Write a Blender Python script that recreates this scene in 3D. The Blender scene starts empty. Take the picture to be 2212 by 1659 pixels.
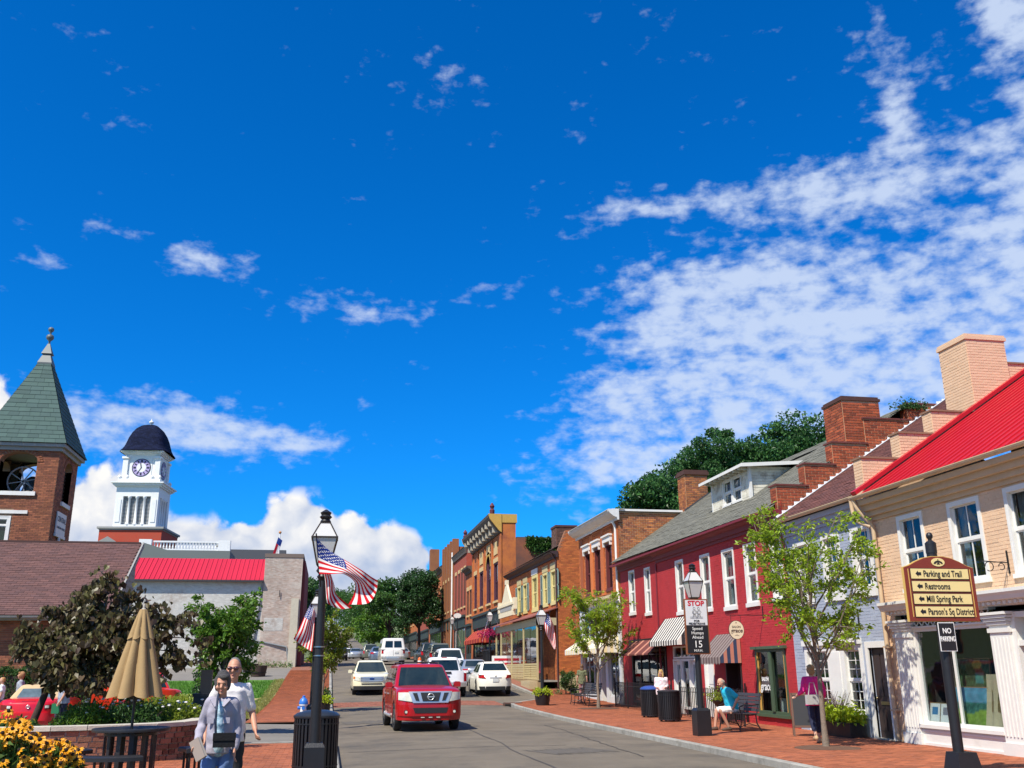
import bpy,math,random
import numpy as np
from mathutils import Vector,Matrix
from math import radians as R,sin,cos,pi

C = bpy.context.scene.collection
S = bpy.context.scene
rnd = random.Random(7)
rng = np.random.default_rng(7)
CAM = np.array([0.0,0.0,1.72])

# ------------------------------------------------------------------ camera
cam_d = bpy.data.cameras.new('camera')
cam = bpy.data.objects.new('camera',cam_d)
C.objects.link(cam)
S.camera = cam
cam_d.sensor_width = 36.0
cam_d.lens = 36.0 * 2030.0 / 2212.0
cam_d.clip_start = 0.05
cam_d.clip_end = 6000
_yaw,_pit,_rol = R(10.7804),R(16.8376),R(-0.45)
_F = Vector((sin(_yaw)*cos(_pit),cos(_yaw)*cos(_pit),sin(_pit)))
_R0 = Vector((cos(_yaw),-sin(_yaw),0)); _U0 = _R0.cross(_F)
_Rr = cos(_rol)*_R0 + sin(_rol)*_U0; _Uu = -sin(_rol)*_R0 + cos(_rol)*_U0
_m = Matrix((_Rr,_Uu,-_F)).transposed().to_4x4()
_m.translation = Vector(CAM)
cam.matrix_world = _m

# ------------------------------------------------------------------ sky and sun
SUN_DIR = Vector((-0.56,-0.50,1.0)).normalized()      # towards the sun: behind the camera, to the left, high
SUN_EL = math.asin(SUN_DIR.z)
SUN_AZ = math.atan2(SUN_DIR.x,SUN_DIR.y)
world = bpy.data.worlds.new('World'); S.world = world
world.use_nodes = True
SKY_STRENGTH = 0.077
S.view_settings.view_transform = 'Standard'
S.view_settings.look = 'None'
S.view_settings.exposure = 0.45
S.view_settings.gamma = 1.0
S.view_settings.use_curve_mapping = False
def build_world():
    nt = world.node_tree; N = nt.nodes; L = nt.links
    for n in list(N): N.remove(n)
    out = N.new('ShaderNodeOutputWorld'); bg = N.new('ShaderNodeBackground')
    bg.inputs['Strength'].default_value = SKY_STRENGTH
    L.new(bg.outputs[0],out.inputs[0])
    sky = N.new('ShaderNodeTexSky'); sky.sky_type = 'NISHITA'
    sky.sun_disc = False; sky.sun_elevation = SUN_EL; sky.sun_rotation = SUN_AZ
    sky.altitude = 600; sky.air_density = 1.0; sky.dust_density = 0.6; sky.ozone_density = 2.2
    def math_(op,a,b=None,c=None,clamp=False):
        n = N.new('ShaderNodeMath'); n.operation = op; n.use_clamp = clamp
        for i,v in enumerate((a,b,c)):
            if v is None: continue
            if isinstance(v,(int,float)): n.inputs[i].default_value = v
            else: L.new(v,n.inputs[i])
        return n.outputs[0]
    def sstep(x,a,b):
        n = N.new('ShaderNodeMapRange'); n.interpolation_type = 'SMOOTHSTEP'
        L.new(x,n.inputs[0]); n.inputs[1].default_value = a; n.inputs[2].default_value = b
        return n.outputs[0]
    def noise(vec,scale,detail,rough=0.55,dist=0.0,lac=2.0):
        n = N.new('ShaderNodeTexNoise'); n.inputs['Scale'].default_value = scale
        n.inputs['Detail'].default_value = detail; n.inputs['Roughness'].default_value = rough
        n.inputs['Distortion'].default_value = dist; n.inputs['Lacunarity'].default_value = lac
        L.new(vec,n.inputs['Vector']); return n.outputs[0]
    def comb(x,y,z=0.0):
        n = N.new('ShaderNodeCombineXYZ')
        for i,v in enumerate((x,y,z)):
            if isinstance(v,(int,float)): n.inputs[i].default_value = v
            else: L.new(v,n.inputs[i])
        return n.outputs[0]
    # deeper, more saturated blue (a polarised summer sky)
    hs = N.new('ShaderNodeHueSaturation'); hs.inputs['Saturation'].default_value = SKY_SAT; hs.inputs['Value'].default_value = SKY_VAL
    hs.inputs['Hue'].default_value = SKY_HUE
    gr = N.new('ShaderNodeMix'); gr.data_type = 'RGBA'; gr.blend_type = 'MULTIPLY'; gr.inputs[0].default_value = 1.0
    L.new(sky.outputs[0],gr.inputs[6]); gr.inputs[7].default_value = (*SKY_TINT,1)
    L.new(gr.outputs[2],hs.inputs['Color'])
    geo = N.new('ShaderNodeTexCoord'); sep = N.new('ShaderNodeSeparateXYZ')
    L.new(geo.outputs['Generated'],sep.inputs[0])
    x,y,z = sep.outputs
    az = math_('ARCTAN2',x,y)                       # radians, 0 = up the street, + to the right
    hyp = math_('SQRT',math_('ADD',math_('MULTIPLY',x,x),math_('MULTIPLY',y,y)))
    el = math_('ARCTAN2',z,hyp)
    ae = comb(az,el)
    zc = math_('MAXIMUM',z,0.04)
    pl = comb(math_('DIVIDE',x,zc),math_('DIVIDE',y,zc))   # plane of the high cloud layer
    def ell(a0,e0,sa,se):                          # soft elliptical patch of sky
        da = math_('DIVIDE',math_('SUBTRACT',az,a0),sa); de = math_('DIVIDE',math_('SUBTRACT',el,e0),se)
        q = math_('ADD',math_('MULTIPLY',da,da),math_('MULTIPLY',de,de))
        return math_('EXPONENT',math_('MULTIPLY',q,-1.0))
    def addall(vs):
        o = vs[0]
        for v in vs[1:]: o = math_('ADD',o,v)
        return o
    # ---- high broken layer (altocumulus)
    mp = N.new('ShaderNodeMapping'); L.new(ae,mp.inputs[0]); mp.inputs['Scale'].default_value = (1,1.7,1); mp.inputs['Rotation'].default_value = (0,0,0.12)
    st = N.new('ShaderNodeMapping'); L.new(ae,st.inputs[0]); st.inputs['Scale'].default_value = (1,5.5,1); st.inputs['Rotation'].default_value = (0,0,-0.10)
    n1 = noise(mp.outputs[0],15.0,5,0.55,0.2)
    n2 = noise(ae,4.5,4,0.55,0.3)
    n3 = noise(mp.outputs[0],40.0,4,0.55,0.1)
    n4 = noise(st.outputs[0],7.0,5,0.6,0.4)
    dens = addall([math_('MULTIPLY',math_('SUBTRACT',q,0.5),g) for q,g in ((n1,1.35),(n2,0.8),(n3,1.7),(n4,0.85))])
    cover = addall([math_('MULTIPLY',ell(*p[:4]),p[4]*1.08) for p in HIGH_PATCHES])
    a_high = sstep(math_('ADD',dens,math_('MINIMUM',cover,1.0)),0.36,1.30)
    a_high = math_('MULTIPLY',a_high,0.86)
    # ---- cumulus heaps low over the roofs
    def vor(vec,scale,sm):
        n = N.new('ShaderNodeTexVoronoi'); n.voronoi_dimensions = '2D'; n.feature = 'SMOOTH_F1'; n.inputs['Scale'].default_value = scale; n.inputs['Smoothness'].default_value = sm
        n.inputs['Detail'].default_value = 2.0; n.inputs['Roughness'].default_value = 0.55; n.normalize = True
        L.new(vec,n.inputs['Vector']); return n.outputs['Distance']
    warp = N.new('ShaderNodeTexNoise'); warp.inputs['Scale'].default_value = 14.0; warp.inputs['Detail'].default_value = 3; L.new(ae,warp.inputs['Vector'])
    wv = N.new('ShaderNodeVectorMath'); wv.operation = 'MULTIPLY_ADD'; L.new(warp.outputs['Color'],wv.inputs[0]); wv.inputs[1].default_value = (0.03,0.03,0); L.new(ae,wv.inputs[2])
    def heap(vec):
        b1 = vor(vec,17.0,0.4); b2 = noise(vec,55.0,5,0.6)
        return math_('ADD',math_('MULTIPLY',math_('SUBTRACT',0.42,b1),1.5),math_('MULTIPLY',math_('SUBTRACT',b2,0.5),0.45))
    h0 = heap(wv.outputs[0])
    cum = addall([ell(*p) for p in CUMULUS])
    cd = math_('ADD',cum,h0)
    a_cum = math_('MULTIPLY',sstep(cd,0.46,0.66),sstep(cum,0.12,0.35))
    off = N.new('ShaderNodeVectorMath'); off.operation = 'ADD'; L.new(wv.outputs[0],off.inputs[0]); off.inputs[1].default_value = (-0.010,0.014,0)
    h1 = heap(off.outputs[0])
    wz = noise(ae,9.0,5,0.6,0.3)
    lit = math_('ADD',math_('MULTIPLY',math_('SUBTRACT',h0,h1),1.1),0.72,clamp=True)
    base = sstep(math_('ADD',el,math_('MULTIPLY',wz,0.14)),0.11,0.25)
    lit = math_('MULTIPLY',lit,math_('ADD',math_('MULTIPLY',base,0.55),0.45),clamp=True)
    def mixc(f,a,b):
        n = N.new('ShaderNodeMix'); n.data_type = 'RGBA'
        L.new(f,n.inputs[0])
        for i,v in ((6,a),(7,b)):
            if isinstance(v,tuple): n.inputs[i].default_value = v
            else: L.new(v,n.inputs[i])
        return n.outputs[2]
    k = 0.74 / SKY_STRENGTH
    ccol = mixc(lit,(0.30*k,0.43*k,0.70*k,1),(1.02*k,1.0*k,0.97*k,1))
    hcol = (0.64*k,0.75*k,0.95*k,1)
    c = mixc(a_high,hs.outputs[0],hcol)
    c = mixc(a_cum,c,ccol)
    L.new(c,bg.inputs['Color'])
SKY_SAT,SKY_VAL,SKY_HUE,SKY_TINT = 1.03,1.0,0.5,(0.17,0.90,1.78)
HIGH_PATCHES = [(0.58,0.33,0.25,0.10,1.0),(0.40,0.37,0.12,0.055,0.55),(0.36,0.255,0.13,0.06,0.7),(0.52,0.22,0.22,0.07,0.8),(0.78,0.42,0.08,0.10,0.65),
                (0.42,0.475,0.17,0.02,0.60),(0.60,0.46,0.10,0.03,0.45),(0.63,0.53,0.022,0.045,0.75),(0.76,0.59,0.04,0.035,0.95),(0.60,0.58,0.25,0.12,0.14),
                (-0.155,0.405,0.045,0.022,0.85),(-0.24,0.42,0.04,0.015,0.55),(0.0,0.37,0.10,0.024,0.55),(0.20,0.395,0.10,0.02,0.35),
                (-0.20,0.235,0.10,0.035,1.1),(-0.06,0.228,0.08,0.018,0.95),(-0.31,0.375,0.03,0.015,0.6),(-0.37,0.40,0.02,0.01,0.6),(0.10,0.58,0.10,0.05,0.28),(0.33,0.20,0.14,0.02,0.55),
                (1.25,0.50,0.40,0.35,1.0),(2.2,0.45,0.45,0.30,1.0),(3.0,0.9,0.6,0.3,0.9),(-2.7,0.4,0.5,0.3,1.0),(-1.8,0.7,0.5,0.35,0.95),(-1.1,0.35,0.4,0.2,0.9),(0.4,1.15,1.0,0.25,0.9),(-1.5,1.3,1.0,0.2,0.8)]  # this row: unseen clouds outside the view, added to whiten the blue ambient light
CUMULUS = [(-0.245,0.130,0.055,0.060),(-0.13,0.09,0.08,0.045),(-0.045,0.115,0.045,0.052),(0.022,0.105,0.035,0.048),(0.070,0.095,0.030,0.036),(-0.02,0.07,0.09,0.04),(-0.335,0.20,0.022,0.075),
           (-0.9,0.16,0.25,0.09),(-1.7,0.2,0.3,0.12),(-2.6,0.15,0.3,0.09),(1.5,0.15,0.25,0.08),(2.4,0.18,0.3,0.1)]
build_world()
world.cycles.sampling_method = 'MANUAL'; world.cycles.sample_map_resolution = 512
sun_d = bpy.data.lights.new('sun','SUN'); sun_d.energy = 5.0; sun_d.angle = R(0.53); sun_d.color = (1.0,0.93,0.80)
sun = bpy.data.objects.new('sun',sun_d); C.objects.link(sun)
sun.rotation_euler = (-SUN_DIR).to_track_quat('-Z','Y').to_euler()
sun.location = (-20,-20,40)

# ------------------------------------------------------------------ materials
MATS = {}
def pmat(name,col,rough=0.7,var=0.0,noise=0.0,nscale=6.0,bump=0.0,bscale=40.0,metal=0.0,col2=None,spec=0.5,coat=0.0,emit=None,stain=None,sscale=0.6):
    """procedural surface: base colour, per-piece variation (attribute 'var' + object random), two noise layers, bump"""
    if name in MATS: return MATS[name]
    m = bpy.data.materials.new(name); m.use_nodes = True
    nt = m.node_tree; N = nt.nodes; L = nt.links
    b = N['Principled BSDF']
    b.inputs['Roughness'].default_value = rough; b.inputs['Metallic'].default_value = metal
    b.inputs['Specular IOR Level'].default_value = spec
    if coat: b.inputs['Coat Weight'].default_value = coat; b.inputs['Coat Roughness'].default_value = 0.03
    tc = N.new('ShaderNodeTexCoord')
    cur = None
    def rgb(c):
        n = N.new('ShaderNodeRGB'); n.outputs[0].default_value = (*c,1); return n.outputs[0]
    cur = rgb(col)
    def mix(f,a,bcol,typ='MIX'):
        n = N.new('ShaderNodeMix'); n.data_type = 'RGBA'; n.blend_type = typ
        if isinstance(f,float): n.inputs[0].default_value = f
        else: L.new(f,n.inputs[0])
        L.new(a,n.inputs[6]); L.new(bcol,n.inputs[7]); return n.outputs[2]
    def mr(x,a0,a1,b0,b1):
        n = N.new('ShaderNodeMapRange'); L.new(x,n.inputs[0])
        for i,v in enumerate((a0,a1,b0,b1)): n.inputs[i+1].default_value = v
        return n.outputs[0]
    if var:
        at = N.new('ShaderNodeAttribute'); at.attribute_name = 'var'
        oi = N.new('ShaderNodeObjectInfo')
        ad = N.new('ShaderNodeMath'); ad.operation = 'ADD'; L.new(at.outputs['Fac'],ad.inputs[0]); L.new(oi.outputs['Random'],ad.inputs[1])
        fr = N.new('ShaderNodeMath'); fr.operation = 'FRACT'; L.new(ad.outputs[0],fr.inputs[0])
        if col2: cur = mix(fr.outputs[0],cur,rgb(col2))
        hv = N.new('ShaderNodeHueSaturation'); L.new(cur,hv.inputs['Color'])
        f2 = N.new('ShaderNodeMath'); f2.operation = 'MULTIPLY'; L.new(fr.outputs[0],f2.inputs[0]); f2.inputs[1].default_value = 7.31
        f3 = N.new('ShaderNodeMath'); f3.operation = 'FRACT'; L.new(f2.outputs[0],f3.inputs[0])
        L.new(mr(f3.outputs[0],0,1,1-var,1+var),hv.inputs['Value'])
        cur = hv.outputs[0]
    if noise:
        nz = N.new('ShaderNodeTexNoise'); nz.inputs['Scale'].default_value = nscale; nz.inputs['Detail'].default_value = 6
        nz.inputs['Roughness'].default_value = 0.65
        L.new(tc.outputs['Object'],nz.inputs['Vector'])
        hv = N.new('ShaderNodeHueSaturation'); L.new(cur,hv.inputs['Color'])
        L.new(mr(nz.outputs[0],0.25,0.75,1-noise,1+noise),hv.inputs['Value']); cur = hv.outputs[0]
        if not (var and col2) and col2:
            cur = mix(mr(nz.outputs[0],0.42,0.66,0,1),cur,rgb(col2))
    if stain:
        nz = N.new('ShaderNodeTexNoise'); nz.inputs['Scale'].default_value = sscale; nz.inputs['Detail'].default_value = 9
        nz.inputs['Roughness'].default_value = 0.72
        L.new(tc.outputs['Object'],nz.inputs['Vector'])
        cur = mix(mr(nz.outputs[0],stain[3],stain[4],0,stain[5]),cur,rgb(stain[:3]))
    L.new(cur,b.inputs['Base Color'])
    if bump:
        nb = N.new('ShaderNodeTexNoise'); nb.inputs['Scale'].default_value = bscale; nb.inputs['Detail'].default_value = 5
        L.new(tc.outputs['Object'],nb.inputs['Vector'])
        bp = N.new('ShaderNodeBump'); bp.inputs['Strength'].default_value = bump; bp.inputs['Distance'].default_value = 0.02
        L.new(nb.outputs[0],bp.inputs['Height']); L.new(bp.outputs[0],b.inputs['Normal'])
    if emit:
        b.inputs['Emission Color'].default_value = (*emit[:3],1); b.inputs['Emission Strength'].default_value = emit[3]
    MATS[name] = m
    return m
def leafmat(name,col,col2,trans=0.35,var=0.35,rough=0.45):
    if name in MATS: return MATS[name]
    m = bpy.data.materials.new(name); m.use_nodes = True
    nt = m.node_tree; N = nt.nodes; L = nt.links
    N.remove(N['Principled BSDF']); out = N['Material Output']
    at = N.new('ShaderNodeAttribute'); at.attribute_name = 'var'
    oi = N.new('ShaderNodeObjectInfo')
    ad = N.new('ShaderNodeMath'); ad.operation = 'ADD'; L.new(at.outputs['Fac'],ad.inputs[0]); L.new(oi.outputs['Random'],ad.inputs[1])
    fr = N.new('ShaderNodeMath'); fr.operation = 'FRACT'; L.new(ad.outputs[0],fr.inputs[0])
    mx = N.new('ShaderNodeMix'); mx.data_type = 'RGBA'; L.new(fr.outputs[0],mx.inputs[0])
    mx.inputs[6].default_value = (*col,1); mx.inputs[7].default_value = (*col2,1)
    hv = N.new('ShaderNodeHueSaturation'); L.new(mx.outputs[2],hv.inputs['Color'])
    f2 = N.new('ShaderNodeMath'); f2.operation = 'MULTIPLY'; L.new(fr.outputs[0],f2.inputs[0]); f2.inputs[1].default_value = 5.77
    f3 = N.new('ShaderNodeMath'); f3.operation = 'FRACT'; L.new(f2.outputs[0],f3.inputs[0])
    mr = N.new('ShaderNodeMapRange'); L.new(f3.outputs[0],mr.inputs[0]); mr.inputs[3].default_value = 1-var; mr.inputs[4].default_value = 1+var
    L.new(mr.outputs[0],hv.inputs['Value'])
    p = N.new('ShaderNodeBsdfPrincipled'); p.inputs['Roughness'].default_value = rough; p.inputs['Specular IOR Level'].default_value = 0.35
    L.new(hv.outputs[0],p.inputs['Base Color'])
    t = N.new('ShaderNodeBsdfTranslucent')
    g = N.new('ShaderNodeGamma'); g.inputs[1].default_value = 0.85; L.new(hv.outputs[0],g.inputs[0]); L.new(g.outputs[0],t.inputs[0])
    ms = N.new('ShaderNodeMixShader'); ms.inputs[0].default_value = trans
    L.new(p.outputs[0],ms.inputs[1]); L.new(t.outputs[0],ms.inputs[2]); L.new(ms.outputs[0],out.inputs[0])
    MATS[name] = m
    return m
def glassmat(name,tint=(0.75,0.8,0.8),ior=1.5,body=None,bodyf=0.0):
    """window pane: clear, with real mirror reflection at glancing angles; optional dirt film"""
    if name in MATS: return MATS[name]
    m = bpy.data.materials.new(name); m.use_nodes = True
    nt = m.node_tree; N = nt.nodes; L = nt.links
    N.remove(N['Principled BSDF']); out = N['Material Output']
    fr = N.new('ShaderNodeFresnel'); fr.inputs[0].default_value = ior
    ml = N.new('ShaderNodeMath'); ml.operation = 'MULTIPLY_ADD'; L.new(fr.outputs[0],ml.inputs[0]); ml.inputs[1].default_value = 1.25; ml.inputs[2].default_value = 0.01; ml.use_clamp = True
    ge = N.new('ShaderNodeNewGeometry'); fb_ = N.new('ShaderNodeMath'); fb_.operation = 'SUBTRACT'; fb_.inputs[0].default_value = 1.0; L.new(ge.outputs['Backfacing'],fb_.inputs[1])
    mf = N.new('ShaderNodeMath'); mf.operation = 'MULTIPLY'; L.new(ml.outputs[0],mf.inputs[0]); L.new(fb_.outputs[0],mf.inputs[1]); ml = mf   # mirror only off the outer face
    t = N.new('ShaderNodeBsdfTransparent'); t.inputs[0].default_value = (*tint,1)
    g = N.new('ShaderNodeBsdfGlossy'); g.inputs['Roughness'].default_value = 0.02; g.inputs[0].default_value = (0.95,0.97,1,1)
    base = t.outputs[0]
    if body:
        d = N.new('ShaderNodeBsdfDiffuse'); d.inputs[0].default_value = (*body,1)
        mb = N.new('ShaderNodeMixShader'); mb.inputs[0].default_value = bodyf; L.new(t.outputs[0],mb.inputs[1]); L.new(d.outputs[0],mb.inputs[2]); base = mb.outputs[0]
    tc = N.new('ShaderNodeTexCoord'); nz = N.new('ShaderNodeTexNoise'); nz.inputs['Scale'].default_value = 1.3; L.new(tc.outputs['Object'],nz.inputs[0])
    bp = N.new('ShaderNodeBump'); bp.inputs['Strength'].default_value = 0.04; bp.inputs['Distance'].default_value = 0.1; L.new(nz.outputs[0],bp.inputs['Height']); L.new(bp.outputs[0],g.inputs['Normal'])
    ms = N.new('ShaderNodeMixShader'); L.new(ml.outputs[0],ms.inputs[0]); L.new(base,ms.inputs[1]); L.new(g.outputs[0],ms.inputs[2]); L.new(ms.outputs[0],out.inputs[0])
    MATS[name] = m
    return m
def attrmat(name,rough=0.75,trans=0.0,aname='Col',bump=0.0):
    """flat print: colours stored on the mesh"""
    if name in MATS: return MATS[name]
    m = bpy.data.materials.new(name); m.use_nodes = True
    nt = m.node_tree; N = nt.nodes; L = nt.links
    b = N['Principled BSDF']; b.inputs['Roughness'].default_value = rough; b.inputs['Specular IOR Level'].default_value = 0.2
    at = N.new('ShaderNodeAttribute'); at.attribute_name = aname
    L.new(at.outputs['Color'],b.inputs['Base Color'])
    if trans:
        t = N.new('ShaderNodeBsdfTranslucent'); L.new(at.outputs['Color'],t.inputs[0])
        ms = N.new('ShaderNodeMixShader'); ms.inputs[0].default_value = trans
        L.new(b.outputs[0],ms.inputs[1]); L.new(t.outputs[0],ms.inputs[2]); L.new(ms.outputs[0],N['Material Output'].inputs[0])
    MATS[name] = m
    return m

# ------------------------------------------------------------------ mesh helpers
class MB:
    """collects boxes, bars, tubes, lathes and loose faces; build() links them as ONE mesh object"""
    def __init__(s): s.V = []; s.n = 0; s.F = []; s.M = []; s.A = []
    def add(s,V,F,m=0,a=None):
        V = np.asarray(V,float).reshape(-1,3); o = s.n; s.V.append(V); s.n += len(V)
        a = rnd.random() if a is None else a
        for f in F:
            s.F.append(tuple(int(i)+o for i in f)); s.M.append(m); s.A.append(a)
        return s
    def box(s,x0,x1,y0,y1,z0,z1,m=0):
        V = [(x,y,z) for x in (x0,x1) for y in (y0,y1) for z in (z0,z1)]
        return s.add(V,[(0,1,3,2),(4,6,7,5),(0,4,5,1),(2,3,7,6),(0,2,6,4),(1,5,7,3)],m)
    def obb(s,c,U,Vv,W,hu,hv,hw,m=0):
        c = np.array(c,float); U = np.array(U,float); Vv = np.array(Vv,float); W = np.array(W,float)
        P = [c + a*hu*U + b*hv*Vv + d*hw*W for a in (-1,1) for b in (-1,1) for d in (-1,1)]
        F = [(0,1,3,2),(4,6,7,5),(0,4,5,1),(2,3,7,6),(0,2,6,4),(1,5,7,3)]
        if np.dot(np.cross(U,Vv),W) < 0: F = [f[::-1] for f in F]
        return s.add(P,F,m)
    def bar(s,p,q,w,h=None,m=0,up=(0,0,1)):
        p = np.array(p,float); q = np.array(q,float); h = w if h is None else h
        d = q-p; L = np.linalg.norm(d)
        if L < 1e-6: return s
        d /= L; u = np.cross(d,up)
        if np.linalg.norm(u) < 1e-4: u = np.cross(d,(1,0,0))
        u /= np.linalg.norm(u); v = np.cross(u,d)
        return s.obb((p+q)/2,d,u,v,L/2,w/2,h/2,m)
    def quad(s,a,b,c,d,m=0): return s.add([a,b,c,d],[(0,1,2,3)],m)
    def prism(s,pts,d,m=0):
        """planar polygon (CCW seen from +d) pushed along d"""
        P = np.array(pts,float); d = np.array(d,float); n = len(P)
        F = [tuple(range(n))[::-1],tuple(range(n,2*n))] + [(i,(i+1) % n,n+(i+1) % n,n+i) for i in range(n)]
        return s.add(np.vstack([P,P+d]),F,m)
    def tube(s,pts,r,seg=8,m=0,cap=True,sq=False):
        P = np.array(pts,float); n = len(P)
        r = np.full(n,r) if np.isscalar(r) else np.array(r,float)
        T = np.gradient(P,axis=0); T /= np.linalg.norm(T,axis=1)[:,None]+1e-12
        ref = np.array((0,0,1.0)) if abs(T[0][2]) < 0.9 else np.array((1.0,0,0))
        u = np.cross(T[0],ref); u /= np.linalg.norm(u); rings = []
        for i in range(n):
            u = u - T[i]*np.dot(u,T[i]); u /= np.linalg.norm(u)+1e-12; v = np.cross(T[i],u)
            a = np.arange(seg)*2*pi/seg + (pi/seg if sq else 0)
            rings.append(P[i] + r[i]*(np.cos(a)[:,None]*u + np.sin(a)[:,None]*v))
        F = [(i*seg+j,i*seg+(j+1) % seg,(i+1)*seg+(j+1) % seg,(i+1)*seg+j) for i in range(n-1) for j in range(seg)]
        if cap: F += [tuple(range(seg))[::-1],tuple((n-1)*seg+j for j in range(seg))]
        return s.add(np.vstack(rings),F,m)
    def lathe(s,prof,c=(0,0,0),seg=16,m=0,rot0=0.0):
        """(radius, z) profile turned about the vertical through c"""
        c = np.array(c,float); n = len(prof); a = np.arange(seg)*2*pi/seg + rot0
        V = np.vstack([np.stack([c[0]+r*np.cos(a),c[1]+r*np.sin(a),np.full(seg,c[2]+z)],1) for r,z in prof])
        F = [(i*seg+j,i*seg+(j+1) % seg,(i+1)*seg+(j+1) % seg,(i+1)*seg+j) for i in range(n-1) for j in range(seg)]
        F += [tuple(range(seg))[::-1],tuple((n-1)*seg+j for j in range(seg))]
        return s.add(V,F,m)
    def ball(s,c,r,seg=12,m=0,sc=(1,1,1)):
        k = seg//2; prof = [(max(1e-4,r*sin(pi*i/k)),-r*cos(pi*i/k)) for i in range(k+1)]
        o = MB().lathe(prof,seg=seg); V = np.vstack(o.V)*np.array(sc)+np.array(c)
        return s.add(V,o.F,m)
    def grid(s,G,m=0,flip=False,closeu=False):
        """G[nu][nv] points"""
        G = np.asarray(G,float); nu,nv = G.shape[:2]; F = []
        for i in range(nu if closeu else nu-1):
            for j in range(nv-1):
                a,b,c,d = i*nv+j,((i+1) % nu)*nv+j,((i+1) % nu)*nv+j+1,i*nv+j+1
                F.append((a,d,c,b) if flip else (a,b,c,d))
        return s.add(G.reshape(-1,3),F,m)
    def build(s,name,mats,parent=None,world=False,smooth=False,**kw):
        V = np.vstack(s.V) if s.V else np.zeros((0,3))
        return mk(name,V,s.F,mats,parent,world,smooth,midx=s.M,var=s.A,**kw)
def mesh_(name,V,F,mats,midx=None,var=None,smooth=False,col=None):
    V = np.asarray(V,np.float32)
    if isinstance(F,np.ndarray):
        nf,k = F.shape; loops = F.reshape(-1).astype(np.int32); starts = np.arange(nf,dtype=np.int32)*k; tot = np.full(nf,k,np.int32)
    else:
        tot = np.array([len(f) for f in F],np.int32); nf = len(tot)
        loops = np.fromiter((i for f in F for i in f),np.int32,int(tot.sum())); starts = np.concatenate([[0],np.cumsum(tot)[:-1]]).astype(np.int32) if nf else np.zeros(0,np.int32)
    me = bpy.data.meshes.new(name)
    me.vertices.add(len(V)); me.vertices.foreach_set('co',V.reshape(-1))
    me.loops.add(len(loops)); me.loops.foreach_set('vertex_index',loops)
    me.polygons.add(nf); me.polygons.foreach_set('loop_start',starts)
    for mt in (mats if isinstance(mats,(list,tuple)) else [mats]): me.materials.append(mt)
    if midx is not None and len(midx): me.polygons.foreach_set('material_index',np.asarray(midx,np.int32))
    me.update(calc_edges=True)
    if var is not None and len(var) == nf and nf:
        at = me.attributes.new('var','FLOAT','FACE'); at.data.foreach_set('value',np.asarray(var,np.float32))
    if col is not None:
        at = me.attributes.new('Col','FLOAT_COLOR','POINT' if len(col) == len(V) else 'FACE')
        c4 = np.ones((len(col),4),np.float32); c4[:,:3] = col; at.data.foreach_set('color',c4.reshape(-1))
    me.validate(clean_customdata=False)
    if smooth:
        me.polygons.foreach_set('use_smooth',np.ones(len(me.polygons),bool))
        if smooth is not True: me.set_sharp_from_angle(angle=R(smooth))
    else:
        me.polygons.foreach_set('use_smooth',np.zeros(len(me.polygons),bool))
    return me
def mk(name,V,F,mats,parent=None,world=False,smooth=False,midx=None,var=None,col=None):
    V = np.asarray(V,float)
    if world and parent is not None: V = V - np.array(worldloc(parent))
    me = mesh_(name,V,F,mats,midx,var,smooth,col)
    return link(bpy.data.objects.new(name,me),parent)
def link(o,parent=None,loc=None):
    C.objects.link(o)
    if parent is not None: o.parent = parent
    if loc is not None: o.location = loc
    return o
def worldloc(o):
    l = Vector((0,0,0))
    while o is not None: l = l + o.location; o = o.parent
    return l
def tag(o,label=None,cat=None,group=None,kind=None):
    if label: o['label'] = label
    if cat: o['category'] = cat
    if group: o['group'] = group
    if kind: o['kind'] = kind
    return o
def thing(name,label,cat,loc=(0,0,0),rz=0.0,group=None):
    o = bpy.data.objects.new(name,None); C.objects.link(o)
    o.location = loc; o.rotation_euler = (0,0,rz); o.empty_display_size = 0.2
    return tag(o,label,cat,group)
def empty_part(name,parent,world=True,loc=(0,0,0)):
    o = bpy.data.objects.new(name,None); C.objects.link(o); o.parent = parent; o.location = loc; return o
def struct(name,mb,mats,**kw): return tag(mb.build(name,mats,**kw),kind='structure')
def copy_tree(o,loc=None,rz=None,label=None,parent=None):
    c = o.copy(); C.objects.link(c)
    if parent is not None: c.parent = parent
    for ch in list(o.children): copy_tree(ch,parent=c)
    if loc is not None: c.location = loc
    if rz is not None: c.rotation_euler[2] = rz
    if label: c['label'] = label
    return c
def n_boxes(cen,U,V,W,hu,hv,hw,faces='all'):
    """many boxes at once (arrays); returns V, F with 8 verts and 5 or 6 quads per box; W is the outward side"""
    cen = np.asarray(cen,float); n = len(cen)
    bc = lambda a: np.broadcast_to(np.asarray(a,float),(n,3))
    U,V,W = bc(U),bc(V),bc(W)
    hu,hv,hw = [np.broadcast_to(np.asarray(h,float),(n,))[:,None] for h in (hu,hv,hw)]
    P = np.stack([cen + a*hu*U + b*hv*V + c*hw*W for c in (-1,1) for a,b in ((-1,-1),(1,-1),(1,1),(-1,1))],1)
    q = [(4,5,6,7),(0,1,5,4),(1,2,6,5),(2,3,7,6),(3,0,4,7)]
    if faces == 'all': q.append((3,2,1,0))
    if np.dot(np.cross(U[0],V[0]),W[0]) < 0: q = [f[::-1] for f in q]
    F = (np.arange(n)[:,None,None]*8 + np.array(q)[None]).reshape(-1,4)
    return P.reshape(-1,3),F,len(q)
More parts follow.
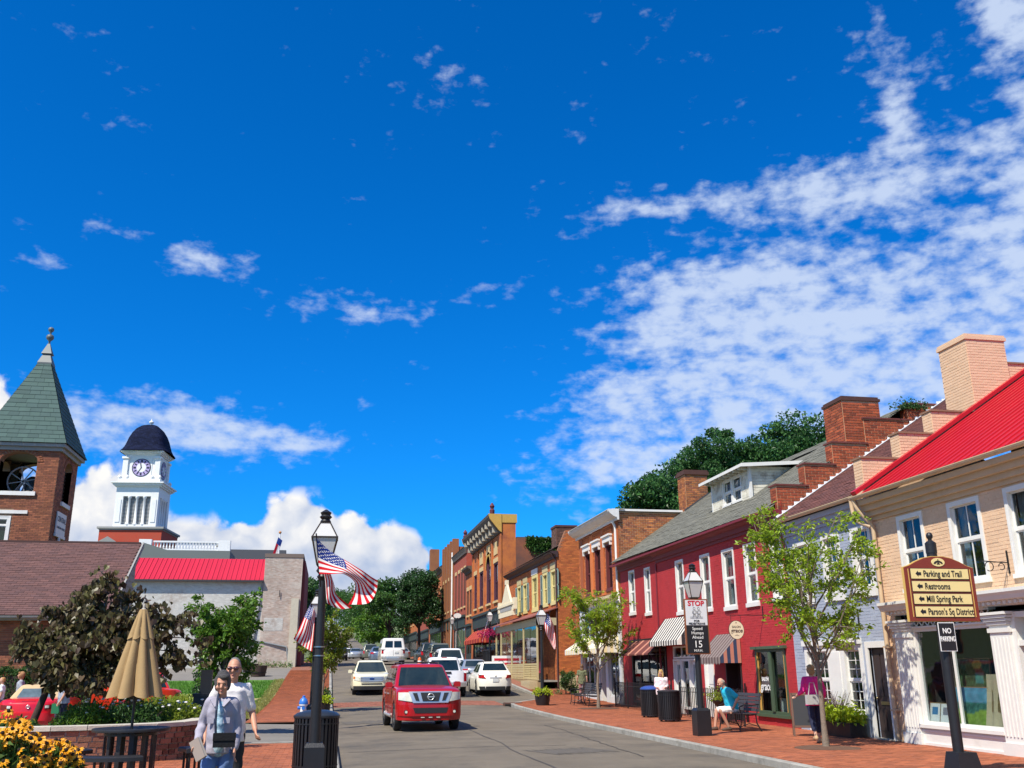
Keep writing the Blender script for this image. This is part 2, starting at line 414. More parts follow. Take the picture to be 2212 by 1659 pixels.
def text(name,body,size,parent,mat,M,extrude=0.002,align='CENTER',sx=1.0,shear=0.0,bold=0.0,sp=1.0):
    cu = bpy.data.curves.new(name,'FONT'); cu.body = body; cu.size = size; cu.extrude = extrude; cu.align_x = align; cu.align_y = 'CENTER'
    cu.shear = shear; cu.offset = bold; cu.resolution_u = 3; cu.space_character = sp
    o = bpy.data.objects.new(name+'_tmp',cu); C.objects.link(o)
    dg = bpy.context.evaluated_depsgraph_get(); dg.update()
    me = bpy.data.meshes.new_from_object(o.evaluated_get(dg))
    bpy.data.objects.remove(o); bpy.data.curves.remove(cu)
    me.transform(Matrix.Diagonal((sx,1,1,1))); me.transform(M); me.name = name
    me.materials.clear(); me.materials.append(mat)
    return link(bpy.data.objects.new(name,me),parent)
def TM(loc,facing='-y',rot=0.0):
    """matrix for flat lettering standing upright and facing -y (or -x)"""
    b = Matrix.Rotation(pi/2,4,'X')
    if facing == '-x': b = Matrix.Rotation(-pi/2,4,'Z') @ b
    if facing == '+y': b = Matrix.Rotation(pi,4,'Z') @ b
    return Matrix.Translation(loc) @ b @ Matrix.Rotation(rot,4,'Z')
ZP = np.array([(-60,0),(34,0),(45,0.14),(52.3,0.5),(60,1.02),(70,1.62),(80,2.0),(100,2.45),(120,2.8),(157,3.45),(200,5.2),(300,10.9),(420,18.0),(700,24)],float)
_ys = np.arange(-60,700,1.0); _zs = np.interp(_ys,ZP[:,0],ZP[:,1])
_zs = np.convolve(np.pad(_zs,4,'edge'),np.ones(9)/9,'valid')
def zr(y): return np.interp(y,_ys,_zs)
# ------------------------------------------------------------------ ground, road, kerbs, pavements
ASPH = pmat('asphalt',(0.152,0.126,0.092),0.92,noise=0.22,nscale=0.8,bump=0.5,bscale=180,stain=(0.075,0.066,0.055,0.50,0.66,0.85),sscale=0.33)
LOT = pmat('lot_asphalt',(0.185,0.168,0.145),0.92,noise=0.15,nscale=0.7,bump=0.4,bscale=120)
CONC = pmat('kerb_concrete',(0.30,0.285,0.25),0.9,var=0.12,noise=0.2,nscale=3,bump=0.4,bscale=60,stain=(0.13,0.12,0.10,0.5,0.7,0.7),sscale=2.5)
PAVB = pmat('paving_joint',(0.22,0.085,0.05),0.95,noise=0.2,nscale=4)
PAV = pmat('paving_brick',(0.36,0.105,0.040),0.88,var=0.26,col2=(0.27,0.08,0.036),noise=0.14,nscale=0.6,bump=0.3,bscale=50,stain=(0.20,0.085,0.055,0.56,0.74,0.6),sscale=0.5)
XWB = pmat('crossing_brick',(0.30,0.115,0.075),0.9,var=0.2,noise=0.2,nscale=2,bump=0.3)
GRASS = pmat('lawn_grass',(0.075,0.22,0.014),0.9,noise=0.3,nscale=2.2,bump=0.8,bscale=90,col2=(0.115,0.21,0.03))
DRY = pmat('dry_grass',(0.34,0.28,0.11),0.95,noise=0.25,nscale=5,bump=0.6,bscale=90)
SOIL = pmat('soil_mulch',(0.12,0.06,0.035),0.95,noise=0.35,nscale=12,bump=0.9,bscale=60)
DIRT = pmat('rough_ground',(0.10,0.13,0.045),0.95,noise=0.3,nscale=0.4,bump=0.4,bscale=20)

def sheet(name,x0,x1,y0,y1,dz,mat,xs=None,zfun=None,step=1.0):
    ys = np.unique(np.concatenate([[y0,y1],np.arange(math.ceil(y0),math.floor(y1)+0.5,step)])); xs = np.array(xs if xs is not None else [x0,x1],float)
    G = np.array([[(x,y,float(zr(y))+dz+(zfun(x,y) if zfun else 0)) for y in ys] for x in xs])
    mb = MB().grid(G,flip=True); return struct(name,mb,mat)
# terrain: one sheet out to the horizon
def hill(x,y):
    h = 0.0
    if x > 17: h += 0.36*min(x-17,32) + 0.05*max(0,min(x-49,400))
    if x < -60: h += 0.05*(-60-x)
    return h
_ty = np.concatenate([np.arange(-60,130,1.0),np.arange(130,420,10.0),np.arange(420,2600,120.0)])
_tx = np.array([-1500,-600,-200,-60,-20,-2.7,-2.55,9.9,12.4,12.6,17,24,32,40,49,120,400,1500],float)
G = np.array([[(x,y,float(zr(min(y,690))) + (0.02 if x < -2.6 else (-0.10 if x < 12.5 else 0.0)) + hill(x,y)) for y in _ty] for x in _tx])
struct('terrain',MB().grid(G,flip=True),DIRT)
crown = lambda x,y: 0.05*(1-((x-4.1)/3.85)**2)
sheet('road',0.29,7.9,-12,420,0,ASPH,xs=np.linspace(0.29,7.9,7),zfun=crown)
# parking bay on the right beyond the kerb build-out
bay = MB().grid(np.array([[(x,y,float(zr(y))+0.0) for y in np.arange(44,200,1.0)] for x in (7.9,10.45)]),flip=True)
struct('parking_bay_road',bay,ASPH)
# brick crossing band (real bricks, flush)
def pavers(name,x0,x1,y0,y1,dz,mat,inside=None,bl=0.205,bw=0.105,m=0.008,h=0.03,zfun=None,along='x',kind='stuff',top=0.0):
    a0,a1,b0,b1 = (x0,x1,y0,y1) if along == 'x' else (y0,y1,x0,x1)
    rows = np.arange(b0+bw/2,b1,bw+m); cen = []
    for i,b in enumerate(rows):
        a = np.arange(a0+bl/2-(0.5*(bl+m) if i % 2 else 0),a1,bl+m)
        cen.append(np.stack([a,np.full_like(a,b)],1) if along == 'x' else np.stack([np.full_like(a,b),a],1))
    P = np.vstack(cen); P = P[(P[:,0] > x0) & (P[:,0] < x1) & (P[:,1] > y0) & (P[:,1] < y1)]
    if inside is not None: P = P[inside(P[:,0],P[:,1])]
    n = len(P); z = zr(P[:,1])+dz+(zfun(P[:,0],P[:,1]) if zfun else 0)+rng.normal(0,0.0013,n)
    cen = np.column_stack([P,z-h/2])
    U,V = ((1,0,0),(0,1,0)) if along == 'x' else ((0,1,0),(-1,0,0))
    V_,F,k = n_boxes(cen,U,V,(0,0,1),bl/2,bw/2,h/2,'open')
    v = np.repeat(rng.random(n),k)
    return tag(mk(name,V_,F,mat,var=v),kind=kind)
pavers('crossing_bricks',0.32,7.88,43.6,46.6,0.012,XWB,zfun=crown,along='y')
# right pavement: sheet + bricks. boundary bends into the bay between y=43.5 and y=47
def rb(y): return np.interp(y,[-50,42.6,43.6,46.6,400],[8.06,8.06,8.3,10.6,10.6])
ys = np.arange(-12,150,1.0)
struct('right_pavement',MB().grid(np.array([[(x if i else float(rb(y)),y,float(zr(y))+0.105) for y in ys] for i,x in enumerate((0,12.56))]),flip=True),PAVB)
pavers('right_paving_bricks',8.06,12.5,9.5,52,0.12,PAV,inside=lambda x,y: (x > rb(y)+0.06) & ~(((x-10.1)**2+(y-19.0)**2) < 0.62**2) & ~(((x-10.7)**2+(y-38.3)**2) < 0.8**2),along='x')
# left pavement and plaza
struct('left_pavement',MB().grid(np.array([[(x,y,float(zr(y))+0.105) for y in np.arange(33,151,1.0)] for x in (-2.55,0.14)]),flip=True),PAVB)
lb = lambda y: np.interp(y,[33,37,60,150],[-2.5,-2.5,-2.5,-2.5])
pavers('left_paving_bricks',-2.5,0.14,33.2,70,0.12,PAV,along='x',bl=0.21,bw=0.11)
struct('plaza',MB().grid(np.array([[(x,y,0.105) for y in np.arange(14.4,24.1,0.8)] for x in (-7.5,0.14)]),flip=True),PAVB)
pavers('plaza_paving_bricks',-7.4,0.14,14.4,23.6,0.12,PAV,along='x',inside=lambda x,y: (x > -2.6) | (y < 19.8))
# alley crossing the left pavement, car lot and the lot in front of the pale brick building
sheet('alley',-24,0.29,24.0,33.0,0.045,LOT,xs=[-24,-6,-2.5,0.29],zfun=lambda x,y: 0.03 if x < 0 else -0.043)
sheet('back_lot',-20,-2.56,61.5,75.9,0.06,LOT)
sheet('lawn',-9.5,-2.62,35.6,61.0,0.09,GRASS)
sheet('dry_grass_edge',-3.05,-2.60,35.6,61.2,0.098,DRY)
sheet('lawn_path',-9.5,-2.60,47.5,49.0,0.102,DRY)
sheet('far_left_lawn',-30,-9.6,33.4,44,0.06,GRASS)
sheet('planting_bed',-9,-2.2,20.0,23.9,0.10,SOIL)
sheet('flower_bed',-8,-0.9,3.0,14.35,0.09,SOIL)
struct('alley_edge',MB().box(-7.4,0.1,23.66,23.96,0.0,0.13),CONC)
def kerb(name,path,w=0.15,h=0.13):
    """row of separate kerb stones along a path of x, y points"""
    p = np.array(path,float); seg = np.linalg.norm(np.diff(p,axis=0),axis=1); s = np.concatenate([[0],np.cumsum(seg)])
    at = lambda d: np.array([np.interp(d,s,p[:,0]),np.interp(d,s,p[:,1])])
    root = tag(bpy.data.objects.new(name,None),kind='structure'); C.objects.link(root); root.location = (p[0][0],p[0][1],0)
    d = 0.0; L = 1.8
    while d < s[-1]-0.1:
        l = min(L,s[-1]-d); a = at(d+0.006); b = at(d+l-0.006)
        za,zb = float(zr(a[1])),float(zr(b[1])); mb = MB()
        t = (b-a)/np.linalg.norm(b-a); nrm = np.array([-t[1],t[0]])
        prof = [(-w/2,-0.12),(w/2,-0.12),(w/2,h-0.02),(w/2-0.02,h),(-w/2+0.02,h),(-w/2,h-0.02)]
        A = [(a[0]+nrm[0]*o,a[1]+nrm[1]*o,za+z) for o,z in prof]; B = [(b[0]+nrm[0]*o,b[1]+nrm[1]*o,zb+z) for o,z in prof]
        mb.add(A+B,[(0,1,2,3,4,5),(11,10,9,8,7,6)] + [(i,i+6,(i+1) % 6+6,(i+1) % 6) for i in range(6)])
        mb.build('kerb_stone',CONC,root,world=True); d += l
    return root
kerb('right_kerb',[(7.98,9),(7.98,42.4),(8.1,43.2),(8.5,43.9),(10.1,46.2),(10.5,47.2),(10.52,100)])
kerb('left_kerb',[(0.215,12),(0.215,23.9)])
kerb('left_kerb_beyond_alley',[(-0.4,33.2),(0.1,33.6),(0.215,34.4),(0.215,100)])
dr = thing('storm_drain','dark rusted storm drain inlet set in the kerb at the start of the parking bay','drain',(8.1,43.0,float(zr(43))))
MB().box(-0.32,0.42,-0.1,0.5,0.02,0.145).build('inlet_cover',pmat('rust_iron',(0.10,0.05,0.035),0.8,noise=0.3),dr)
MB().box(-0.36,0.0,-0.16,0.3,0.02,0.09).build('opening',pmat('black_void',(0.008,0.008,0.008),0.9),dr)
for k in range(5): MB().box(-0.385,-0.36,-0.14+k*0.09,-0.10+k*0.09,0.0,0.12).build('grate_bar',MATS['rust_iron'],dr)
for nm,x,y,r in (('tree_pit',10.1,19.0,0.66),('tree_pit',10.7,38.3,0.85)):
    a = np.linspace(0,2*pi,25)[:-1]; rr = r*(1+0.08*np.sin(a*3+x)+0.05*np.cos(a*5))
    G = np.array([[(x+q*c*np.cos(t),y+q*c*np.sin(t),float(zr(y))+0.123+0.03*(1-q)) for q in (0,0.5,1)] for t,c in zip(a,rr)])
    struct(nm,MB().grid(G,closeu=True,flip=False),SOIL,smooth=True)
# blades over the lawn
def blades(name,n,area,mat,h=0.06,w=0.012,dz=0.09,inside=None):
    x = rng.uniform(area[0],area[1],n); y = rng.uniform(area[2],area[3],n)
    if inside is not None:
        k = inside(x,y); x,y = x[k],y[k]; n = len(x)
    z = zr(y)+dz; a = rng.uniform(0,2*pi,n); hh = h*rng.uniform(0.5,1.4,n); lean = rng.normal(0,0.35,(n,2))*hh[:,None]
    b0 = np.stack([x-np.cos(a)*w,y-np.sin(a)*w,z],1); b1 = np.stack([x+np.cos(a)*w,y+np.sin(a)*w,z],1)
    t = np.stack([x+lean[:,0],y+lean[:,1],z+hh],1)
    V = np.stack([b0,b1,t],1).reshape(-1,3); F = np.arange(3*n).reshape(-1,3)
    return tag(mk(name,V,F,mat,var=rng.random(n)),kind='stuff')
LAWNL = leafmat('grass_blade',(0.07,0.19,0.015),(0.11,0.24,0.03),0.3)
blades('lawn_blades',26000,(-9.4,-2.9,35.7,60),LAWNL,0.09,0.02,inside=lambda x,y: (y < 47.5) | (y > 49))
blades('edge_blades',5000,(-3.1,-2.5,35.6,61),leafmat('dry_blade',(0.35,0.30,0.10),(0.18,0.24,0.05),0.3),0.10,0.02)

# patched strips and cracks in the asphalt
PATCH = pmat('asphalt_patch',(0.105,0.092,0.076),0.95,noise=0.2,nscale=2,bump=0.5,bscale=150)
def on_road(name,pts,w,mat,dz=0.006):
    P = np.array(pts,float); T = np.gradient(P,axis=0); T /= np.linalg.norm(T,axis=1)[:,None]; Nn = np.stack([-T[:,1],T[:,0]],1); ww = w*(0.6+0.8*rng.random(len(P)))[:,None]
    G = np.array([[(*(q),float(zr(q[1]))+(crown(q[0],q[1]))+dz) for q in (p-n*u,p+n*u)] for p,n,u in zip(P,Nn,ww/2)]); return struct(name,MB().grid(G),mat)
TAR = pmat('tar_seal',(0.06,0.053,0.045),0.7)
for k,(p0,p1,w) in enumerate((((0.4,36.5),(7.7,37.2),0.05),((0.5,28.3),(3.2,27.6),0.05),((3.9,14),(4.15,43),0.035),((0.5,22.0),(5.2,22.6),0.04),((6.2,19),(6.5,30),0.035),((0.4,41.6),(7.8,41.9),0.06),((0.5,53),(8,54),0.06))):
    t = np.linspace(0,1,60)[:,None]; on_road('road_crack',np.array(p0)+(np.array(p1)-np.array(p0))*t+np.cumsum(rng.normal(0,0.022,(60,2)),0),w,TAR)
on_road('road_patch',[(4.4+0.05*i,20.3+0.02*i) for i in range(30)],1.1,PATCH,0.004); on_road('road_patch',[(0.6+0.09*i,33.4+0.01*i) for i in range(28)],1.6,PATCH,0.004)
# ------------------------------------------------------------------ building helpers
class Wall:
    """plane of a wall: u along it, v up, d outwards"""
    def __init__(s,O,facing):
        s.O = np.array(O,float)
        s.U,s.N = {'-x': ((0,1,0),(-1,0,0)),'-y': ((1,0,0),(0,-1,0)),'+x': ((0,1,0),(1,0,0)),'+y': ((1,0,0),(0,1,0))}[facing]
        s.U = np.array(s.U,float); s.N = np.array(s.N,float); s.facing = facing; s.Z = np.array((0,0,1.0))
    def P(s,u,v,d=0.0): return s.O + s.U*u + s.Z*v + s.N*d
    def box(s,mb,u0,u1,v0,v1,d0,d1,m=0):
        return mb.obb(s.P((u0+u1)/2,(v0+v1)/2,(d0+d1)/2),s.U,s.Z,s.N,abs(u1-u0)/2,abs(v1-v0)/2,abs(d1-d0)/2,m)
    def quad(s,mb,u0,u1,v0,v1,d,m=0):
        return mb.quad(s.P(u0,v0,d),s.P(u1,v0,d),s.P(u1,v1,d),s.P(u0,v1,d),m)
    def poly(s,mb,pts,d0,d1,m=0):
        P = [s.P(u,v,d0) for u,v in pts]; return mb.prism(P,s.N*(d1-d0),m)
def wall_panel(mb,W,u0,u1,v0,v1,holes=(),depth=0.25,m=0,back=False):
    us = sorted({u0,u1,*[h[0] for h in holes],*[h[1] for h in holes]}); vs = sorted({v0,v1,*[h[2] for h in holes],*[h[3] for h in holes]})
    us = [u for u in us if u0 <= u <= u1]; vs = [v for v in vs if v0 <= v <= v1]
    for i in range(len(us)-1):
        for j in range(len(vs)-1):
            cu,cv = (us[i]+us[i+1])/2,(vs[j]+vs[j+1])/2
            if any(h[0] < cu < h[1] and h[2] < cv < h[3] for h in holes): continue
            W.quad(mb,us[i],us[i+1],vs[j],vs[j+1],0,m)
            if back: W.quad(mb,us[i],us[i+1],vs[j],vs[j+1],-depth,m)
    for a,b,c,d in [h[:4] for h in holes]:
        for p,q in (((a,c),(b,c)),((b,c),(b,d)),((b,d),(a,d)),((a,d),(a,c))):
            mb.quad(W.P(*p,0),W.P(*q,0),W.P(*q,-depth),W.P(*p,-depth),m)
    return mb
def bricks(parent,W,u0,u1,v0,v1,mat,holes=(),nind=0,clip=None,bl=0.203,bh=0.062,mo=0.011,proud=0.007,name='brick',header=False,jit=0.0015,owner=None):
    """real bricks in running bond over a wall: the nearest full ones are objects, the others one mesh"""
    rows = np.arange(v0+bh/2+mo/2,v1,bh+mo); cen = []; hl = []
    for i,v in enumerate(rows):
        if v+bh/2 > v1+0.005: continue
        spans = [(u0,u1)]
        for h in holes:
            if h[2]-bh/2 < v < h[3]+bh/2:
                spans = [t for a,b in spans for t in ((a,min(b,h[0])),(max(a,h[1]),b)) if t[1]-t[0] > 0.03]
        L = bl if not (header and i % 6 == 5) else bl*0.5
        for a,b in spans:
            s = np.arange(math.floor((a-u0)/(L+mo))*(L+mo)+u0-(0.5*(L+mo) if i % 2 else 0.0),b,L+mo)
            x0 = np.maximum(s,a+mo/2); x1 = np.minimum(s+L,b-mo/2); k = (x1-x0) > 0.035
            for p,q in zip(x0[k],x1[k]): cen.append(((p+q)/2,v)); hl.append((q-p)/2)
    if not cen: return
    cen = np.array(cen); hl = np.array(hl)
    if clip is not None:
        k = clip(cen[:,0],cen[:,1],hl); cen,hl = cen[k],hl[k]
    dpt = rng.normal(0,jit,len(cen)); P = W.O + cen[:,:1]*W.U + cen[:,1:]*W.Z + (proud/2-0.012+dpt)[:,None]*W.N
    hd = proud/2+0.012
    full = hl > bl/2-0.002; idx = np.zeros(0,int)
    if nind:
        d = np.linalg.norm(P-CAM,axis=1)+np.where(full,0,1e6); idx = np.argsort(d)[:min(nind,int(full.sum()))]
    rest = np.setdiff1d(np.arange(len(P)),idx)
    V,F,k = n_boxes(P[rest],W.U,W.Z,W.N,hl[rest],bh/2,hd,'open')
    o = mk('brickwork',V,F,mat,parent,True,var=np.repeat(rng.random(len(rest)),k)); tag(o,kind='stuff')
    if len(idx):
        b = MB().obb((0,0,0),W.U,W.Z,W.N,bl/2,bh/2,hd); me = mesh_(name,np.vstack(b.V),b.F,mat)
        pl = np.array(worldloc(parent))
        for i in idx: link(bpy.data.objects.new(name,me),parent,tuple(P[i]-pl))
    return o
def shingles(parent,name,O,U,V,Wd,H,mat,tw=0.3,th=0.15,thick=0.012,clip=None,kind='stuff',world=True,jit=0.01):
    """overlapping roof pieces over the rectangle O, U*Wd, V*H (V up the slope)"""
    O = np.array(O,float); U = np.array(U,float); V = np.array(V,float); U /= np.linalg.norm(U); V /= np.linalg.norm(V); N = np.cross(U,V)
    if N[2] < 0: N = -N
    P = []
    for j,v in enumerate(np.arange(0,H,th)):
        u = np.arange(-(0.5*tw if j % 2 else 0),Wd,tw)+tw/2; u = u[(u > 0) & (u < Wd)]
        P.append(np.stack([u,np.full_like(u,v+th*0.55)],1))
    P = np.vstack(P)
    if clip is not None: P = P[clip(P[:,0],P[:,1])]
    n = len(P); cen = O + P[:,:1]*U + P[:,1:]*V + rng.normal(0,jit*0.2,n)[:,None]*N + (thick*0.9)*N
    t = thick/th; V2 = V - N*t; V2 /= np.linalg.norm(V2); N2 = np.cross(U,V2); N2 = N2 if N2[2] > 0 else -N2
    A,F,k = n_boxes(cen,U,V2,N2,tw/2-0.004,th*0.58,thick/2,'open')
    return tag(mk(name,A,F,mat,parent,world,var=np.repeat(rng.random(n),k)),kind=kind)
GLASS = glassmat('window_glass',(0.62,0.68,0.70))
WHITE = pmat('white_paint',(0.70,0.69,0.65),0.55,noise=0.06,nscale=3,stain=(0.5,0.48,0.43,0.55,0.8,0.5),sscale=2)
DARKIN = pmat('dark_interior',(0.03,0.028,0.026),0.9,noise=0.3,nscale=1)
CURT = pmat('curtain_cloth',(0.62,0.60,0.56),0.9,noise=0.1,nscale=5)
CURT2 = pmat('cream_blind',(0.62,0.57,0.44),0.9,noise=0.08,nscale=5)
def window(parent,W,u0,u1,v0,v1,fm=None,cols=1,rt=1,rb_=1,fw=0.036,sill=0.08,rec=0.07,curtain=0.0,split=0.5,cas=0.034,glass=None,name='window',bar=0.022,cmat=None,label=None,hood=None,inner=0.55,silld=0.06,sillm=None):
    """sash window: frame with meeting rail and glazing bars; panes, sill and curtains are pieces of their own"""
    fm = fm or WHITE; glass = glass or GLASS
    mb = MB()
    for a,b,c,d in ((u0,u0+fw,v0,v1),(u1-fw,u1,v0,v1),(u0+fw,u1-fw,v0,v0+fw),(u0+fw,u1-fw,v1-fw,v1)): W.box(mb,a,b,c,d,-rec-0.05,cas*0.5)
    if cas:
        W.box(mb,u0-cas,u0,v0-0.0,v1+cas,-0.02,0.028); W.box(mb,u1,u1+cas,v0,v1+cas,-0.02,0.028); W.box(mb,u0,u1,v1,v1+cas,-0.02,0.028)
    vm = v0+(v1-v0)*split; iu0,iu1 = u0+fw,u1-fw
    W.box(mb,iu0,iu1,vm-0.025,vm+0.025,-rec-0.03,-rec+0.02)
    panes = []
    for (a,b,rows,dd) in ((v0+fw,vm-0.025,rb_,-rec-0.02),(vm+0.025,v1-fw,rt,-rec)):
        for s in (iu0,iu1-0.03): W.box(mb,s,s+0.03,a,b,dd-0.02,dd+0.015)
        W.box(mb,iu0+0.03,iu1-0.03,a,a+0.03,dd-0.02,dd+0.015); W.box(mb,iu0+0.03,iu1-0.03,b-0.03,b,dd-0.02,dd+0.015)
        cu = np.linspace(iu0+0.03,iu1-0.03,cols+1); cv = np.linspace(a+0.03,b-0.03,rows+1)
        for x in cu[1:-1]: W.box(mb,x-bar/2,x+bar/2,a+0.03,b-0.03,dd-0.012,dd+0.012)
        for y in cv[1:-1]: W.box(mb,iu0+0.03,iu1-0.03,y-bar/2,y+bar/2,dd-0.010,dd+0.010)
        for i in range(cols):
            for j in range(rows): panes.append((cu[i],cu[i+1],cv[j],cv[j+1],dd))
    w = mb.build(name,fm,parent,world=True)
    if label: w['label'] = label
    for (a,b,c,d,dd) in panes: W.box(MB(),a,b,c,d,dd-0.004,dd).build('pane',glass,w,world=True)
    if sill:
        s = MB(); W.box(s,u0-cas-0.03,u1+cas+0.03,v0-sill,v0,-rec,silld); s.build('sill',sillm or fm,w,world=True)
    if curtain:
        c = MB(); n = 14
        for s0,s1 in ((iu0,iu0+(iu1-iu0)*curtain/2),(iu1-(iu1-iu0)*curtain/2,iu1)):
            us = np.linspace(s0,s1,n); dd = -rec-0.14+0.02*np.sin(np.arange(n)*2.2)
            c.grid(np.array([[W.P(u,v,d) for v in (v0+0.02,v1-0.05)] for u,d in zip(us,dd)]))
        c.build('curtain',cmat or CURT,w,world=True)
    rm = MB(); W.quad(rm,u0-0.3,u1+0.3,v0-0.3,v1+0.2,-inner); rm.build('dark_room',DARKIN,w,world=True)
    return w
def gutter(parent,p,q,mat,r=0.07,name='gutter'):
    p = np.array(p,float); q = np.array(q,float); a = np.linspace(pi,2*pi,9)
    d = (q-p)/np.linalg.norm(q-p); s = np.cross((0,0,1),d); mb = MB()
    for rr,fl in ((r,False),(r-0.008,True)):
        G = np.array([[e + s*rr*cos(t) + np.array((0,0,1))*rr*sin(t) for t in a] for e in (p,q)]); mb.grid(G,flip=fl)
    for sg in (-1,1): mb.bar(p+s*sg*(r-0.004),q+s*sg*(r-0.004),0.014,0.018)
    for e in (p,q): mb.prism([e + s*r*cos(t) + np.array((0,0,1))*r*sin(t) for t in a],d*0.004)
    return mb.build(name,mat,parent,world=True,smooth=40)
def downpipe(parent,pts,mat,r=0.045,name='downpipe',seg=8):
    P = [np.array(p,float) for p in pts]; Q = [P[0]]
    for a,b,c in zip(P[:-2],P[1:-1],P[2:]):
        f = min(0.09,0.35*np.linalg.norm(b-a),0.35*np.linalg.norm(c-b)); d1 = (a-b)/np.linalg.norm(a-b)*f; d2 = (c-b)/np.linalg.norm(c-b)*f
        Q += [b+d1,b+(d1+d2)*0.3,b+d2]
    return MB().tube(Q+[P[-1]],r,seg).build(name,mat,parent,world=True,smooth=50)
def seam_roof(parent,O,U,V,Wd,H,mat,pitch=0.3,rib=0.03,thick=0.02,name='roof_panel'):
    """standing seam sheets, one object per sheet (shared mesh)"""
    O = np.array(O,float); U = np.array(U,float)/np.linalg.norm(U); V = np.array(V,float)/np.linalg.norm(V); N = np.cross(U,V); N = N if N[2] > 0 else -N
    mb = MB(); mb.obb(U*pitch/2+V*H/2,U,V,N,pitch/2-0.001,H/2,thick/2)
    mb.obb(U*0.018+V*H/2+N*(thick/2+rib/2),U,V,N,0.014,H/2,rib/2)
    mb.obb(U*pitch*0.5+V*H/2+N*(thick/2+0.004),U,V,N,0.012,H/2,0.004)
    me = mesh_(name,np.vstack(mb.V),mb.F,mat); pl = np.array(worldloc(parent))
    for k in range(int(Wd/pitch)): link(bpy.data.objects.new(name,me),parent,tuple(O+U*pitch*k-pl))
def cornice(mb,W,u0,u1,prof,m=0,ends=True):
    """profile [(v, d)...] swept along u"""
    G = np.array([[W.P(u,v,d) for v,d in prof] for u in (u0,u1)]); mb.grid(G,m)
    if ends:
        for u in (u0,u1): mb.add([W.P(u,v,d) for v,d in prof]+[W.P(u,prof[-1][0],0),W.P(u,prof[0][0],0)],[tuple(range(len(prof)+2))],m)
    return mb
def awning(name,W,u0,u1,vt,vb,proj,label,cols,n,group=None,val=0.16,side=True,scallop=False):
    """sloping canvas of sewn strips, side cheeks and a valance; every strip its own piece"""
    loc = W.P((u0+u1)/2,vt,0); t = thing(name,label,'awning',tuple(loc),0,group)
    us = np.linspace(u0,u1,n+1)
    for i in range(n):
        m = cols[i % len(cols)]; mb = MB(); a,b = us[i]+0.001,us[i+1]-0.001
        P = [W.P(a,vt,0.02),W.P(b,vt,0.02),W.P(b,vb,proj),W.P(a,vb,proj)]
        nn = np.cross(P[1]-P[0],P[3]-P[0]); nn /= np.linalg.norm(nn); nn = nn if nn[2] > 0 else -nn
        mb.prism(P,-nn*0.008)
        W.box(mb,a,b,vb-val,vb,proj-0.008,proj)
        if scallop: W.poly(mb,[(a,vb-val),(b,vb-val),((a+b)/2,vb-val-0.05)],proj-0.006,proj)
        mb.build('canvas_strip',m,t,world=True)
    if side:
        for u in (u0,u1):
            k = max(3,int(proj/0.13)); ds = np.linspace(0.02,proj,k+1)
            for i in range(k):
                mb = MB(); f = lambda d: vt+(vb-vt)*(d-0.02)/(proj-0.02)
                for du in (-0.003,0.003):
                    mb.add([W.P(u+du,vb-val,ds[i]),W.P(u+du,vb-val,ds[i+1]),W.P(u+du,f(ds[i+1])-0.01,ds[i+1]),W.P(u+du,f(ds[i])-0.01,ds[i])],[(0,1,2,3)])
                mb.build('side_strip',cols[i % len(cols)],t,world=True)
    fr = MB()
    for u in (u0+0.03,u1-0.03):
        fr.bar(W.P(u,vb-0.03,0),W.P(u,vb-0.03,proj-0.03),0.025); fr.bar(W.P(u,vt-0.05,0.02),W.P(u,vb-0.03,proj-0.03),0.025)
    fr.bar(W.P(u0+0.03,vb-0.03,proj-0.03),W.P(u1-0.03,vb-0.03,proj-0.03),0.025)
    fr.build('frame',pmat('awning_frame',(0.05,0.05,0.05),0.6),t,world=True)
    return t
XF = 12.5
IRON = pmat('black_iron',(0.012,0.012,0.014),0.42,noise=0.2,nscale=8,bump=0.15,bscale=60)
BRONZE = pmat('lantern_metal',(0.035,0.024,0.016),0.5,noise=0.2)
# ------------------------------------------------------------------ peach painted brick building (nearest on the right)
PEACH = pmat('peach_paint',(0.69,0.47,0.30),0.75,var=0.05,noise=0.07,nscale=2.0,bump=0.4,bscale=45,stain=(0.50,0.30,0.19,0.52,0.75,0.5),sscale=1.2)
PEACHT = pmat('peach_trim',(0.52,0.38,0.24),0.7,noise=0.08,nscale=3,stain=(0.33,0.23,0.14,0.55,0.75,0.6),sscale=1.6)
REDM = pmat('red_roof_metal',(0.46,0.010,0.018),0.38,noise=0.07,nscale=1.2,var=0.04)
TRIMW = pmat('storefront_white',(0.69,0.68,0.64),0.5,noise=0.05,nscale=4,stain=(0.55,0.52,0.46,0.56,0.8,0.5),sscale=2.2,bump=0.1,bscale=20)
W = Wall((XF,0,0),'-x')
pb = thing('painted_brick_building','peach painted brick shop building with red metal roof and stepped gable','building',(XF,15.2,0.1))
PW = [(18.34,19.2,3.33,4.88),(16.45,17.37,3.33,4.88),(14.72,15.64,3.33,4.88),(12.9,13.8,3.33,4.88),(11.1,12.0,3.33,4.88)]
PSTORE = (10.2,19.78,0.0,2.98)
wall_panel(MB(),W,8.0,20.24,0.0,5.45,PW+[PSTORE],0.14).build('wall',PEACH,pb,world=True)
bricks(pb,W,8.0,20.24,0.09,5.42,PEACH,[(a-0.05,b+0.05,c-0.08,d+0.05) for a,b,c,d in PW]+[(10.2,19.78,0,2.98)],nind=300,proud=0.004)
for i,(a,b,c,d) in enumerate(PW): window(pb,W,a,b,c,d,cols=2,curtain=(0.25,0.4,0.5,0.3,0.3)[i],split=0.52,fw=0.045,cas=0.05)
cb = MB()
cornice(cb,W,8.0,20.26,[(4.98,0.0),(4.98,0.05),(5.08,0.06),(5.08,0.14),(5.20,0.15),(5.20,0.24),(5.33,0.26),(5.33,0.36),(5.44,0.38),(5.46,0.0)])
cb.build('eaves_cornice',PEACHT,pb,world=True)
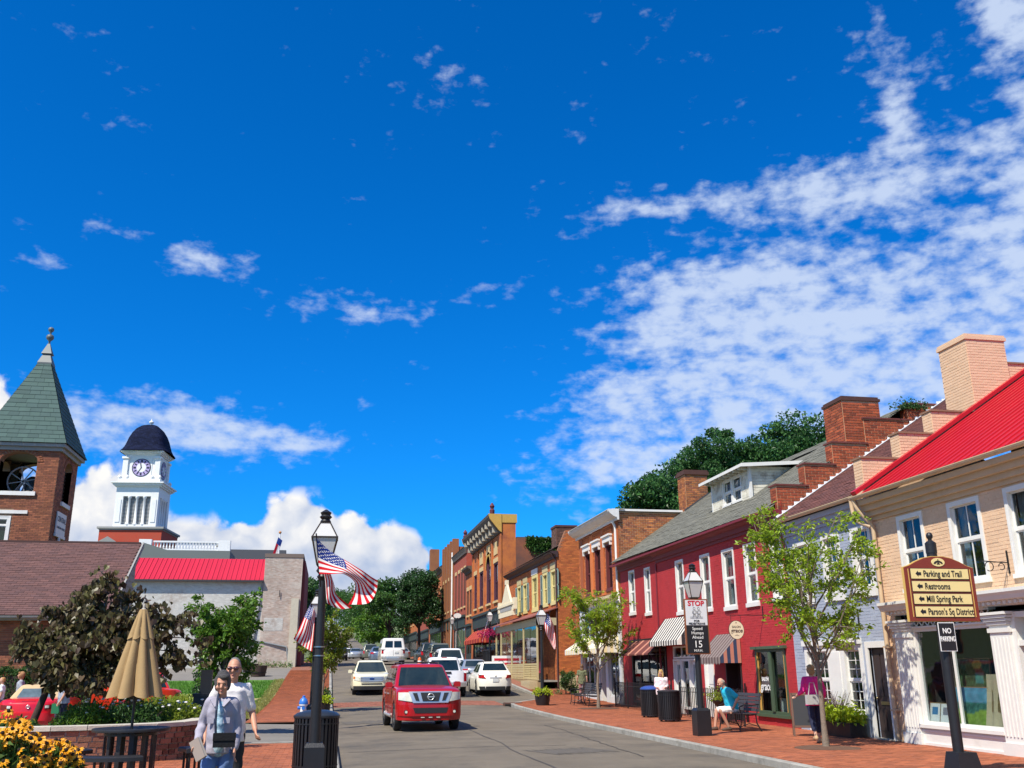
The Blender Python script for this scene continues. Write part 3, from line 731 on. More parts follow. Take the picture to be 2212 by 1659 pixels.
gutter(pb,W.P(8.0,5.53,0.45),W.P(20.3,5.53,0.45),PEACHT,0.075)
SL = 0.64
slope = np.array((1,0,SL))/math.hypot(1,SL)
seam_roof(pb,(12.10,8.0,5.56),(0,1,0),slope,12.15,7.7,REDM,0.3)
rt = MB(); rt.bar((12.05,20.17,5.62),(18.0,20.17,5.62+5.95*SL),0.2,0.09); rt.build('rake_flashing',REDM,pb,world=True)
MB().box(18.3,24,8,20.2,4,9.4).build('rear_roof',REDM,pb,world=True)
# stepped gable parapet and chimney
steps = [(12.42,13.50,6.52),(13.50,14.47,7.18),(14.47,15.66,7.78),(16.86,18.1,9.15),(18.1,24.0,9.6)]
Wg = Wall((0,20.27,0),'-y'); gp = empty_part('stepped_gable',pb)
for x0,x1,zt in steps:
    MB().box(x0+0.004,x1-0.004,20.275,20.66,5.3,zt-0.01).build('gable_step',PEACH,gp,world=True)
    MB().box(x0-0.03,x1+0.05,20.23,20.70,zt-0.012,zt+0.035).build('coping',pmat('coping_brown',(0.23,0.13,0.08),0.85,noise=0.2),gp,world=True)
    bricks(gp,Wg,x0,x1,5.5,zt-0.01,PEACH,nind=60 if x0 < 15 else 0,clip=lambda u,v,h: v > 5.56+(u-12.1)*SL+0.02)
    bricks(gp,Wall((x0,0,0),'-x'),20.28,20.65,5.3 if x0 < 13 else zt-0.75,zt-0.012,PEACH)
ch = empty_part('chimney',pb)
cx0,cx1,cy0,cy1 = 15.72,16.84,20.24,21.35
MB().box(cx0,cx1,cy0,cy1,7.0,9.80).build('chimney_stack',PEACH,ch,world=True)
bricks(ch,Wall((0,cy0,0),'-y'),cx0,cx1,7.5,9.74,PEACH,nind=150,clip=lambda u,v,h: v > 5.56+(u-12.1)*SL+0.03,proud=0.01)
bricks(ch,Wall((cx0,0,0),'-x'),cy0,cy1,7.2,9.74,PEACH,nind=60,proud=0.01)
MB().box(cx0-0.04,cx1+0.04,cy0-0.04,cy1+0.04,9.74,9.83).box(cx0-0.02,cx1+0.02,cy0-0.02,cy1+0.02,9.83,9.89).build('chimney_cap',PEACH,ch,world=True)
# side wall towards the blue house and the far body, so that the building is solid
MB().box(12.75,24,8,20.66,3.3,5.3).box(14.1,24,8,20.66,0,3.29).build('body',DARKIN,pb,world=True)
downpipe(pb,[W.P(20.22,5.48,0.45),W.P(20.18,5.25,0.40),W.P(20.10,4.86,0.09),W.P(20.10,0.16,0.09)],PEACHT,0.05)
for z in (4.2,2.1,0.75): W.box(MB(),20.02,20.18,z,z+0.04,0,0.15).build('pipe_strap',PEACHT,pb,world=True)
# storefront
sf = empty_part('storefront',pb)
fr = MB()
for (a,b) in ((19.20,19.74),(16.02,16.55),(10.6,11.1)):
    W.box(fr,a,b,0.10,2.62,-0.1,0.10)
    W.box(fr,a-0.05,b+0.05,0.10,0.34,-0.1,0.14); W.box(fr,a-0.03,b+0.03,2.30,2.38,-0.1,0.13)
    for k,(v,e) in enumerate(((2.44,0.02),(2.50,0.05),(2.56,0.08),(2.62,0.11))): W.box(fr,a-e,b+e,v,v+0.05,-0.1,0.12+e)
    for k in range(5):
        uu = a+0.07+k*(b-a-0.14)/4; W.box(fr,uu-0.016,uu+0.016,0.45,2.2,0.10,0.118)
W.box(fr,10.2,19.78,2.78,2.80,-0.1,0.16); cornice(fr,W,10.2,19.82,[(2.80,0.10),(2.80,0.20),(2.86,0.22),(2.88,0.33),(2.95,0.36),(3.0,0.40),(3.06,0.40),(3.06,0)])
for k in range(64): W.box(fr,10.3+k*0.148,10.3+k*0.148+0.075,2.80,2.86,0.19,0.26)
fr.build('pilasters_and_cornice',TRIMW,sf,world=True)
def display(parent,u0,u1,v0,v1,mull=(),tm=None,fw=0.07,rec=0.04,glass=None):
    mb = MB()
    for a,b,c,d in ((u0,u0+fw,v0,v1),(u1-fw,u1,v0,v1),(u0+fw,u1-fw,v0,v0+fw),(u0+fw,u1-fw,v1-fw,v1)): W.box(mb,a,b,c,d,-rec-0.06,-rec+0.05)
    e = [u0+fw,*mull,u1-fw]
    for u in mull: W.box(mb,u-0.018,u+0.018,v0+fw,v1-fw,-rec-0.04,-rec+0.03)
    w = mb.build('display_window',tm or TRIMW,parent,world=True)
    for a,b in zip(e[:-1],e[1:]): W.box(MB(),a+0.018,b-0.018,v0+fw,v1-fw,-rec-0.01,-rec-0.004).build('pane',glass or GLASS,w,world=True)
    return w
SHOPG = glassmat('shop_glass',(0.80,0.84,0.84),1.42)
display(sf,16.60,19.18,0.52,2.48,(17.92,),glass=SHOPG)
bk = MB(); W.box(bk,16.55,19.20,0.10,0.50,-0.1,0.05); W.box(bk,16.55,19.20,0.46,0.53,-0.1,0.12); W.box(bk,16.55,19.20,0.10,0.17,0.0,0.08); W.box(bk,16.55,19.20,0.38,0.42,0.0,0.075)
bk.build('bulkhead',TRIMW,sf,world=True)
# lattice transom of lead diamonds
lt = MB(); W.box(lt,16.55,19.20,2.48,2.52,-0.1,0.06); W.box(lt,16.55,19.20,2.74,2.78,-0.1,0.06)
for k in range(13):
    u = 16.62+k*0.2; lt.bar(W.P(u,2.52,0),W.P(u+0.2,2.74,0),0.02); lt.bar(W.P(u+0.2,2.52,0),W.P(u,2.74,0),0.02)
lt.build('transom_lattice',TRIMW,sf,world=True)
W.box(MB(),16.55,19.2,2.52,2.74,-0.06,-0.05).build('transom_glass',GLASS,sf,world=True)
# doorway bay, mostly out of frame
dd = MB(); W.box(dd,14.2,14.3,0.1,2.66,-0.3,0.04); W.box(dd,15.9,16.02,0.1,2.66,-0.3,0.04); W.box(dd,14.3,15.9,2.05,2.15,-0.3,0.02); W.box(dd,14.3,15.9,2.56,2.66,-0.3,0.02)
dd.build('door_frame',TRIMW,sf,world=True)
W.box(MB(),14.3,15.9,2.15,2.56,-0.2,-0.19).build('transom_glass',GLASS,sf,world=True)
do = MB(); W.box(do,14.35,15.85,0.12,2.05,-0.3,-0.26); dr_ = do.build('door',TRIMW,sf,world=True)
W.box(MB(),14.5,15.7,0.9,1.9,-0.26,-0.25).build('pane',GLASS,dr_,world=True)
display(sf,11.2,14.1,0.52,2.62,(12.6,))
bx = MB(); bx.box(XF+1.4,XF+1.45,10.3,19.6,0.1,2.9).box(XF+0.1,XF+1.4,19.55,19.6,0.1,2.9).box(XF+0.1,XF+1.4,10.3,19.6,0.3,0.42).box(XF+0.1,XF+1.4,10.3,19.6,2.66,2.7)
bx.build('shop_interior',pmat('shop_room',(0.055,0.05,0.05),0.9,noise=0.4,nscale=1.5),sf,world=True)
# wrought bracket on the wall
br = MB(); br.bar(W.P(15.85,3.35,0.01),W.P(15.85,3.78,0.01),0.03); br.bar(W.P(15.85,3.55,0.02),W.P(15.86,3.58,0.55),0.018)
for c,r in ((0.42,0.085),(0.16,0.06)):
    a = np.linspace(0,1.7*pi,18); br.tube([W.P(15.855,3.50-0.02+r*sin(t),c+r*cos(t)) for t in a],0.009,5)
br.build('sign_bracket',IRON,pb,world=True)
# goods in the window: canvases, easel cloth, prints, plant
def canvas_art(name,label,loc,w,h,rz,tilt,fn,res=26):
    t = thing(name,label,'painting',loc,rz); n,m_ = res,int(res*h/w)+1
    G = np.array([[(-w/2+w*i/n,0.0,h*j/m_) for j in range(m_+1)] for i in range(n+1)]); mb = MB().grid(G)
    uv = np.array([[(i/n,j/m_) for j in range(m_+1)] for i in range(n+1)]).reshape(-1,2); col = np.array([fn(u,v) for u,v in uv])
    o = mk('canvas',np.vstack(mb.V),mb.F,attrmat('oil_paint',0.6),t,col=np.clip(col,0,1)); o.location = (0,-0.012,0)
    f = MB().box(-w/2-0.02,w/2+0.02,-0.01,0.02,-0.02,h+0.02); f.build('stretcher',pmat('raw_wood',(0.3,0.2,0.1),0.7),t)
    t.rotation_euler = (tilt,0,rz); return t
def n2(u,v,s): return 0.5+0.5*sin(u*s*7+3*sin(v*s*5))*sin(v*s*6+2*sin(u*s*4+1))
def meadow(u,v):
    if v > 0.62: c = np.array((0.10,0.32,0.46))*(0.8+0.5*n2(u,v,2))
    elif v > 0.42+0.06*sin(u*9): c = np.array((0.05,0.16,0.13))*(0.6+0.9*n2(u,v,4))
    else: c = np.array((0.26,0.40,0.07))*(0.7+0.5*n2(u,v,3))
    return c
def wood(u,v): return np.array((0.06,0.11,0.045))*(0.5+1.2*n2(u,v,5)) + (np.array((0.35,0.25,0.02)) if (u-0.65)**2+(v-0.85)**2 < 0.02 else 0) + (np.array((0.02,0.16,0.18)) if abs(u-0.7) < 0.12 and 0.3 < v < 0.6 else 0)
def hills_(u,v):
    if v > 0.7: return np.array((0.16,0.13,0.42))*(0.8+0.4*n2(u,v,2))
    return (np.array((0.12,0.12,0.05)) if v > 0.35 else np.array((0.2,0.15,0.07)))*(0.6+0.8*n2(u,v,4))
canvas_art('painting','landscape painting of a bright green meadow under blue sky in the shop window',(XF+0.22,17.95,0.50),1.15,0.78,-pi/2,-0.08,meadow)
canvas_art('painting','dark woodland painting standing behind the meadow painting in the shop window',(XF+0.42,18.0,1.18),1.1,0.65,-pi/2,-0.08,wood)
canvas_art('painting','painting of purple hills leaning on the draped cloth in the shop window',(XF+0.24,16.98,0.86),0.52,0.62,-pi/2,-0.15,hills_)
canvas_art('art_print','small white mounted print with a blue picture at the left of the shop window',(XF+0.12,19.0,0.50),0.34,0.45,-pi/2,-0.2,lambda u,v: (0.05,0.2,0.42) if abs(u-0.5) < 0.3 and 0.5 < v < 0.85 else (0.75,0.77,0.77))
canvas_art('art_print','small white mounted print with a grey picture beside the blue one',(XF+0.12,18.63,0.50),0.34,0.45,-pi/2,-0.2,lambda u,v: (0.25,0.25,0.3) if abs(u-0.5) < 0.3 and 0.5 < v < 0.85 else (0.75,0.77,0.77))
cl = np.array([[(XF+0.30-0.16*(1-v)**1.5+0.03*sin(i*1.3)*(1.2-v),16.72+0.05*i+0.03*(1-v)*sin(i),0.44+1.1*v) for v in np.linspace(0,1,10)] for i in range(14)])
tag(MB().grid(cl).build('draped_cloth',pmat('beige_cloth',(0.50,0.43,0.28),0.9,noise=0.1),smooth=True),'beige cloth draped over a stand in the shop window','cloth')

# ------------------------------------------------------------------ blue-grey painted brick house
BLUE = pmat('blue_grey_paint',(0.34,0.38,0.46),0.75,var=0.04,noise=0.07,nscale=2,bump=0.4,bscale=45,stain=(0.24,0.28,0.38,0.55,0.78,0.5),sscale=1.3)
BROOF = pmat('brown_shingle',(0.155,0.055,0.042),0.9,var=0.18,col2=(0.12,0.048,0.042),noise=0.12,nscale=1.5)
bh_ = thing('painted_brick_house','blue grey painted brick house with brown shingle roof between peach and maroon buildings','house',(XF,22.5,0.1))
BW = [(20.44,21.22,3.50,4.90),(21.88,22.66,3.50,4.90),(23.42,24.20,3.50,4.90)]
BD = (20.34,21.02,0.12,2.12); BL = [(21.36,22.20,0.62,2.15),(22.9,24.1,0.62,2.15)]
wall_panel(MB(),W,20.24,24.76,0.0,5.6,BW+BL+[BD],0.14).build('wall',BLUE,bh_,world=True)
hl = [(a-0.06,b+0.06,c-0.1,d+0.06) for a,b,c,d in BW]+[(20.22,21.06,0,2.2),(21.06,24.2,0.08,2.2)]
bricks(bh_,W,20.24,24.76,0.1,5.3,BLUE,hl,nind=250,proud=0.004)
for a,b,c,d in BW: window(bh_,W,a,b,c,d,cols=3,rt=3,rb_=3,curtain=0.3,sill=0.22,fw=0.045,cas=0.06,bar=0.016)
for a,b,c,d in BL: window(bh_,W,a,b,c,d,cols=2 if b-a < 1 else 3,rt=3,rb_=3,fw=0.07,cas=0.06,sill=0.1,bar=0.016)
pn = MB(); W.box(pn,22.27,22.84,0.6,2.2,-0.02,0.03); W.box(pn,21.3,24.2,0.12,0.5,-0.02,0.035); W.box(pn,21.3,24.2,2.22,2.36,-0.02,0.08)
for (a,b) in ((22.34,22.77),): W.box(pn,a,b,0.75,2.05,0.03,0.045)
pn.build('white_panelling',WHITE,bh_,world=True)
df = MB(); W.box(df,20.24,20.34,0.1,2.26,-0.05,0.04); W.box(df,21.02,21.14,0.1,2.26,-0.05,0.04); W.box(df,20.34,21.02,2.12,2.26,-0.05,0.04); df.build('door_frame',WHITE,bh_,world=True)
DOORB = pmat('dark_brown_door',(0.035,0.022,0.02),0.5,noise=0.15)
dm = MB(); W.box(dm,20.34,21.02,0.14,2.12,-0.12,-0.07)
for (a,b,c,d) in ((20.42,20.65,0.3,0.75),(20.71,20.94,0.3,0.75),(20.42,20.65,1.05,1.98),(20.71,20.94,1.05,1.98)): W.box(dm,a,b,c,d,-0.07,-0.055)
dob = dm.build('door',DOORB,bh_,world=True)
W.box(MB(),20.50,20.84,0.86,0.93,-0.07,-0.05).build('letter_slot',pmat('brass',(0.5,0.4,0.2),0.35,metal=1.0),dob,world=True)
MB().ball(W.P(20.95,1.0,-0.03),0.03).build('handle',MATS['brass'],dob,world=True,smooth=True)
W.box(MB(),20.3,21.06,0.08,0.14,-0.1,0.16).build('doorstep',CONC,bh_,world=True)
cb = MB(); cornice(cb,W,20.26,24.76,[(5.18,0),(5.18,0.04),(5.28,0.05),(5.28,0.11),(5.40,0.13),(5.40,0.2),(5.52,0.22),(5.54,0.0)]); cb.build('eaves_cornice',BLUE,bh_,world=True)
BEIGE = pmat('beige_gutter',(0.55,0.40,0.25),0.6,noise=0.08)
gutter(bh_,W.P(20.3,5.60,0.32),W.P(24.8,5.60,0.32),BEIGE,0.07)
downpipe(bh_,[W.P(20.55,5.55,0.32),W.P(20.55,5.22,0.30),W.P(20.42,5.0,0.28),W.P(20.12,4.84,0.13)],BEIGE,0.05)
MB().add([(12.2,20.66,5.62),(18.4,20.66,5.62+6.2*SL),(18.4,24.76,5.62+6.2*SL),(12.2,24.76,5.62)],[(0,1,2,3)]).build('roof',BROOF,bh_,world=True)
shingles(bh_,'roof_shingles',(12.2,20.66,5.63),(0,1,0),(1,0,SL),4.1,7.36,BROOF,0.3,0.14)
wf = MB(); ALU = pmat('white_flashing',(0.72,0.74,0.76),0.45,noise=0.1)
wf.bar((12.2,24.72,5.68),(18.3,24.72,5.68+6.1*SL),0.06,0.02)
for k in range(30):
    x = 12.3+k*0.2; wf.box(x,x+0.17,24.745,24.757,5.66+(x-12.2)*SL,5.66+(x-12.2)*SL+0.13-0.05*rnd.random())
wf.build('step_flashing',ALU,bh_,world=True)
MB().box(12.8,20,20.7,24.76,0,5.2).build('body',DARKIN,bh_,world=True)
sw = thing('hanging_sign','brown square shop sign with white sweet lettering hanging from blue grey house','sign',(12.05,21.3,2.35))
MB().box(-0.235,0.235,-0.02,0.02,-0.29,0.27).build('board',pmat('sign_brown',(0.13,0.085,0.065),0.6,noise=0.1),sw)
SIGNW = pmat('sign_white',(0.8,0.79,0.75),0.6)
text('lettering','sweet',0.19,sw,SIGNW,TM((0,-0.024,-0.03)),shear=0.25,bold=0.006)
ar = MB()
for r in (0.10,0.13,0.16):
    a = np.linspace(0.25,pi-0.25,12); ar.tube([(r*1.1*cos(t),-0.022,0.06+r*0.75*sin(t)) for t in a],0.005,4)
ar.build('emblem',SIGNW,sw)
hb = MB(); hb.bar((0.42,0,0.30),(-0.3,0,0.33),0.022); hb.bar((0.43,0,0.2),(0.43,0,0.62),0.03)
for s in (-0.18,0.18): hb.bar((s,0,0.27),(s,0,0.32),0.01)
hb.build('bracket',IRON,sw)
# ------------------------------------------------------------------ maroon painted brick building
MAR = pmat('maroon_paint',(0.41,0.024,0.028),0.75,var=0.05,noise=0.09,nscale=1.5,bump=0.4,bscale=40,stain=(0.25,0.018,0.02,0.52,0.76,0.5),sscale=0.9)
GROOF = pmat('grey_shingle',(0.155,0.15,0.118),0.92,var=0.09,col2=(0.13,0.127,0.10),noise=0.16,nscale=1.0,stain=(0.075,0.08,0.075,0.55,0.78,0.6),sscale=1.5)
OBR = pmat('orange_brick',(0.52,0.15,0.034),0.85,var=0.22,col2=(0.40,0.10,0.028),noise=0.12,nscale=3,bump=0.3,bscale=40,stain=(0.10,0.05,0.035,0.60,0.82,0.7),sscale=0.8)
OBW = pmat('weathered_brick',(0.48,0.17,0.045),0.88,var=0.30,col2=(0.23,0.07,0.035),noise=0.2,nscale=2,bump=0.3,bscale=40,stain=(0.06,0.035,0.03,0.50,0.72,0.8),sscale=0.7)
MORT = pmat('mortar',(0.46,0.31,0.18),0.95,noise=0.2,nscale=5)
MORTD = pmat('dark_mortar',(0.25,0.11,0.06),0.95,noise=0.2,nscale=5)
mb_ = thing('maroon_building','maroon painted brick building with grey shingle roof, dormer and striped awnings','building',(XF,32.5,0.1))
MW = [(25.0,25.66,3.57,5.28),(26.72,27.46,3.56,5.28),(28.32,29.16,3.55,5.31),(30.3,31.06,3.6,5.36),(32.78,33.5,3.64,5.43),(36.5,37.12,3.81,5.53),(38.5,39.2,3.93,5.61)]
MS = (25.3,27.24,0.42,2.2); MD3 = (28.3,29.55,0.12,2.3); MWD = (30.5,31.3,0.12,2.35); MDD = (31.9,34.3,0.12,2.45); MDK = (35.0,39.4,0.12,2.45)
ground = [MS,MD3,MWD,MDD,MDK]
wall_panel(MB(),W,24.76,40.5,0.0,6.25,MW+ground,0.14).build('wall',MAR,mb_,world=True)
bricks(mb_,W,24.76,40.5,0.1,5.9,MAR,[(a-0.05,b+0.05,c-0.08,d+0.05) for a,b,c,d in MW]+[(a-0.06,b+0.06,0,d+0.08) for a,b,c,d in ground[1:]]+[(25.2,27.34,0.34,2.3)],nind=120,proud=0.004)
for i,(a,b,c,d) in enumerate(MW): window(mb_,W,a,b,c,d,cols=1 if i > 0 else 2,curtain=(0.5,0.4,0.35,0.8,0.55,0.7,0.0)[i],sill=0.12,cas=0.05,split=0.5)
cb = MB()
for (u0,u1,z) in ((24.76,35.6,0.0),(35.6,40.55,0.12)):
    cornice(cb,W,u0,u1,[(5.62+z,0),(5.62+z,0.05),(5.72+z,0.06),(5.72+z,0.12),(5.86+z,0.14),(5.92+z,0.3),(5.99+z,0.34),(6.0+z,0)])
cb.build('eaves_cornice',pmat('maroon_trim',(0.17,0.014,0.024),0.6,noise=0.1),mb_,world=True)
W.box(MB(),35.62,35.70,0.2,5.6,0.005,0.05).build('wall_seam_pipe',MATS['maroon_trim'],mb_,world=True)
SR = 0.68
def rz(x): return 6.02+(x-12.13)*SR
MB().add([(12.13,24.9,6.0),(16.9,24.9,rz(16.9)),(16.9,40.6,rz(16.9)),(12.13,40.6,6.12)],[(0,1,2,3)]).add([(16.9,24.9,rz(16.9)),(22,24.9,6),(22,40.6,6),(16.9,40.6,rz(16.9))],[(0,1,2,3)]).build('roof',GROOF,mb_,world=True)
inD = lambda u,v: ~((u > 4.35) & (u < 7.75) & (v > 1.85) & (v < 5.2))
shingles(mb_,'roof_shingles',(12.11,24.95,6.02),(0,1,0.0075),(1,0,SR),15.7,5.75,GROOF,0.32,0.16,thick=0.007,clip=inD,jit=0.015)
W.box(MB(),24.9,40.6,5.96,6.03,0.30,0.40).build('eaves_board',MATS['maroon_trim'],mb_,world=True)
MB().box(12.8,22,24.9,40.4,2.9,5.6).box(13.6,22,24.9,40.4,0,2.89).build('body',DARKIN,mb_,world=True)
MB().add([(12.6,40.5,5.9),(22.6,40.5,5.9),(16.9,40.5,rz(16.9))],[(0,1,2)]).build('gable_wall',MAR,mb_,world=True)
# stepped brick party wall with chimney towards the blue house
DBR = pmat('dark_red_brick',(0.38,0.085,0.03),0.88,var=0.32,col2=(0.22,0.045,0.02),noise=0.15,nscale=3,bump=0.35,bscale=40,stain=(0.05,0.025,0.02,0.62,0.8,0.7),sscale=1.5)
sg = empty_part('stepped_gable',mb_)
for x0,x1,zt in [(12.40,13.34,6.70),(13.34,14.28,7.35),(14.28,15.40,8.02),(15.40,16.9,8.80),(16.9,18.9,9.32)]:
    MB().box(x0+0.004,x1-0.004,24.79,25.18,5.5,zt-0.01).build('gable_step',MORT,sg,world=True)
    MB().box(x0-0.03,x1+0.05,24.74,25.22,zt-0.012,zt+0.035).build('coping',pmat('coping_maroon',(0.13,0.035,0.03),0.85,noise=0.2),sg,world=True)
    bricks(sg,Wall((0,24.785,0),'-y'),x0,x1,5.6,zt-0.01,DBR,nind=60,mo=0.019,clip=lambda u,v,h: v > 5.62+(u-12.2)*SL-0.05)
    bricks(sg,Wall((x0,0,0),'-x'),24.80,25.17,zt-0.8,zt-0.012,DBR)
iv_ = np.array([(17.0+rnd.gauss(0,0.28),24.78+rnd.gauss(0,0.1),9.16+abs(rnd.gauss(0,0.13))) for _ in range(420)])
ch = empty_part('chimney',mb_)
MB().box(14.80,16.02,24.86,25.95,7.2,9.42).build('chimney_stack',MORT,ch,world=True)
bricks(ch,Wall((0,24.855,0),'-y'),14.80,16.02,7.6,9.36,DBR,nind=150,proud=0.012,mo=0.019)
bricks(ch,Wall((14.80,0,0),'-x'),24.86,25.95,7.4,9.36,DBR,nind=80,proud=0.012,mo=0.019)
MB().box(14.76,16.06,24.82,25.99,9.36,9.44).box(14.80,16.02,24.86,25.95,9.44,9.50).build('chimney_cap',pmat('sooty_cap',(0.07,0.028,0.022),0.9,noise=0.2),ch,world=True)
# chimney at the far end
ch = empty_part('chimney',mb_)
MB().box(15.55,16.62,39.9,40.8,8.0,10.2).build('chimney_stack',MORT,ch,world=True)
bricks(ch,Wall((0,39.895,0),'-y'),15.55,16.62,8.1,10.1,OBW,nind=0,proud=0.012,mo=0.022); bricks(ch,Wall((15.55,0,0),'-x'),39.9,40.8,8.0,10.1,OBW,proud=0.012)
MB().box(15.48,16.69,39.82,40.88,10.1,10.24).box(15.52,16.65,39.86,40.84,10.24,10.32).build('chimney_cap',MATS['sooty_cap'],ch,world=True)
MB().bar((15.5,39.85,8.35),(16.7,39.85,8.35+1.2*SR),0.05,0.3).build('flashing',pmat('lead_flashing',(0.05,0.05,0.055),0.7),ch,world=True)
# dormer
dz = lambda x: 6.02+(x-12.13)*SR
CLAP = pmat('old_white_clapboard',(0.66,0.63,0.52),0.8,var=0.09,noise=0.12,nscale=4,stain=(0.24,0.19,0.14,0.48,0.66,0.9),sscale=3.5)
do = empty_part('dormer',mb_); Wd = Wall((13.72,0,0),'-x')
dw = [(29.98,30.70,7.22,8.08),(30.80,31.52,7.22,8.08)]
wall_panel(MB(),Wd,29.3,32.5,6.95,8.22,[(29.95,31.55,7.2,8.1)],0.1).build('dormer_front',CLAP,do,world=True)
for (a,b) in ((29.34,29.9),(31.6,32.46)):
    for k in range(10): Wd.box(MB(),a,b,6.97+k*0.122,6.97+k*0.122+0.117,0.002+0.004*(k % 2),0.022+0.004*(k % 3)).build('siding_board',CLAP,do,world=True)
for a,b,c,d in dw: window(do,Wd,a,b,c,d,fw=0.035,cas=0.045,curtain=0.5,sill=0.06,rec=0.04,inner=0.3)
Wd.box(MB(),29.22,29.34,6.85,8.22,-0.05,0.035).build('corner_board',WHITE,do,world=True)
Wd.box(MB(),32.46,32.56,6.9,8.22,-0.05,0.035).build('corner_board',WHITE,do,world=True)
Ws = Wall((0,29.3,0),'-y')
MB().add([(13.72,29.3,7.0),(15.9,29.3,8.5),(15.9,29.3,8.2),(13.72,29.3,8.2)],[(0,1,2,3)]).build('dormer_side',CLAP,do,world=True)
for k in range(12):
    v = 6.98+k*0.105; x1 = 12.13+(v+0.05-6.02)/SR
    xa = 13.74; xb = min(15.75,max(x1,xa))
    xs_,xe_ = xa,min(15.9,12.13+(v+0.09-6.0)/SR)
    if xe_-xs_ > 0.05: Ws.box(MB(),xs_,xe_,v,v+0.098,0.0,0.018+0.006*(k % 2)).build('siding_board',CLAP,do,world=True)
rf = MB(); rf.prism([(13.35,29.02,8.22),(16.2,29.02,8.42),(16.2,32.8,8.42),(13.35,32.8,8.22)],(0,0,0.03)); rf.build('dormer_roof',GROOF,do,world=True)
fb = MB(); fb.bar((13.33,29.0,8.205),(16.2,29.0,8.405),0.03,0.12); fb.bar((13.33,29.0,8.205),(13.33,32.82,8.205),0.03,0.10)
fb.build('fascia',WHITE,do,world=True)
for k in range(8): MB().box(13.36,13.72,29.35+k*0.42,29.40+k*0.42,8.10,8.20).build('rafter_tail',CLAP,do,world=True)
# shop front of the salon and doors
GRN = pmat('green_trim',(0.055,0.09,0.05),0.55,noise=0.1); OCH = pmat('ochre_trim',(0.55,0.30,0.06),0.6)
sh = display(mb_,25.3,27.24,0.42,2.2,(26.2,),GRN,0.08,0.02,SHOPG)
t_ = MB(); W.box(t_,25.2,27.36,2.2,2.28,0,0.12); W.box(t_,25.24,27.32,0.34,0.42,0,0.08); W.box(t_,26.14,26.3,0.5,2.12,0.03,0.07); t_.build('lintel_board',GRN,sh,world=True)
for u in (25.40,26.33,27.12): W.box(MB(),u,u+0.035,0.5,2.12,-0.02,0.02).build('inner_trim',OCH,sh,world=True)
SALW = pmat('window_lettering',(0.75,0.75,0.72),0.6)
text('lettering','SALON',0.14,sh,SALW,TM(tuple(Vector(W.P(26.72,1.36,0.004))-worldloc(sh)),'-x'),bold=0.004)
text('lettering','grace',0.32,sh,SALW,TM(tuple(Vector(W.P(26.72,1.16,0.004))-worldloc(sh)),'-x'),shear=0.25,bold=0.005)
bk = MB(); bk.box(XF+0.16,XF+0.7,25.2,27.3,0.3,0.42).box(XF+0.7,XF+0.73,25.2,27.3,0.3,2.4); bk.build('shop_interior',pmat('salon_wall',(0.52,0.57,0.53),0.9,noise=0.2),sh,world=True)
for y,c,lab in ((26.75,(0.02,0.02,0.025),'black dress on a stand in the salon window'),(25.75,(0.03,0.03,0.05),'patterned dark top on a stand in the salon window')):
    f = thing('dress_form',lab,'dress form',(XF+0.45,y,0.42)); MB().lathe([(0.14,0.0),(0.015,0.03),(0.015,0.5)],seg=10).build('stand',WHITE,f,smooth=40)
    MB().lathe([(0.2,0.42),(0.17,0.6),(0.12,0.82),(0.16,1.05),(0.17,1.2),(0.06,1.32),(0.05,1.4)],seg=14).build('garment',pmat('garment_%d' % int(y),c,0.9,noise=0.3),f,smooth=True)
def panel_door(parent,W,u0,u1,v0,v1,mat,frame=None,glass=False,rec=0.1,name='door',mid=None):
    mb = MB(); W.box(mb,u0+0.05,u1-0.05,v0+0.02,v1-0.05,-rec-0.05,-rec)
    d = mb.build(name,mat,parent,world=True)
    a,b = u0+0.16,u1-0.16
    if glass: W.box(MB(),a,b,v0+0.35,v1-0.2,-rec,-rec+0.012).build('pane',GLASS if glass is True else glass,d,world=True)
    else:
        for c,e in ((v0+0.25,v0+0.85),(v0+1.05,v1-0.22)): W.box(MB(),a,b,c,e,-rec,-rec+0.014).build('panel',mat,d,world=True)
    fr = MB(); fm = frame or mat
    W.box(fr,u0,u0+0.06,v0,v1,-rec-0.06,0.03); W.box(fr,u1-0.06,u1,v0,v1,-rec-0.06,0.03); W.box(fr,u0+0.06,u1-0.06,v1-0.06,v1,-rec-0.06,0.03); fr.build('door_frame',fm,d,world=True)
    MB().ball(W.P(u0+0.13,v0+1.0,-rec+0.035),0.03,8).build('handle',MATS['brass'],d,world=True,smooth=True)
    return d
panel_door(mb_,W,28.3,29.5,0.12,2.3,pmat('dark_door',(0.03,0.014,0.014),0.5),rec=0.35)
panel_door(mb_,W,30.5,31.3,0.12,2.35,WHITE,rec=0.06)
panel_door(mb_,W,31.9,32.7,0.12,2.0,WHITE,glass=True,rec=0.08); panel_door(mb_,W,33.5,34.3,0.12,2.0,WHITE,glass=True,rec=0.08)
display(mb_,32.72,33.48,0.3,2.0,(),WHITE,0.08); display(mb_,31.9,34.3,2.02,2.45,(32.7,33.5),WHITE,0.06)
W.box(MB(),31.9,34.3,0.1,2.5,-0.5,-0.45).build('shop_interior',DARKIN,mb_,world=True)
BLKP = pmat('black_shopfront',(0.012,0.011,0.013),0.5,noise=0.1)
display(mb_,35.1,39.3,0.35,2.4,(36.2,37.2,38.2),BLKP,0.09); W.box(MB(),35.0,39.4,0.1,2.5,-0.6,-0.55).build('shop_interior',DARKIN,mb_,world=True)
W.box(MB(),35.0,39.4,2.45,2.82,-0.1,0.08).build('fascia',BLKP,mb_,world=True)
ACR = pmat('awning_cream',(0.66,0.63,0.56),0.9,noise=0.06); ADK = pmat('awning_black',(0.022,0.02,0.024),0.9); ABR = pmat('awning_brown',(0.13,0.035,0.03),0.9,noise=0.1)
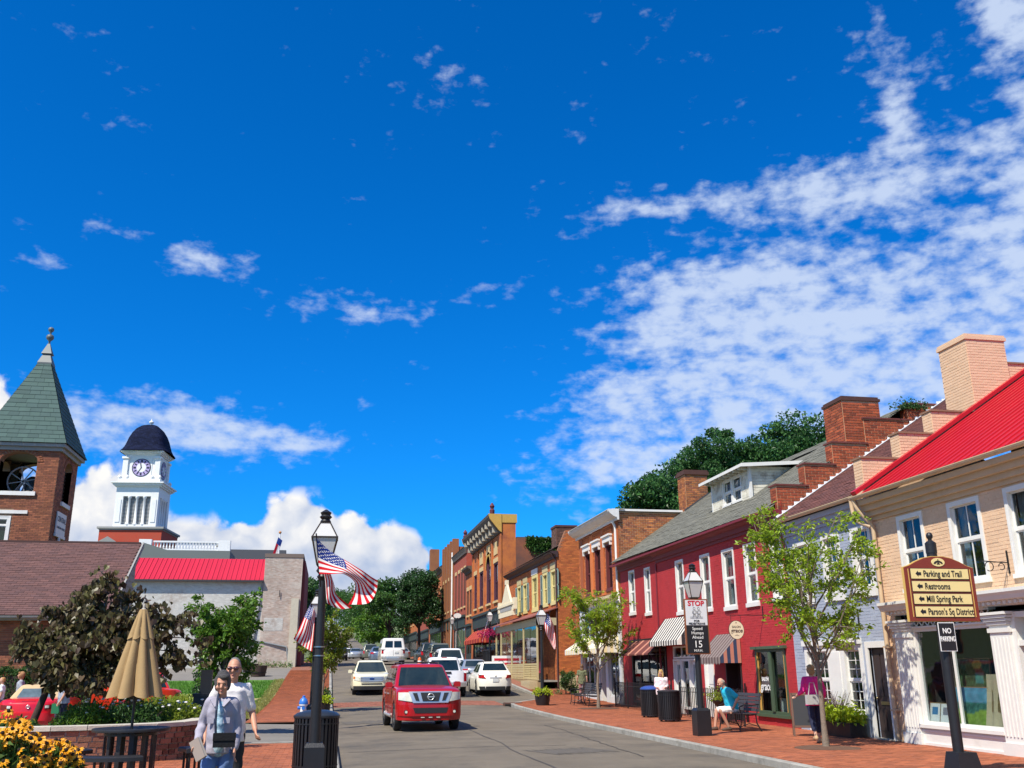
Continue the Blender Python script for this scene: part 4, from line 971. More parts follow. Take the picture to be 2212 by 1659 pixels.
ASA = pmat('awning_salmon',(0.44,0.19,0.13),0.9,noise=0.08); ANV = pmat('awning_navy',(0.025,0.045,0.095),0.9,noise=0.1); AGY = pmat('awning_grey',(0.22,0.18,0.165),0.9,noise=0.08); ADG = pmat('awning_taupe',(0.10,0.065,0.06),0.9,noise=0.08)
awning('awning',W,35.0,38.7,2.80,2.22,0.75,'brown and salmon striped awning over the dark shopfront of the maroon building',(ABR,ABR,ASA,ABR),16,val=0.05,side=False)
awning('awning',W,31.9,35.0,3.46,2.62,0.68,'black and cream narrow striped awning above the white double door of the maroon building',(ACR,ADK),24,val=0.16)
a3 = awning('awning',W,28.25,30.1,2.72,2.0,0.72,'grey striped awning with navy and salmon side beside the oval salon sign',(AGY,ADG),16,val=0.17,side=False,scallop=True)
for i in range(6):
    ds = np.linspace(0.02,0.70,7); m_ = MB(); f = lambda d: 2.72+(2.0-2.72)*(d-0.02)/0.70
    for u in (28.252,28.258): m_.add([W.P(u,1.83,ds[i]),W.P(u,1.83,ds[i+1]),W.P(u,f(ds[i+1])-0.012,ds[i+1]),W.P(u,f(ds[i])-0.012,ds[i])],[(0,1,2,3)])
    m_.build('side_strip',(ASA,ANV)[i % 2],a3,world=True)
og = thing('oval_sign','cream oval Salon grace sign hanging from an iron bracket on the maroon building','sign',(11.62,26.5,2.74))
CRM = pmat('sign_cream',(0.72,0.62,0.42),0.6); BRN = pmat('sign_dark_brown',(0.06,0.03,0.02),0.6)
def oval(w,h,d,n=32): return [(w*cos(t),d,h*sin(t)) for t in np.linspace(0,2*pi,n+1)[:-1]]
MB().prism(oval(0.225,0.255,0.016),(0,-0.032,0)).build('board',CRM,og); MB().prism(oval(0.238,0.268,0.012),(0,-0.024,0)).build('rim',BRN,og)
text('lettering','SALON',0.085,og,BRN,TM((0,-0.018,0.085)),bold=0.001); text('lettering','grace',0.165,og,BRN,TM((0,-0.018,-0.02)),shear=0.25,bold=0.003)
tr = MB()
for s in (-1,1):
    for k in range(3): tr.prism([(s*0.0+s*0.03*k,-0.017,-0.14-0.015*k),(s*0.03+s*0.03*k,-0.017,-0.13-0.012*k),(s*0.015+s*0.03*k,-0.017,-0.165)],(0,-0.002,0))
tr.prism([(-0.02,-0.017,0.19),(0.02,-0.017,0.19),(0.0,-0.017,0.235)],(0,-0.002,0)); tr.build('ornament',BRN,og)
hb = MB(); hb.bar((0.88,0,0.42),(-0.28,0,0.42),0.022); hb.bar((0.87,0,0.25),(0.87,0,0.68),0.03)
for s in (-0.15,0.15): hb.bar((s,0,0.2),(s,0,0.42),0.008)
hb.build('bracket',IRON,og)

# ------------------------------------------------------------------ tall orange brick shop with white cornice
zo = 0.15
ob = thing('tall_brick_shop','tall orange brick shop with white cornice and three narrow hooded windows','building',(XF,44,zo))
OW = [(45.3,46.3,5.14,7.22),(43.55,44.55,5.14,7.22),(41.65,42.65,5.14,7.22)]; OS = [(41.0,42.6,0.5,4.2),(43.0,44.0,0.2,4.2),(44.4,47.0,0.5,4.2)]
wall_panel(MB(),W,40.52,47.5,0.0,8.1,OW+OS,0.16).build('wall',MORTD,ob,world=True)
bricks(ob,W,40.55,47.5,4.95,8.05,OBR,[(a-0.0,b+0.0,c-0.1,d+0.3) for a,b,c,d in OW],proud=0.008)
for a,b,c,d in OW:
    wn = window(ob,W,a,b,c,d,fm=pmat('oxblood_frame',(0.12,0.02,0.02),0.6),cols=1,cas=0,rec=0.12,fw=0.08,sill=0.08)
    h = MB(); W.box(h,a-0.12,b+0.12,d+0.06,d+0.30,0,0.12); W.box(h,a-0.16,b+0.16,d+0.30,d+0.38,0,0.18)
    for u in (a-0.08,b+0.02): W.box(h,u,u+0.06,d-0.12,d+0.06,0,0.12)
    h.build('hood',WHITE,wn,world=True)
    rp = MB()
    for k in range(5): W.box(rp,a-0.15,b+0.15,d+0.46+k*0.09,d+0.46+k*0.09+0.05,0,0.03+0.008*k)
    rp.build('corbel_course',OBR,ob,world=True)
for u in (40.6,42.85,44.75,46.6): W.box(MB(),u,u+0.5,4.95,7.95,0.0,0.05).build('pilaster',OBR,ob,world=True)
cb = MB(); cornice(cb,W,40.3,47.8,[(8.05,0),(8.05,0.08),(8.16,0.1),(8.20,0.24),(8.34,0.42),(8.42,0.48),(8.52,0.5),(8.52,-0.3)]); cb.build('cornice',pmat('grey_white_paint',(0.62,0.62,0.60),0.6,noise=0.1),ob,world=True)
So = Wall((0,40.50,0),'-y')
So.poly(MB(),[(12.52,4.0),(22,4.0),(22,8.0),(15.6,8.42),(12.52,8.42)],-0.3,0).build('side_wall',MORT,ob,world=True)
bricks(ob,So,12.5,17.5,5.6,8.42,OBW,clip=lambda u,v,h: v > rz(u)-0.2,proud=0.01,mo=0.02)
bar_ = MB(); bar_.bar((12.2,40.45,8.50),(15.55,40.45,8.50),0.14,0.09); bar_.bar((15.55,40.45,8.5),(22,40.45,8.1),0.14,0.09); bar_.build('coping',WHITE,ob,world=True)
MB().box(12.75,22,40.55,47.45,0,8.0).build('body',DARKIN,ob,world=True)
MB().box(12.0,22,40.5,47.5,8.45,8.5).build('roof',GROOF,ob,world=True)
MB().box(13.0,14.6,42.6,44.0,8.5,8.75).build('roof_hatch',MATS['sooty_cap'],ob,world=True)
downpipe(ob,[W.P(40.72,8.0,0.2),W.P(40.75,7.8,0.07),W.P(40.75,5.0,0.07),W.P(40.5,4.75,0.12),W.P(40.42,4.3,0.1)],WHITE,0.06)
GPT = pmat('grey_storefront',(0.55,0.57,0.57),0.6,noise=0.08)
sfo = empty_part('storefront',ob); m_ = MB(); cornice(m_,W,40.6,47.5,[(4.55,0),(4.55,0.1),(4.65,0.14),(4.72,0.28),(4.82,0.3),(4.84,0)]); m_.build('storefront_cornice',pmat('cream_paint',(0.72,0.62,0.36),0.6,noise=0.06),sfo,world=True)
m_ = MB()
for u in (40.6,42.65,44.05,47.1): W.box(m_,u,u+0.36,0.12,4.55,0,0.08)
W.box(m_,40.6,47.5,4.2,4.55,0,0.05); W.box(m_,41.0,47.1,2.75,3.0,-0.05,0.05); W.box(m_,41.0,42.6,0.15,0.5,0,0.04); W.box(m_,44.4,47.1,0.15,0.5,0,0.04); m_.build('posts',GPT,sfo,world=True)
display(sfo,41.0,42.6,0.5,2.75,(41.8,),GPT); display(sfo,44.45,47.05,0.5,2.75,(45.3,46.2),GPT); display(sfo,41.0,47.0,3.0,4.2,(42.0,43,44,45,46),GPT); panel_door(sfo,W,43.0,44.0,0.2,2.7,WHITE,glass=True,rec=0.3)
ACW = pmat('awning_pale_yellow',(0.74,0.62,0.34),0.9,noise=0.06)
awning('awning',W,40.9,43.6,3.1,2.55,0.9,'pale yellow scalloped awning behind the small tree, nearer one',(ACW,ACR),12,val=0.2,scallop=True,group=None)
awning('awning',W,44.6,47.4,3.1,2.55,0.9,'pale yellow scalloped awning behind the small tree, end next to the shuttered house',(ACW,ACR),12,val=0.2,scallop=True)

# ------------------------------------------------------------------ brick house with shutters and porch
hz = 0.55
hb_ = thing('shuttered_brick_house','two storey orange brick house with pale green shutters and glazed porch','house',(XF,59,hz))
HWn = [(62.9,64.1,5.25,7.0),(60.9,62.1,5.25,7.0),(57.7,59.3,5.2,7.25),(54.9,56.1,5.3,7.1),(52.75,53.95,5.3,7.1)]
wall_panel(MB(),W,52.3,67.5,0.0,7.9,HWn,0.16).build('wall',MORTD,hb_,world=True)
bricks(hb_,W,52.3,67.5,0.8,7.85,OBR,[(a-0.12,b+0.12,c-0.15,d+0.4) for a,b,c,d in HWn],proud=0.008)
YEL = pmat('pale_yellow_paint',(0.62,0.53,0.23),0.6,noise=0.05); SHUT = pmat('pale_green_shutter',(0.22,0.33,0.30),0.6,noise=0.08); BUFF = pmat('buff_lintel',(0.48,0.39,0.20),0.7,noise=0.1)
for i,(a,b,c,d) in enumerate(HWn):
    w_ = window(hb_,W,a,b,c,d,fm=YEL,cols=2,rt=1,rb_=1,fw=0.09 if i != 2 else 0.14,cas=0.08,sill=0.14,curtain=0.8,cmat=CURT2)
    W.box(MB(),a-0.1,b+0.1,d+0.08,d+0.42,0,0.05).build('lintel',BUFF if i != 2 else WHITE,w_,world=True)
    if i == 2: continue
    for s0,s1 in ((a-0.62,a-0.09),(b+0.09,b+0.62)):
        sh_ = MB(); W.box(sh_,s0,s0+0.06,c,d,0,0.05); W.box(sh_,s1-0.06,s1,c,d,0,0.05); W.box(sh_,s0,s1,c,c+0.07,0,0.048); W.box(sh_,s0,s1,d-0.07,d,0,0.048); W.box(sh_,s0,s1,(c+d)/2-0.04,(c+d)/2+0.04,0,0.046)
        so = sh_.build('shutter',SHUT,w_,world=True); lv = MB()
        for k in range(int((d-c)/0.075)): lv.obb(W.P((s0+s1)/2,c+0.05+k*0.075,0.022),W.U,(-0.5,0,0.86),(0.86,0,0.5),(s1-s0)/2-0.05,0.036,0.006)
        tag(lv.build('louvre_slats',SHUT,so,world=True),kind='stuff')
cb = MB(); cornice(cb,W,52.2,67.6,[(7.72,0),(7.72,0.1),(7.85,0.12),(7.95,0.34),(8.06,0.4),(8.08,0)]); cb.build('eaves',pmat('dark_brown_eaves',(0.045,0.02,0.02),0.6),hb_,world=True)
MB().add([(12.05,52.45,8.1),(16.2,52.45,10.2),(16.2,67.6,10.2),(12.05,67.6,8.1)],[(0,1,2,3)]).build('roof',pmat('grey_brown_roof',(0.20,0.16,0.145),0.9,noise=0.12,nscale=2),hb_,world=True)
shingles(hb_,'roof_shingles',(12.04,52.5,8.11),(0,1,0),(4.15,0,2.1),15,4.6,MATS['grey_brown_roof'],0.3,0.2)
Sh = Wall((0,52.28,0),'-y')
Sh.poly(MB(),[(12.5,0.3),(20,0.3),(20,9.25),(13.0,9.25),(12.5,8.1)],-0.35,0).build('side_wall',MORTD,hb_,world=True)
bricks(hb_,Sh,12.48,16,1.35,9.25,OBR,clip=lambda u,v,h: v < 8.1+(u-h-12.5)*2.4,proud=0.008)
Sh.box(MB(),12.46,18,0.3,1.35,0,0.06).build('rendered_plinth',pmat('tan_render',(0.42,0.34,0.19),0.9,noise=0.15),hb_,world=True)
MB().box(12.55,13.75,52.7,53.9,8.4,9.55).build('chimney',MORTD,hb_,world=True)
SOOT = pmat('sooty_brick',(0.085,0.045,0.035),0.9,var=0.35,col2=(0.14,0.07,0.05),noise=0.2,nscale=3,stain=(0.3,0.26,0.2,0.66,0.8,0.5),sscale=2)
chp = [o for o in hb_.children if o.name.startswith('chimney')][0]
bricks(hb_,Wall((0,52.69,0),'-y'),12.55,13.75,8.4,9.5,SOOT,proud=0.012); bricks(hb_,Wall((12.55,0,0),'-x'),52.7,53.9,8.4,9.5,SOOT,proud=0.012)
MB().box(12.5,13.8,52.64,53.95,9.48,9.6).build('chimney_cap',MATS['sooty_cap'],hb_,world=True)
MB().box(12.75,20,52.4,67.4,0,7.9).build('body',DARKIN,hb_,world=True)
downpipe(hb_,[W.P(52.45,7.95,0.35),W.P(52.42,7.6,0.08),W.P(52.42,0.7,0.08)],pmat('brown_pipe',(0.06,0.025,0.025),0.6),0.05)
po = empty_part('porch',hb_); Wp = Wall((11.3,0,0),'-x')
MB().prism([(11.0,52.3,4.42),(12.5,52.3,4.95),(12.5,66,4.95),(11.0,66,4.42)],(0,0,0.06)).build('porch_roof',pmat('rust_roof',(0.24,0.075,0.055),0.8,noise=0.15),po,world=True)
m_ = MB(); Wp.box(m_,52.4,66,4.0,4.4,-0.06,0.06); m_.box(11.24,12.4,52.4,52.46,4.0,4.4); m_.build('frieze',pmat('buff_frieze',(0.46,0.38,0.22),0.7,noise=0.08),po,world=True)
for y in (52.5,56.3,60.1,63.9,65.8): Wp.box(MB(),y-0.035,y+0.035,1.1,4.0,-0.05,0.05).build('post',BUFF,po,world=True)
for k in range(7):
    y0 = 52.55+k*1.9
    Wp.box(MB(),y0,y0+1.8,2.0,4.0,-0.015,-0.005).build('pane',GLASS,po,world=True)
    la = MB(); Wp.box(la,y0,y0+1.8,1.12,1.2,-0.02,0.02); Wp.box(la,y0,y0+1.8,1.9,1.98,-0.02,0.02)
    if k < 2:
        n = 9
        for i in range(-3,n):
            for s in (1,-1):
                p,q = (y0+0.2*i,1.2),(y0+0.2*i+0.7,1.9)
                if s < 0: p,q = (p[0],1.9),(q[0],1.2)
                t0 = max(0,(y0-p[0])/0.7); t1 = min(1,(y0+1.8-p[0])/0.7)
                if t1 > t0: la.bar(Wp.P(p[0]+0.7*t0,p[1]+(q[1]-p[1])*t0,0),Wp.P(p[0]+0.7*t1,p[1]+(q[1]-p[1])*t1,0),0.03)
    else:
        for j in range(5): Wp.box(la,y0,y0+1.8,1.22+j*0.14,1.34+j*0.14,-0.015,0.012+0.006*(j % 2))
    la.build('lattice_panel' if k < 2 else 'board_panel',BUFF,po,world=True)
Wp.box(MB(),52.4,66,0.3,1.1,-0.3,0.02).build('stone_base',pmat('tan_stone',(0.34,0.24,0.11),0.9,noise=0.25,nscale=4,bump=0.6,bscale=8,col2=(0.25,0.19,0.12)),po,world=True)
MB().box(11.3,12.5,52.4,66,1.0,1.08).build('porch_floor',CONC,po,world=True)
for k in range(3): MB().box(10.85+0.0*k,11.3,52.6,55.0-0.0*k,0.45+0.2*k,0.645+0.2*k).box(10.85+0.15*k,11.3,52.6,55.0,0.64+0.2*k,0.65+0.2*k).build('step',pmat('tan_step',(0.42,0.34,0.2),0.9,noise=0.15),po,world=True)
for y,wh_ in ((55.2,'nearest the steps'),(57.5,'in the middle'),(60.5,'under the pediment')):
    c_ = thing('porch_chair','pink cushioned chair on the glazed porch, '+wh_,'chair',(11.85,y,1.08),0,'chairs on the porch'); PK = pmat('pink_cushion',(0.45,0.05,0.09),0.9)
    MB().box(-0.22,0.22,-0.25,0.25,0.38,0.48).build('seat',PK,c_); MB().box(0.18,0.26,-0.25,0.25,0.48,1.0).build('backrest',PK,c_)
    for sx in (-0.2,0.2):
        for sy in (-0.22,0.22): MB().box(sx-0.02,sx+0.02,sy-0.02,sy+0.02,0,0.38).build('leg',WHITE,c_)
pd_ = empty_part('pediment',hb_); m_ = MB()
Wq = Wall((11.4,0,0),'-x')
Wq.box(m_,59.8,64.9,4.95,5.25,-0.1,0.1); Wq.box(m_,60.1,64.6,5.25,5.6,-0.08,0.06); Wq.box(m_,59.5,65.2,5.6,5.75,-0.12,0.14); Wq.poly(m_,[(60.6,5.75),(64.0,5.75),(62.5,7.0),(62.1,7.0)],-0.08,0.06); Wq.box(m_,62.1,62.5,7.0,7.3,-0.1,0.1); Wq.box(m_,59.3,59.9,5.3,6.0,-0.1,0.1); Wq.box(m_,64.6,65.2,5.3,6.0,-0.1,0.1)
m_.build('pediment_board',pmat('pale_stone_paint',(0.68,0.60,0.42),0.7,noise=0.1),pd_,world=True); Wq.box(MB(),60.3,64.4,5.3,5.55,0.06,0.09).build('name_band',pmat('grey_band',(0.3,0.3,0.29),0.7),pd_,world=True)

# ------------------------------------------------------------------ row further up the street
def far_block(name,label,y0,y1,z0,ht,wins,mat,cornice_m=None,trim=None,prof=None,side_x=20,side_top=None,sf=None,extra=None,side_m=None,wm=None):
    t = thing(name,label,'building',(XF,(y0+y1)/2,z0)); zt = z0+ht
    body = MB(); hs = [w for w in wins]
    wall_panel(body,W,y0+0.01,y1-0.01,z0-0.6,zt,hs+([sf] if sf else []),0.18)
    stt = side_top or zt
    body.quad((12.5,y0+0.01,z0-0.6),(13.6,y0+0.01,z0-0.6),(13.6,y0+0.01,zt),(12.5,y0+0.01,zt))
    body.quad((12.5,y1-0.01,z0-0.6),(13.6,y1-0.01,z0-0.6),(13.6,y1-0.01,zt),(12.5,y1-0.01,zt))
    body.quad((12.5,y0,zt),(13.6,y0,zt),(13.6,y1,zt),(12.5,y1,zt)); body.quad((13.6,y0,stt),(13.6,y0,zt),(13.6,y1,zt),(13.6,y1,stt))
    body.build('wall',mat,t,world=True)
    sw_ = MB(); sw_.box(13.6,side_x,y0+0.012,y1-0.012,z0-0.6,stt); sw_.build('side_wall',side_m or mat,t,world=True)
    MB().box(12.8,13.5,y0+0.2,y1-0.2,z0,zt-0.4).build('body',DARKIN,t,world=True)
    for a,b,c,d in wins:
        w_ = window(t,W,a,b,c,d,fm=wm or pmat('brown_frame',(0.10,0.04,0.025),0.6),cas=0,fw=0.12,rec=0.12,sill=0.16,silld=0.12,inner=0.28,sillm=trim or pmat('buff_stone',(0.58,0.42,0.2),0.75,noise=0.1))
        W.box(MB(),a-0.1,b+0.1,d,d+0.35,0,0.06).build('lintel',trim or MATS['buff_stone'],w_,world=True)
    if cornice_m:
        m = MB(); cornice(m,W,y0-0.05,y1+0.05,[(a+zt,b) for a,b in (prof or [(-0.5,0),(-0.5,0.1),(-0.3,0.2),(-0.1,0.45),(0.05,0.5),(0.05,0)])]); m.build('cornice',cornice_m,t,world=True)
    if sf:
        e = empty_part('storefront',t); a,b,c,d = sf; n = max(2,int((b-a)/1.6)); u = np.linspace(a,b,n+1)
        display(e,a,b,c+0.6,d-0.9,tuple(u[1:-1]),pmat('dark_green_wood',(0.03,0.045,0.04),0.6),0.14); m = MB(); W.box(m,a,b,d-0.9,d,-0.05,0.12); W.box(m,a,b,c,c+0.6,-0.05,0.05); W.box(m,a-0.1,b+0.1,d,d+0.2,-0.05,0.25); m.build('fascia',MATS['dark_green_wood'],e,world=True)
        W.box(MB(),a,b,c,d,-0.29,-0.25).build('dark_room',DARKIN,e,world=True)
    return t
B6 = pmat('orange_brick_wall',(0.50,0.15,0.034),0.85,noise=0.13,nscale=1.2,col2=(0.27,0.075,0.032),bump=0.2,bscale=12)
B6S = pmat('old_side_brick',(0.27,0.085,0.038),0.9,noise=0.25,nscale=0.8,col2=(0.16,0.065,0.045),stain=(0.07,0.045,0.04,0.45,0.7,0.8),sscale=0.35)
BR8 = pmat('red_brick_wall',(0.33,0.06,0.035),0.85,noise=0.13,nscale=1.2,col2=(0.28,0.075,0.035),bump=0.2)
BR9 = pmat('brown_brick_wall',(0.26,0.10,0.035),0.85,noise=0.15,nscale=1.0,col2=(0.20,0.07,0.03))
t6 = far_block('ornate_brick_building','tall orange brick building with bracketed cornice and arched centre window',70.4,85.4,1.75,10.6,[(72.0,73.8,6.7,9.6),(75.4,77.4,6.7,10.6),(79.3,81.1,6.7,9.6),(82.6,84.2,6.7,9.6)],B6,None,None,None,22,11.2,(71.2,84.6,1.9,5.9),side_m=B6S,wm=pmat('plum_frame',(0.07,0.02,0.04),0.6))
YC = pmat('yellow_cornice',(0.48,0.29,0.06),0.7,noise=0.1); DKC = pmat('dark_cornice',(0.09,0.075,0.06),0.7)
m = MB(); cornice(m,W,70.3,85.5,[(11.6,0),(11.6,0.1),(11.75,0.15),(12.6,0.85),(12.8,0.95),(13.0,1.0),(13.0,0)],ends=False); m.build('cornice',DKC,t6,world=True)
for y in (70.3,85.48): m = MB(); m.prism([W.P(y,11.6,0),W.P(y,11.75,0.2),W.P(y,12.6,0.9),W.P(y,13.0,1.03),W.P(y,13.0,0)],(0,0.12 if y < 80 else -0.12,0)); m.build('cornice_end',YC,t6,world=True)
MB().box(12.4,13.7,70.35,85.45,12.35,13.0).build('parapet_top',YC,t6,world=True)
for k in range(9):
    y = 71.2+k*1.65; m = MB(); W.box(m,y,y+0.4,11.7,12.5,0.1,0.55); W.box(m,y+0.05,y+0.35,12.2,12.55,0.55,0.85); m.build('bracket',pmat('pale_bracket',(0.42,0.38,0.3),0.7),t6,world=True)
for y in (70.5,85.3): MB().lathe([(0.18,0),(0.2,0.3),(0.12,0.4),(0.2,0.6),(0.05,0.85)],tuple(W.P(y,13.0,0.7)),10).build('finial',pmat('finial_red',(0.10,0.02,0.03),0.7),t6,world=True,smooth=40)
for y0,y1 in ((71.9,73.9),(75.3,77.5),(79.2,81.2)): W.box(MB(),y0+0.2,y1-0.2,10.75 if y0 == 75.3 else 10.2,11.35 if y0 == 75.3 else 11.2,0,0.05).build('buff_panel',MATS['buff_stone'],t6,world=True)
a = np.linspace(0,pi,13); m = MB(); m.grid(np.array([[W.P(76.4+r*cos(t),9.55+r*sin(t)*0.95,0.06) for r in (1.0,1.35)] for t in a])); m.build('arch',YC,t6,world=True)
for y in (70.6,74.5,78.3,81.9,84.9): W.box(MB(),y-0.25,y+0.25,6.0,11.5,0,0.1).build('pilaster',B6,t6,world=True)
MB().box(13.7,22,70.42,71.2,11.15,11.3).build('parapet_coping',DKC,t6,world=True)
far_block('small_brick_building','low orange brick building between the ornate and the red brick fronts',85.4,89.4,2.1,8.5,[(86.0,87.0,6.4,8.6),(87.8,88.8,6.4,8.6)],B6,DKC,None,None,20,None,(85.9,89.0,2.3,5.4))
far_block('red_brick_building','red brick building with four tall narrow windows and dark shopfront',89.4,98.9,2.25,10.6,[(90.0,90.9,7.4,10.8),(92.1,93.0,7.4,10.8),(94.2,95.1,7.4,10.8),(96.6,97.5,7.4,10.8)],BR8,DKC,None,[(-0.6,0),(-0.6,0.12),(-0.4,0.15),(-0.1,0.25),(0,0.3),(0,0)],20,None,(90.0,98.2,2.4,6.4))
t9 = far_block('brown_brick_building','brown brick building with stepped parapet piers and white downpipe',98.9,108.7,2.45,11.6,[(99.8,100.8,7.6,10.8),(102.2,103.2,7.6,10.8),(104.8,105.8,7.6,10.8),(107.0,108.0,7.6,10.8)],BR9,None,None,None,20,13.4,(99.5,108.2,2.6,6.6))
for y in (99.1,101.4,103.8,106.2,108.3): W.box(MB(),y-0.3,y+0.3,3.5,14.85,-0.5,0.15).build('pier',BR9,t9,world=True)
downpipe(t9,[W.P(98.95,13.4,0.15),W.P(98.95,3,0.15)],WHITE,0.12)
t10 = far_block('corner_brick_building','far orange brick building with grey roof and chimney above the dark round tree',108.7,123,2.7,10.2,[(110,111.2,7.6,10.4),(114,115.2,7.6,10.4),(118,119.2,7.6,10.4)],B6,DKC,None,None,20,None,(109.5,122,2.9,6.8))
MB().add([(12.0,108.8,12.9),(12.0,123,12.9),(17,123,16.0),(17,108.8,16.0)],[(0,1,2,3)]).build('roof',pmat('slate_grey_roof',(0.16,0.19,0.24),0.7,noise=0.1),t10,world=True)
MB().box(12.3,13.4,121.0,122.6,12,16.4).build('chimney',BR9,t10,world=True)
for i,(y0,y1,h,lab) in enumerate(((123,140,9,'plain brick shop row behind the dark round tree'),(140,165,8,'low brick shops far up the street under the trees'))):
    far_block('distant_shops',lab,y0,y1,float(zr((y0+y1)/2)),h,[(y0+2+4*k,y0+3.2+4*k,float(zr(y0))+5,float(zr(y0))+7.2) for k in range(int((y1-y0-3)//4))],(BR8,B6)[i],None,None,None,22,None,(y0+0.6,y1-0.6,float(zr(y0))+0.4,float(zr(y0))+3.6))
rw = awning('awning',Wall((XF,0,0),'-x'),76.0,84.5,4.8,4.0,0.85,'bright red awning with orange stripes on the ornate brick building',(pmat('awning_red',(0.25,0.008,0.010),0.85),pmat('awning_red2',(0.25,0.008,0.010),0.85),pmat('awning_orange',(0.50,0.10,0.03),0.85)),18,val=0.3)
st = thing('church_steeple','tiny white steeple far behind the brick roofs','steeple',(30,190,5)); MB().lathe([(1.2,0),(1.2,16),(0.9,16.2),(0.05,24)],seg=8).build('spire',WHITE,st)
os_ = thing('oval_shop_sign','white oval shop sign on a post by the red brick building','sign',(11.3,86.5,2.2)); MB().prism(oval(0.34,0.22,0.02),(0,-0.06,0)).build('board',WHITE,os_).location = (0,0,4.1)
MB().box(-0.04,0.04,-0.04,0.04,0,3.92).build('post',IRON,os_)
# ------------------------------------------------------------------ brick church with slate spire
CBR = pmat('church_brick',(0.30,0.105,0.048),0.87,var=0.28,col2=(0.19,0.062,0.034),noise=0.12,nscale=2,bump=0.3,bscale=40)
CMO = pmat('church_mortar',(0.30,0.19,0.12),0.95,noise=0.2,nscale=5)
CRF = pmat('plum_shingle',(0.125,0.058,0.05),0.92,var=0.16,col2=(0.10,0.05,0.048),noise=0.10,nscale=1.0,bump=0.2,bscale=30)
cu = thing('brick_church','brown brick church hall with long plum shingle roof and white gutter','church',(-17,38,0.05))
Wc = Wall((0,36,0),'-y')
wall_panel(MB(),Wc,-30,-7.75,-0.2,3.7,[],0.2).build('wall',CMO,cu,world=True)
bricks(cu,Wc,-20,-7.75,0.0,3.55,CBR,nind=300,proud=0.01)
MB().add([(-30,35.55,3.58),(-7.55,35.55,3.58),(-7.55,40.1,6.62),(-30,40.1,6.62)],[(0,1,2,3)]).build('roof',CRF,cu,world=True)
shingles(cu,'roof_shingles',(-22,35.53,3.59),(1,0,0),(0,4.55,3.04),14.45,5.45,CRF,0.3,0.135,thick=0.010)
MB().box(-30,-7.6,40.0,40.25,6.55,6.68).build('ridge_cap',pmat('ridge_dark',(0.06,0.025,0.022),0.8),cu,world=True)
GRYT = pmat('grey_trim',(0.27,0.27,0.255),0.7,noise=0.12)
MB().prism([(-7.75,36.0,-0.2),(-7.75,40.3,-0.2),(-7.75,40.3,6.45),(-7.75,40.0,6.45),(-7.75,36.0,3.75)],(-0.2,0,0)).build('gable_wall',pmat('grey_siding',(0.25,0.25,0.23),0.75,noise=0.1),cu,world=True)
MB().bar((-7.50,35.5,3.52),(-7.50,40.15,6.60),0.06,0.22).build('rake_board',GRYT,cu,world=True)
for k in range(26): MB().box(-7.748,-7.728,36.05,40.28,0.3+k*0.24,0.3+k*0.24+0.225).build('siding_board',GRYT,cu,world=True) if 0.5+k*0.24 < 3.6 else MB().prism([(-7.748,36.2+(0.3+k*0.24-3.6)*1.5,0.3+k*0.24),(-7.748,40.28,0.3+k*0.24),(-7.748,40.28,0.52+k*0.24),(-7.748,36.2+(0.52+k*0.24-3.6)*1.5,0.52+k*0.24)],(0.02,0,0)).build('siding_board',GRYT,cu,world=True)
gutter(cu,(-30,35.45,3.55),(-7.6,35.45,3.55),GRYT,0.09)
MB().box(-30,-7.6,35.55,36.0,3.42,3.56).build('soffit',GRYT,cu,world=True)
MB().box(-30,-7.95,36.2,40.2,0,3.5).build('body',DARKIN,cu,world=True)
# bell tower
tw = thing('bell_tower','square brown brick bell tower with slate green pyramid spire','tower',(-13.1,43.5,0.1))
tx0,tx1,ty0,ty1,tz1 = -14.6,-11.6,42.0,45.0,10.95
fo = (-13.9,-12.45,8.95,10.25); so_ = (43.05,44.15,8.75,10.2); fw_ = (-14.15,-13.2,6.80,7.88)
Wf,Wr = Wall((0,ty0,0),'-y'),Wall((tx1,0,0),'+x')
def arch_wall(mb,W,u0,u1,v0,v1,op,depth,extra=()):
    a,b,c,d = op; r = (b-a)/2; cu_ = (a+b)/2
    wall_panel(mb,W,u0,u1,v0,d,[op[:3]+(d+1,)]+list(extra),depth)
    n = 10; ar = [(cu_+r*cos(t),d+r*0.55*sin(t)) for t in np.linspace(0,pi,2*n+1)]
    for i in range(2*n):
        p,q = ar[i],ar[i+1]; mb.quad(W.P(p[0],p[1]),W.P(p[0],v1),W.P(q[0],v1),W.P(q[0],q[1])); mb.quad(W.P(*p),W.P(*q),W.P(*q,-depth),W.P(*p,-depth))
    W.quad(mb,u0,a,d,v1,0); W.quad(mb,b,u1,d,v1,0)
    for u in (a,b): mb.quad(W.P(u,c,0),W.P(u,d,0),W.P(u,d,-depth),W.P(u,c,-depth))
    return ar
m = MB(); arch_wall(m,Wf,tx0,tx1,0,tz1,fo,0.45,[fw_]); arch_wall(m,Wr,ty0,ty1,0,tz1,so_,0.45)
Wb,Wl = Wall((0,ty1,0),'+y'),Wall((tx0,0,0),'-x'); arch_wall(m,Wb,tx0,tx1,0,tz1,fo,0.45); arch_wall(m,Wl,ty0,ty1,0,tz1,so_,0.45)
m.build('wall',CMO,tw,world=True)
def archclip(op,pad=0.02):
    a,b,c,d = op; r = (b-a)/2; cx_ = (a+b)/2
    def f(u,v,h):
        ell = ((u-cx_)/(r+h*0.6+0.06))**2+((v-d)/(r*0.55+0.12))**2
        return ~((v > d) & (ell < 1))
    return f
bricks(tw,Wf,tx0,tx1,4.5,tz1,CBR,[fo,(fw_[0]-0.06,fw_[1]+0.06,fw_[2]-0.15,fw_[3]+0.3)],nind=300,clip=archclip(fo),proud=0.01)
bricks(tw,Wr,ty0,ty1,4.5,tz1,CBR,[so_],clip=archclip(so_),proud=0.01)
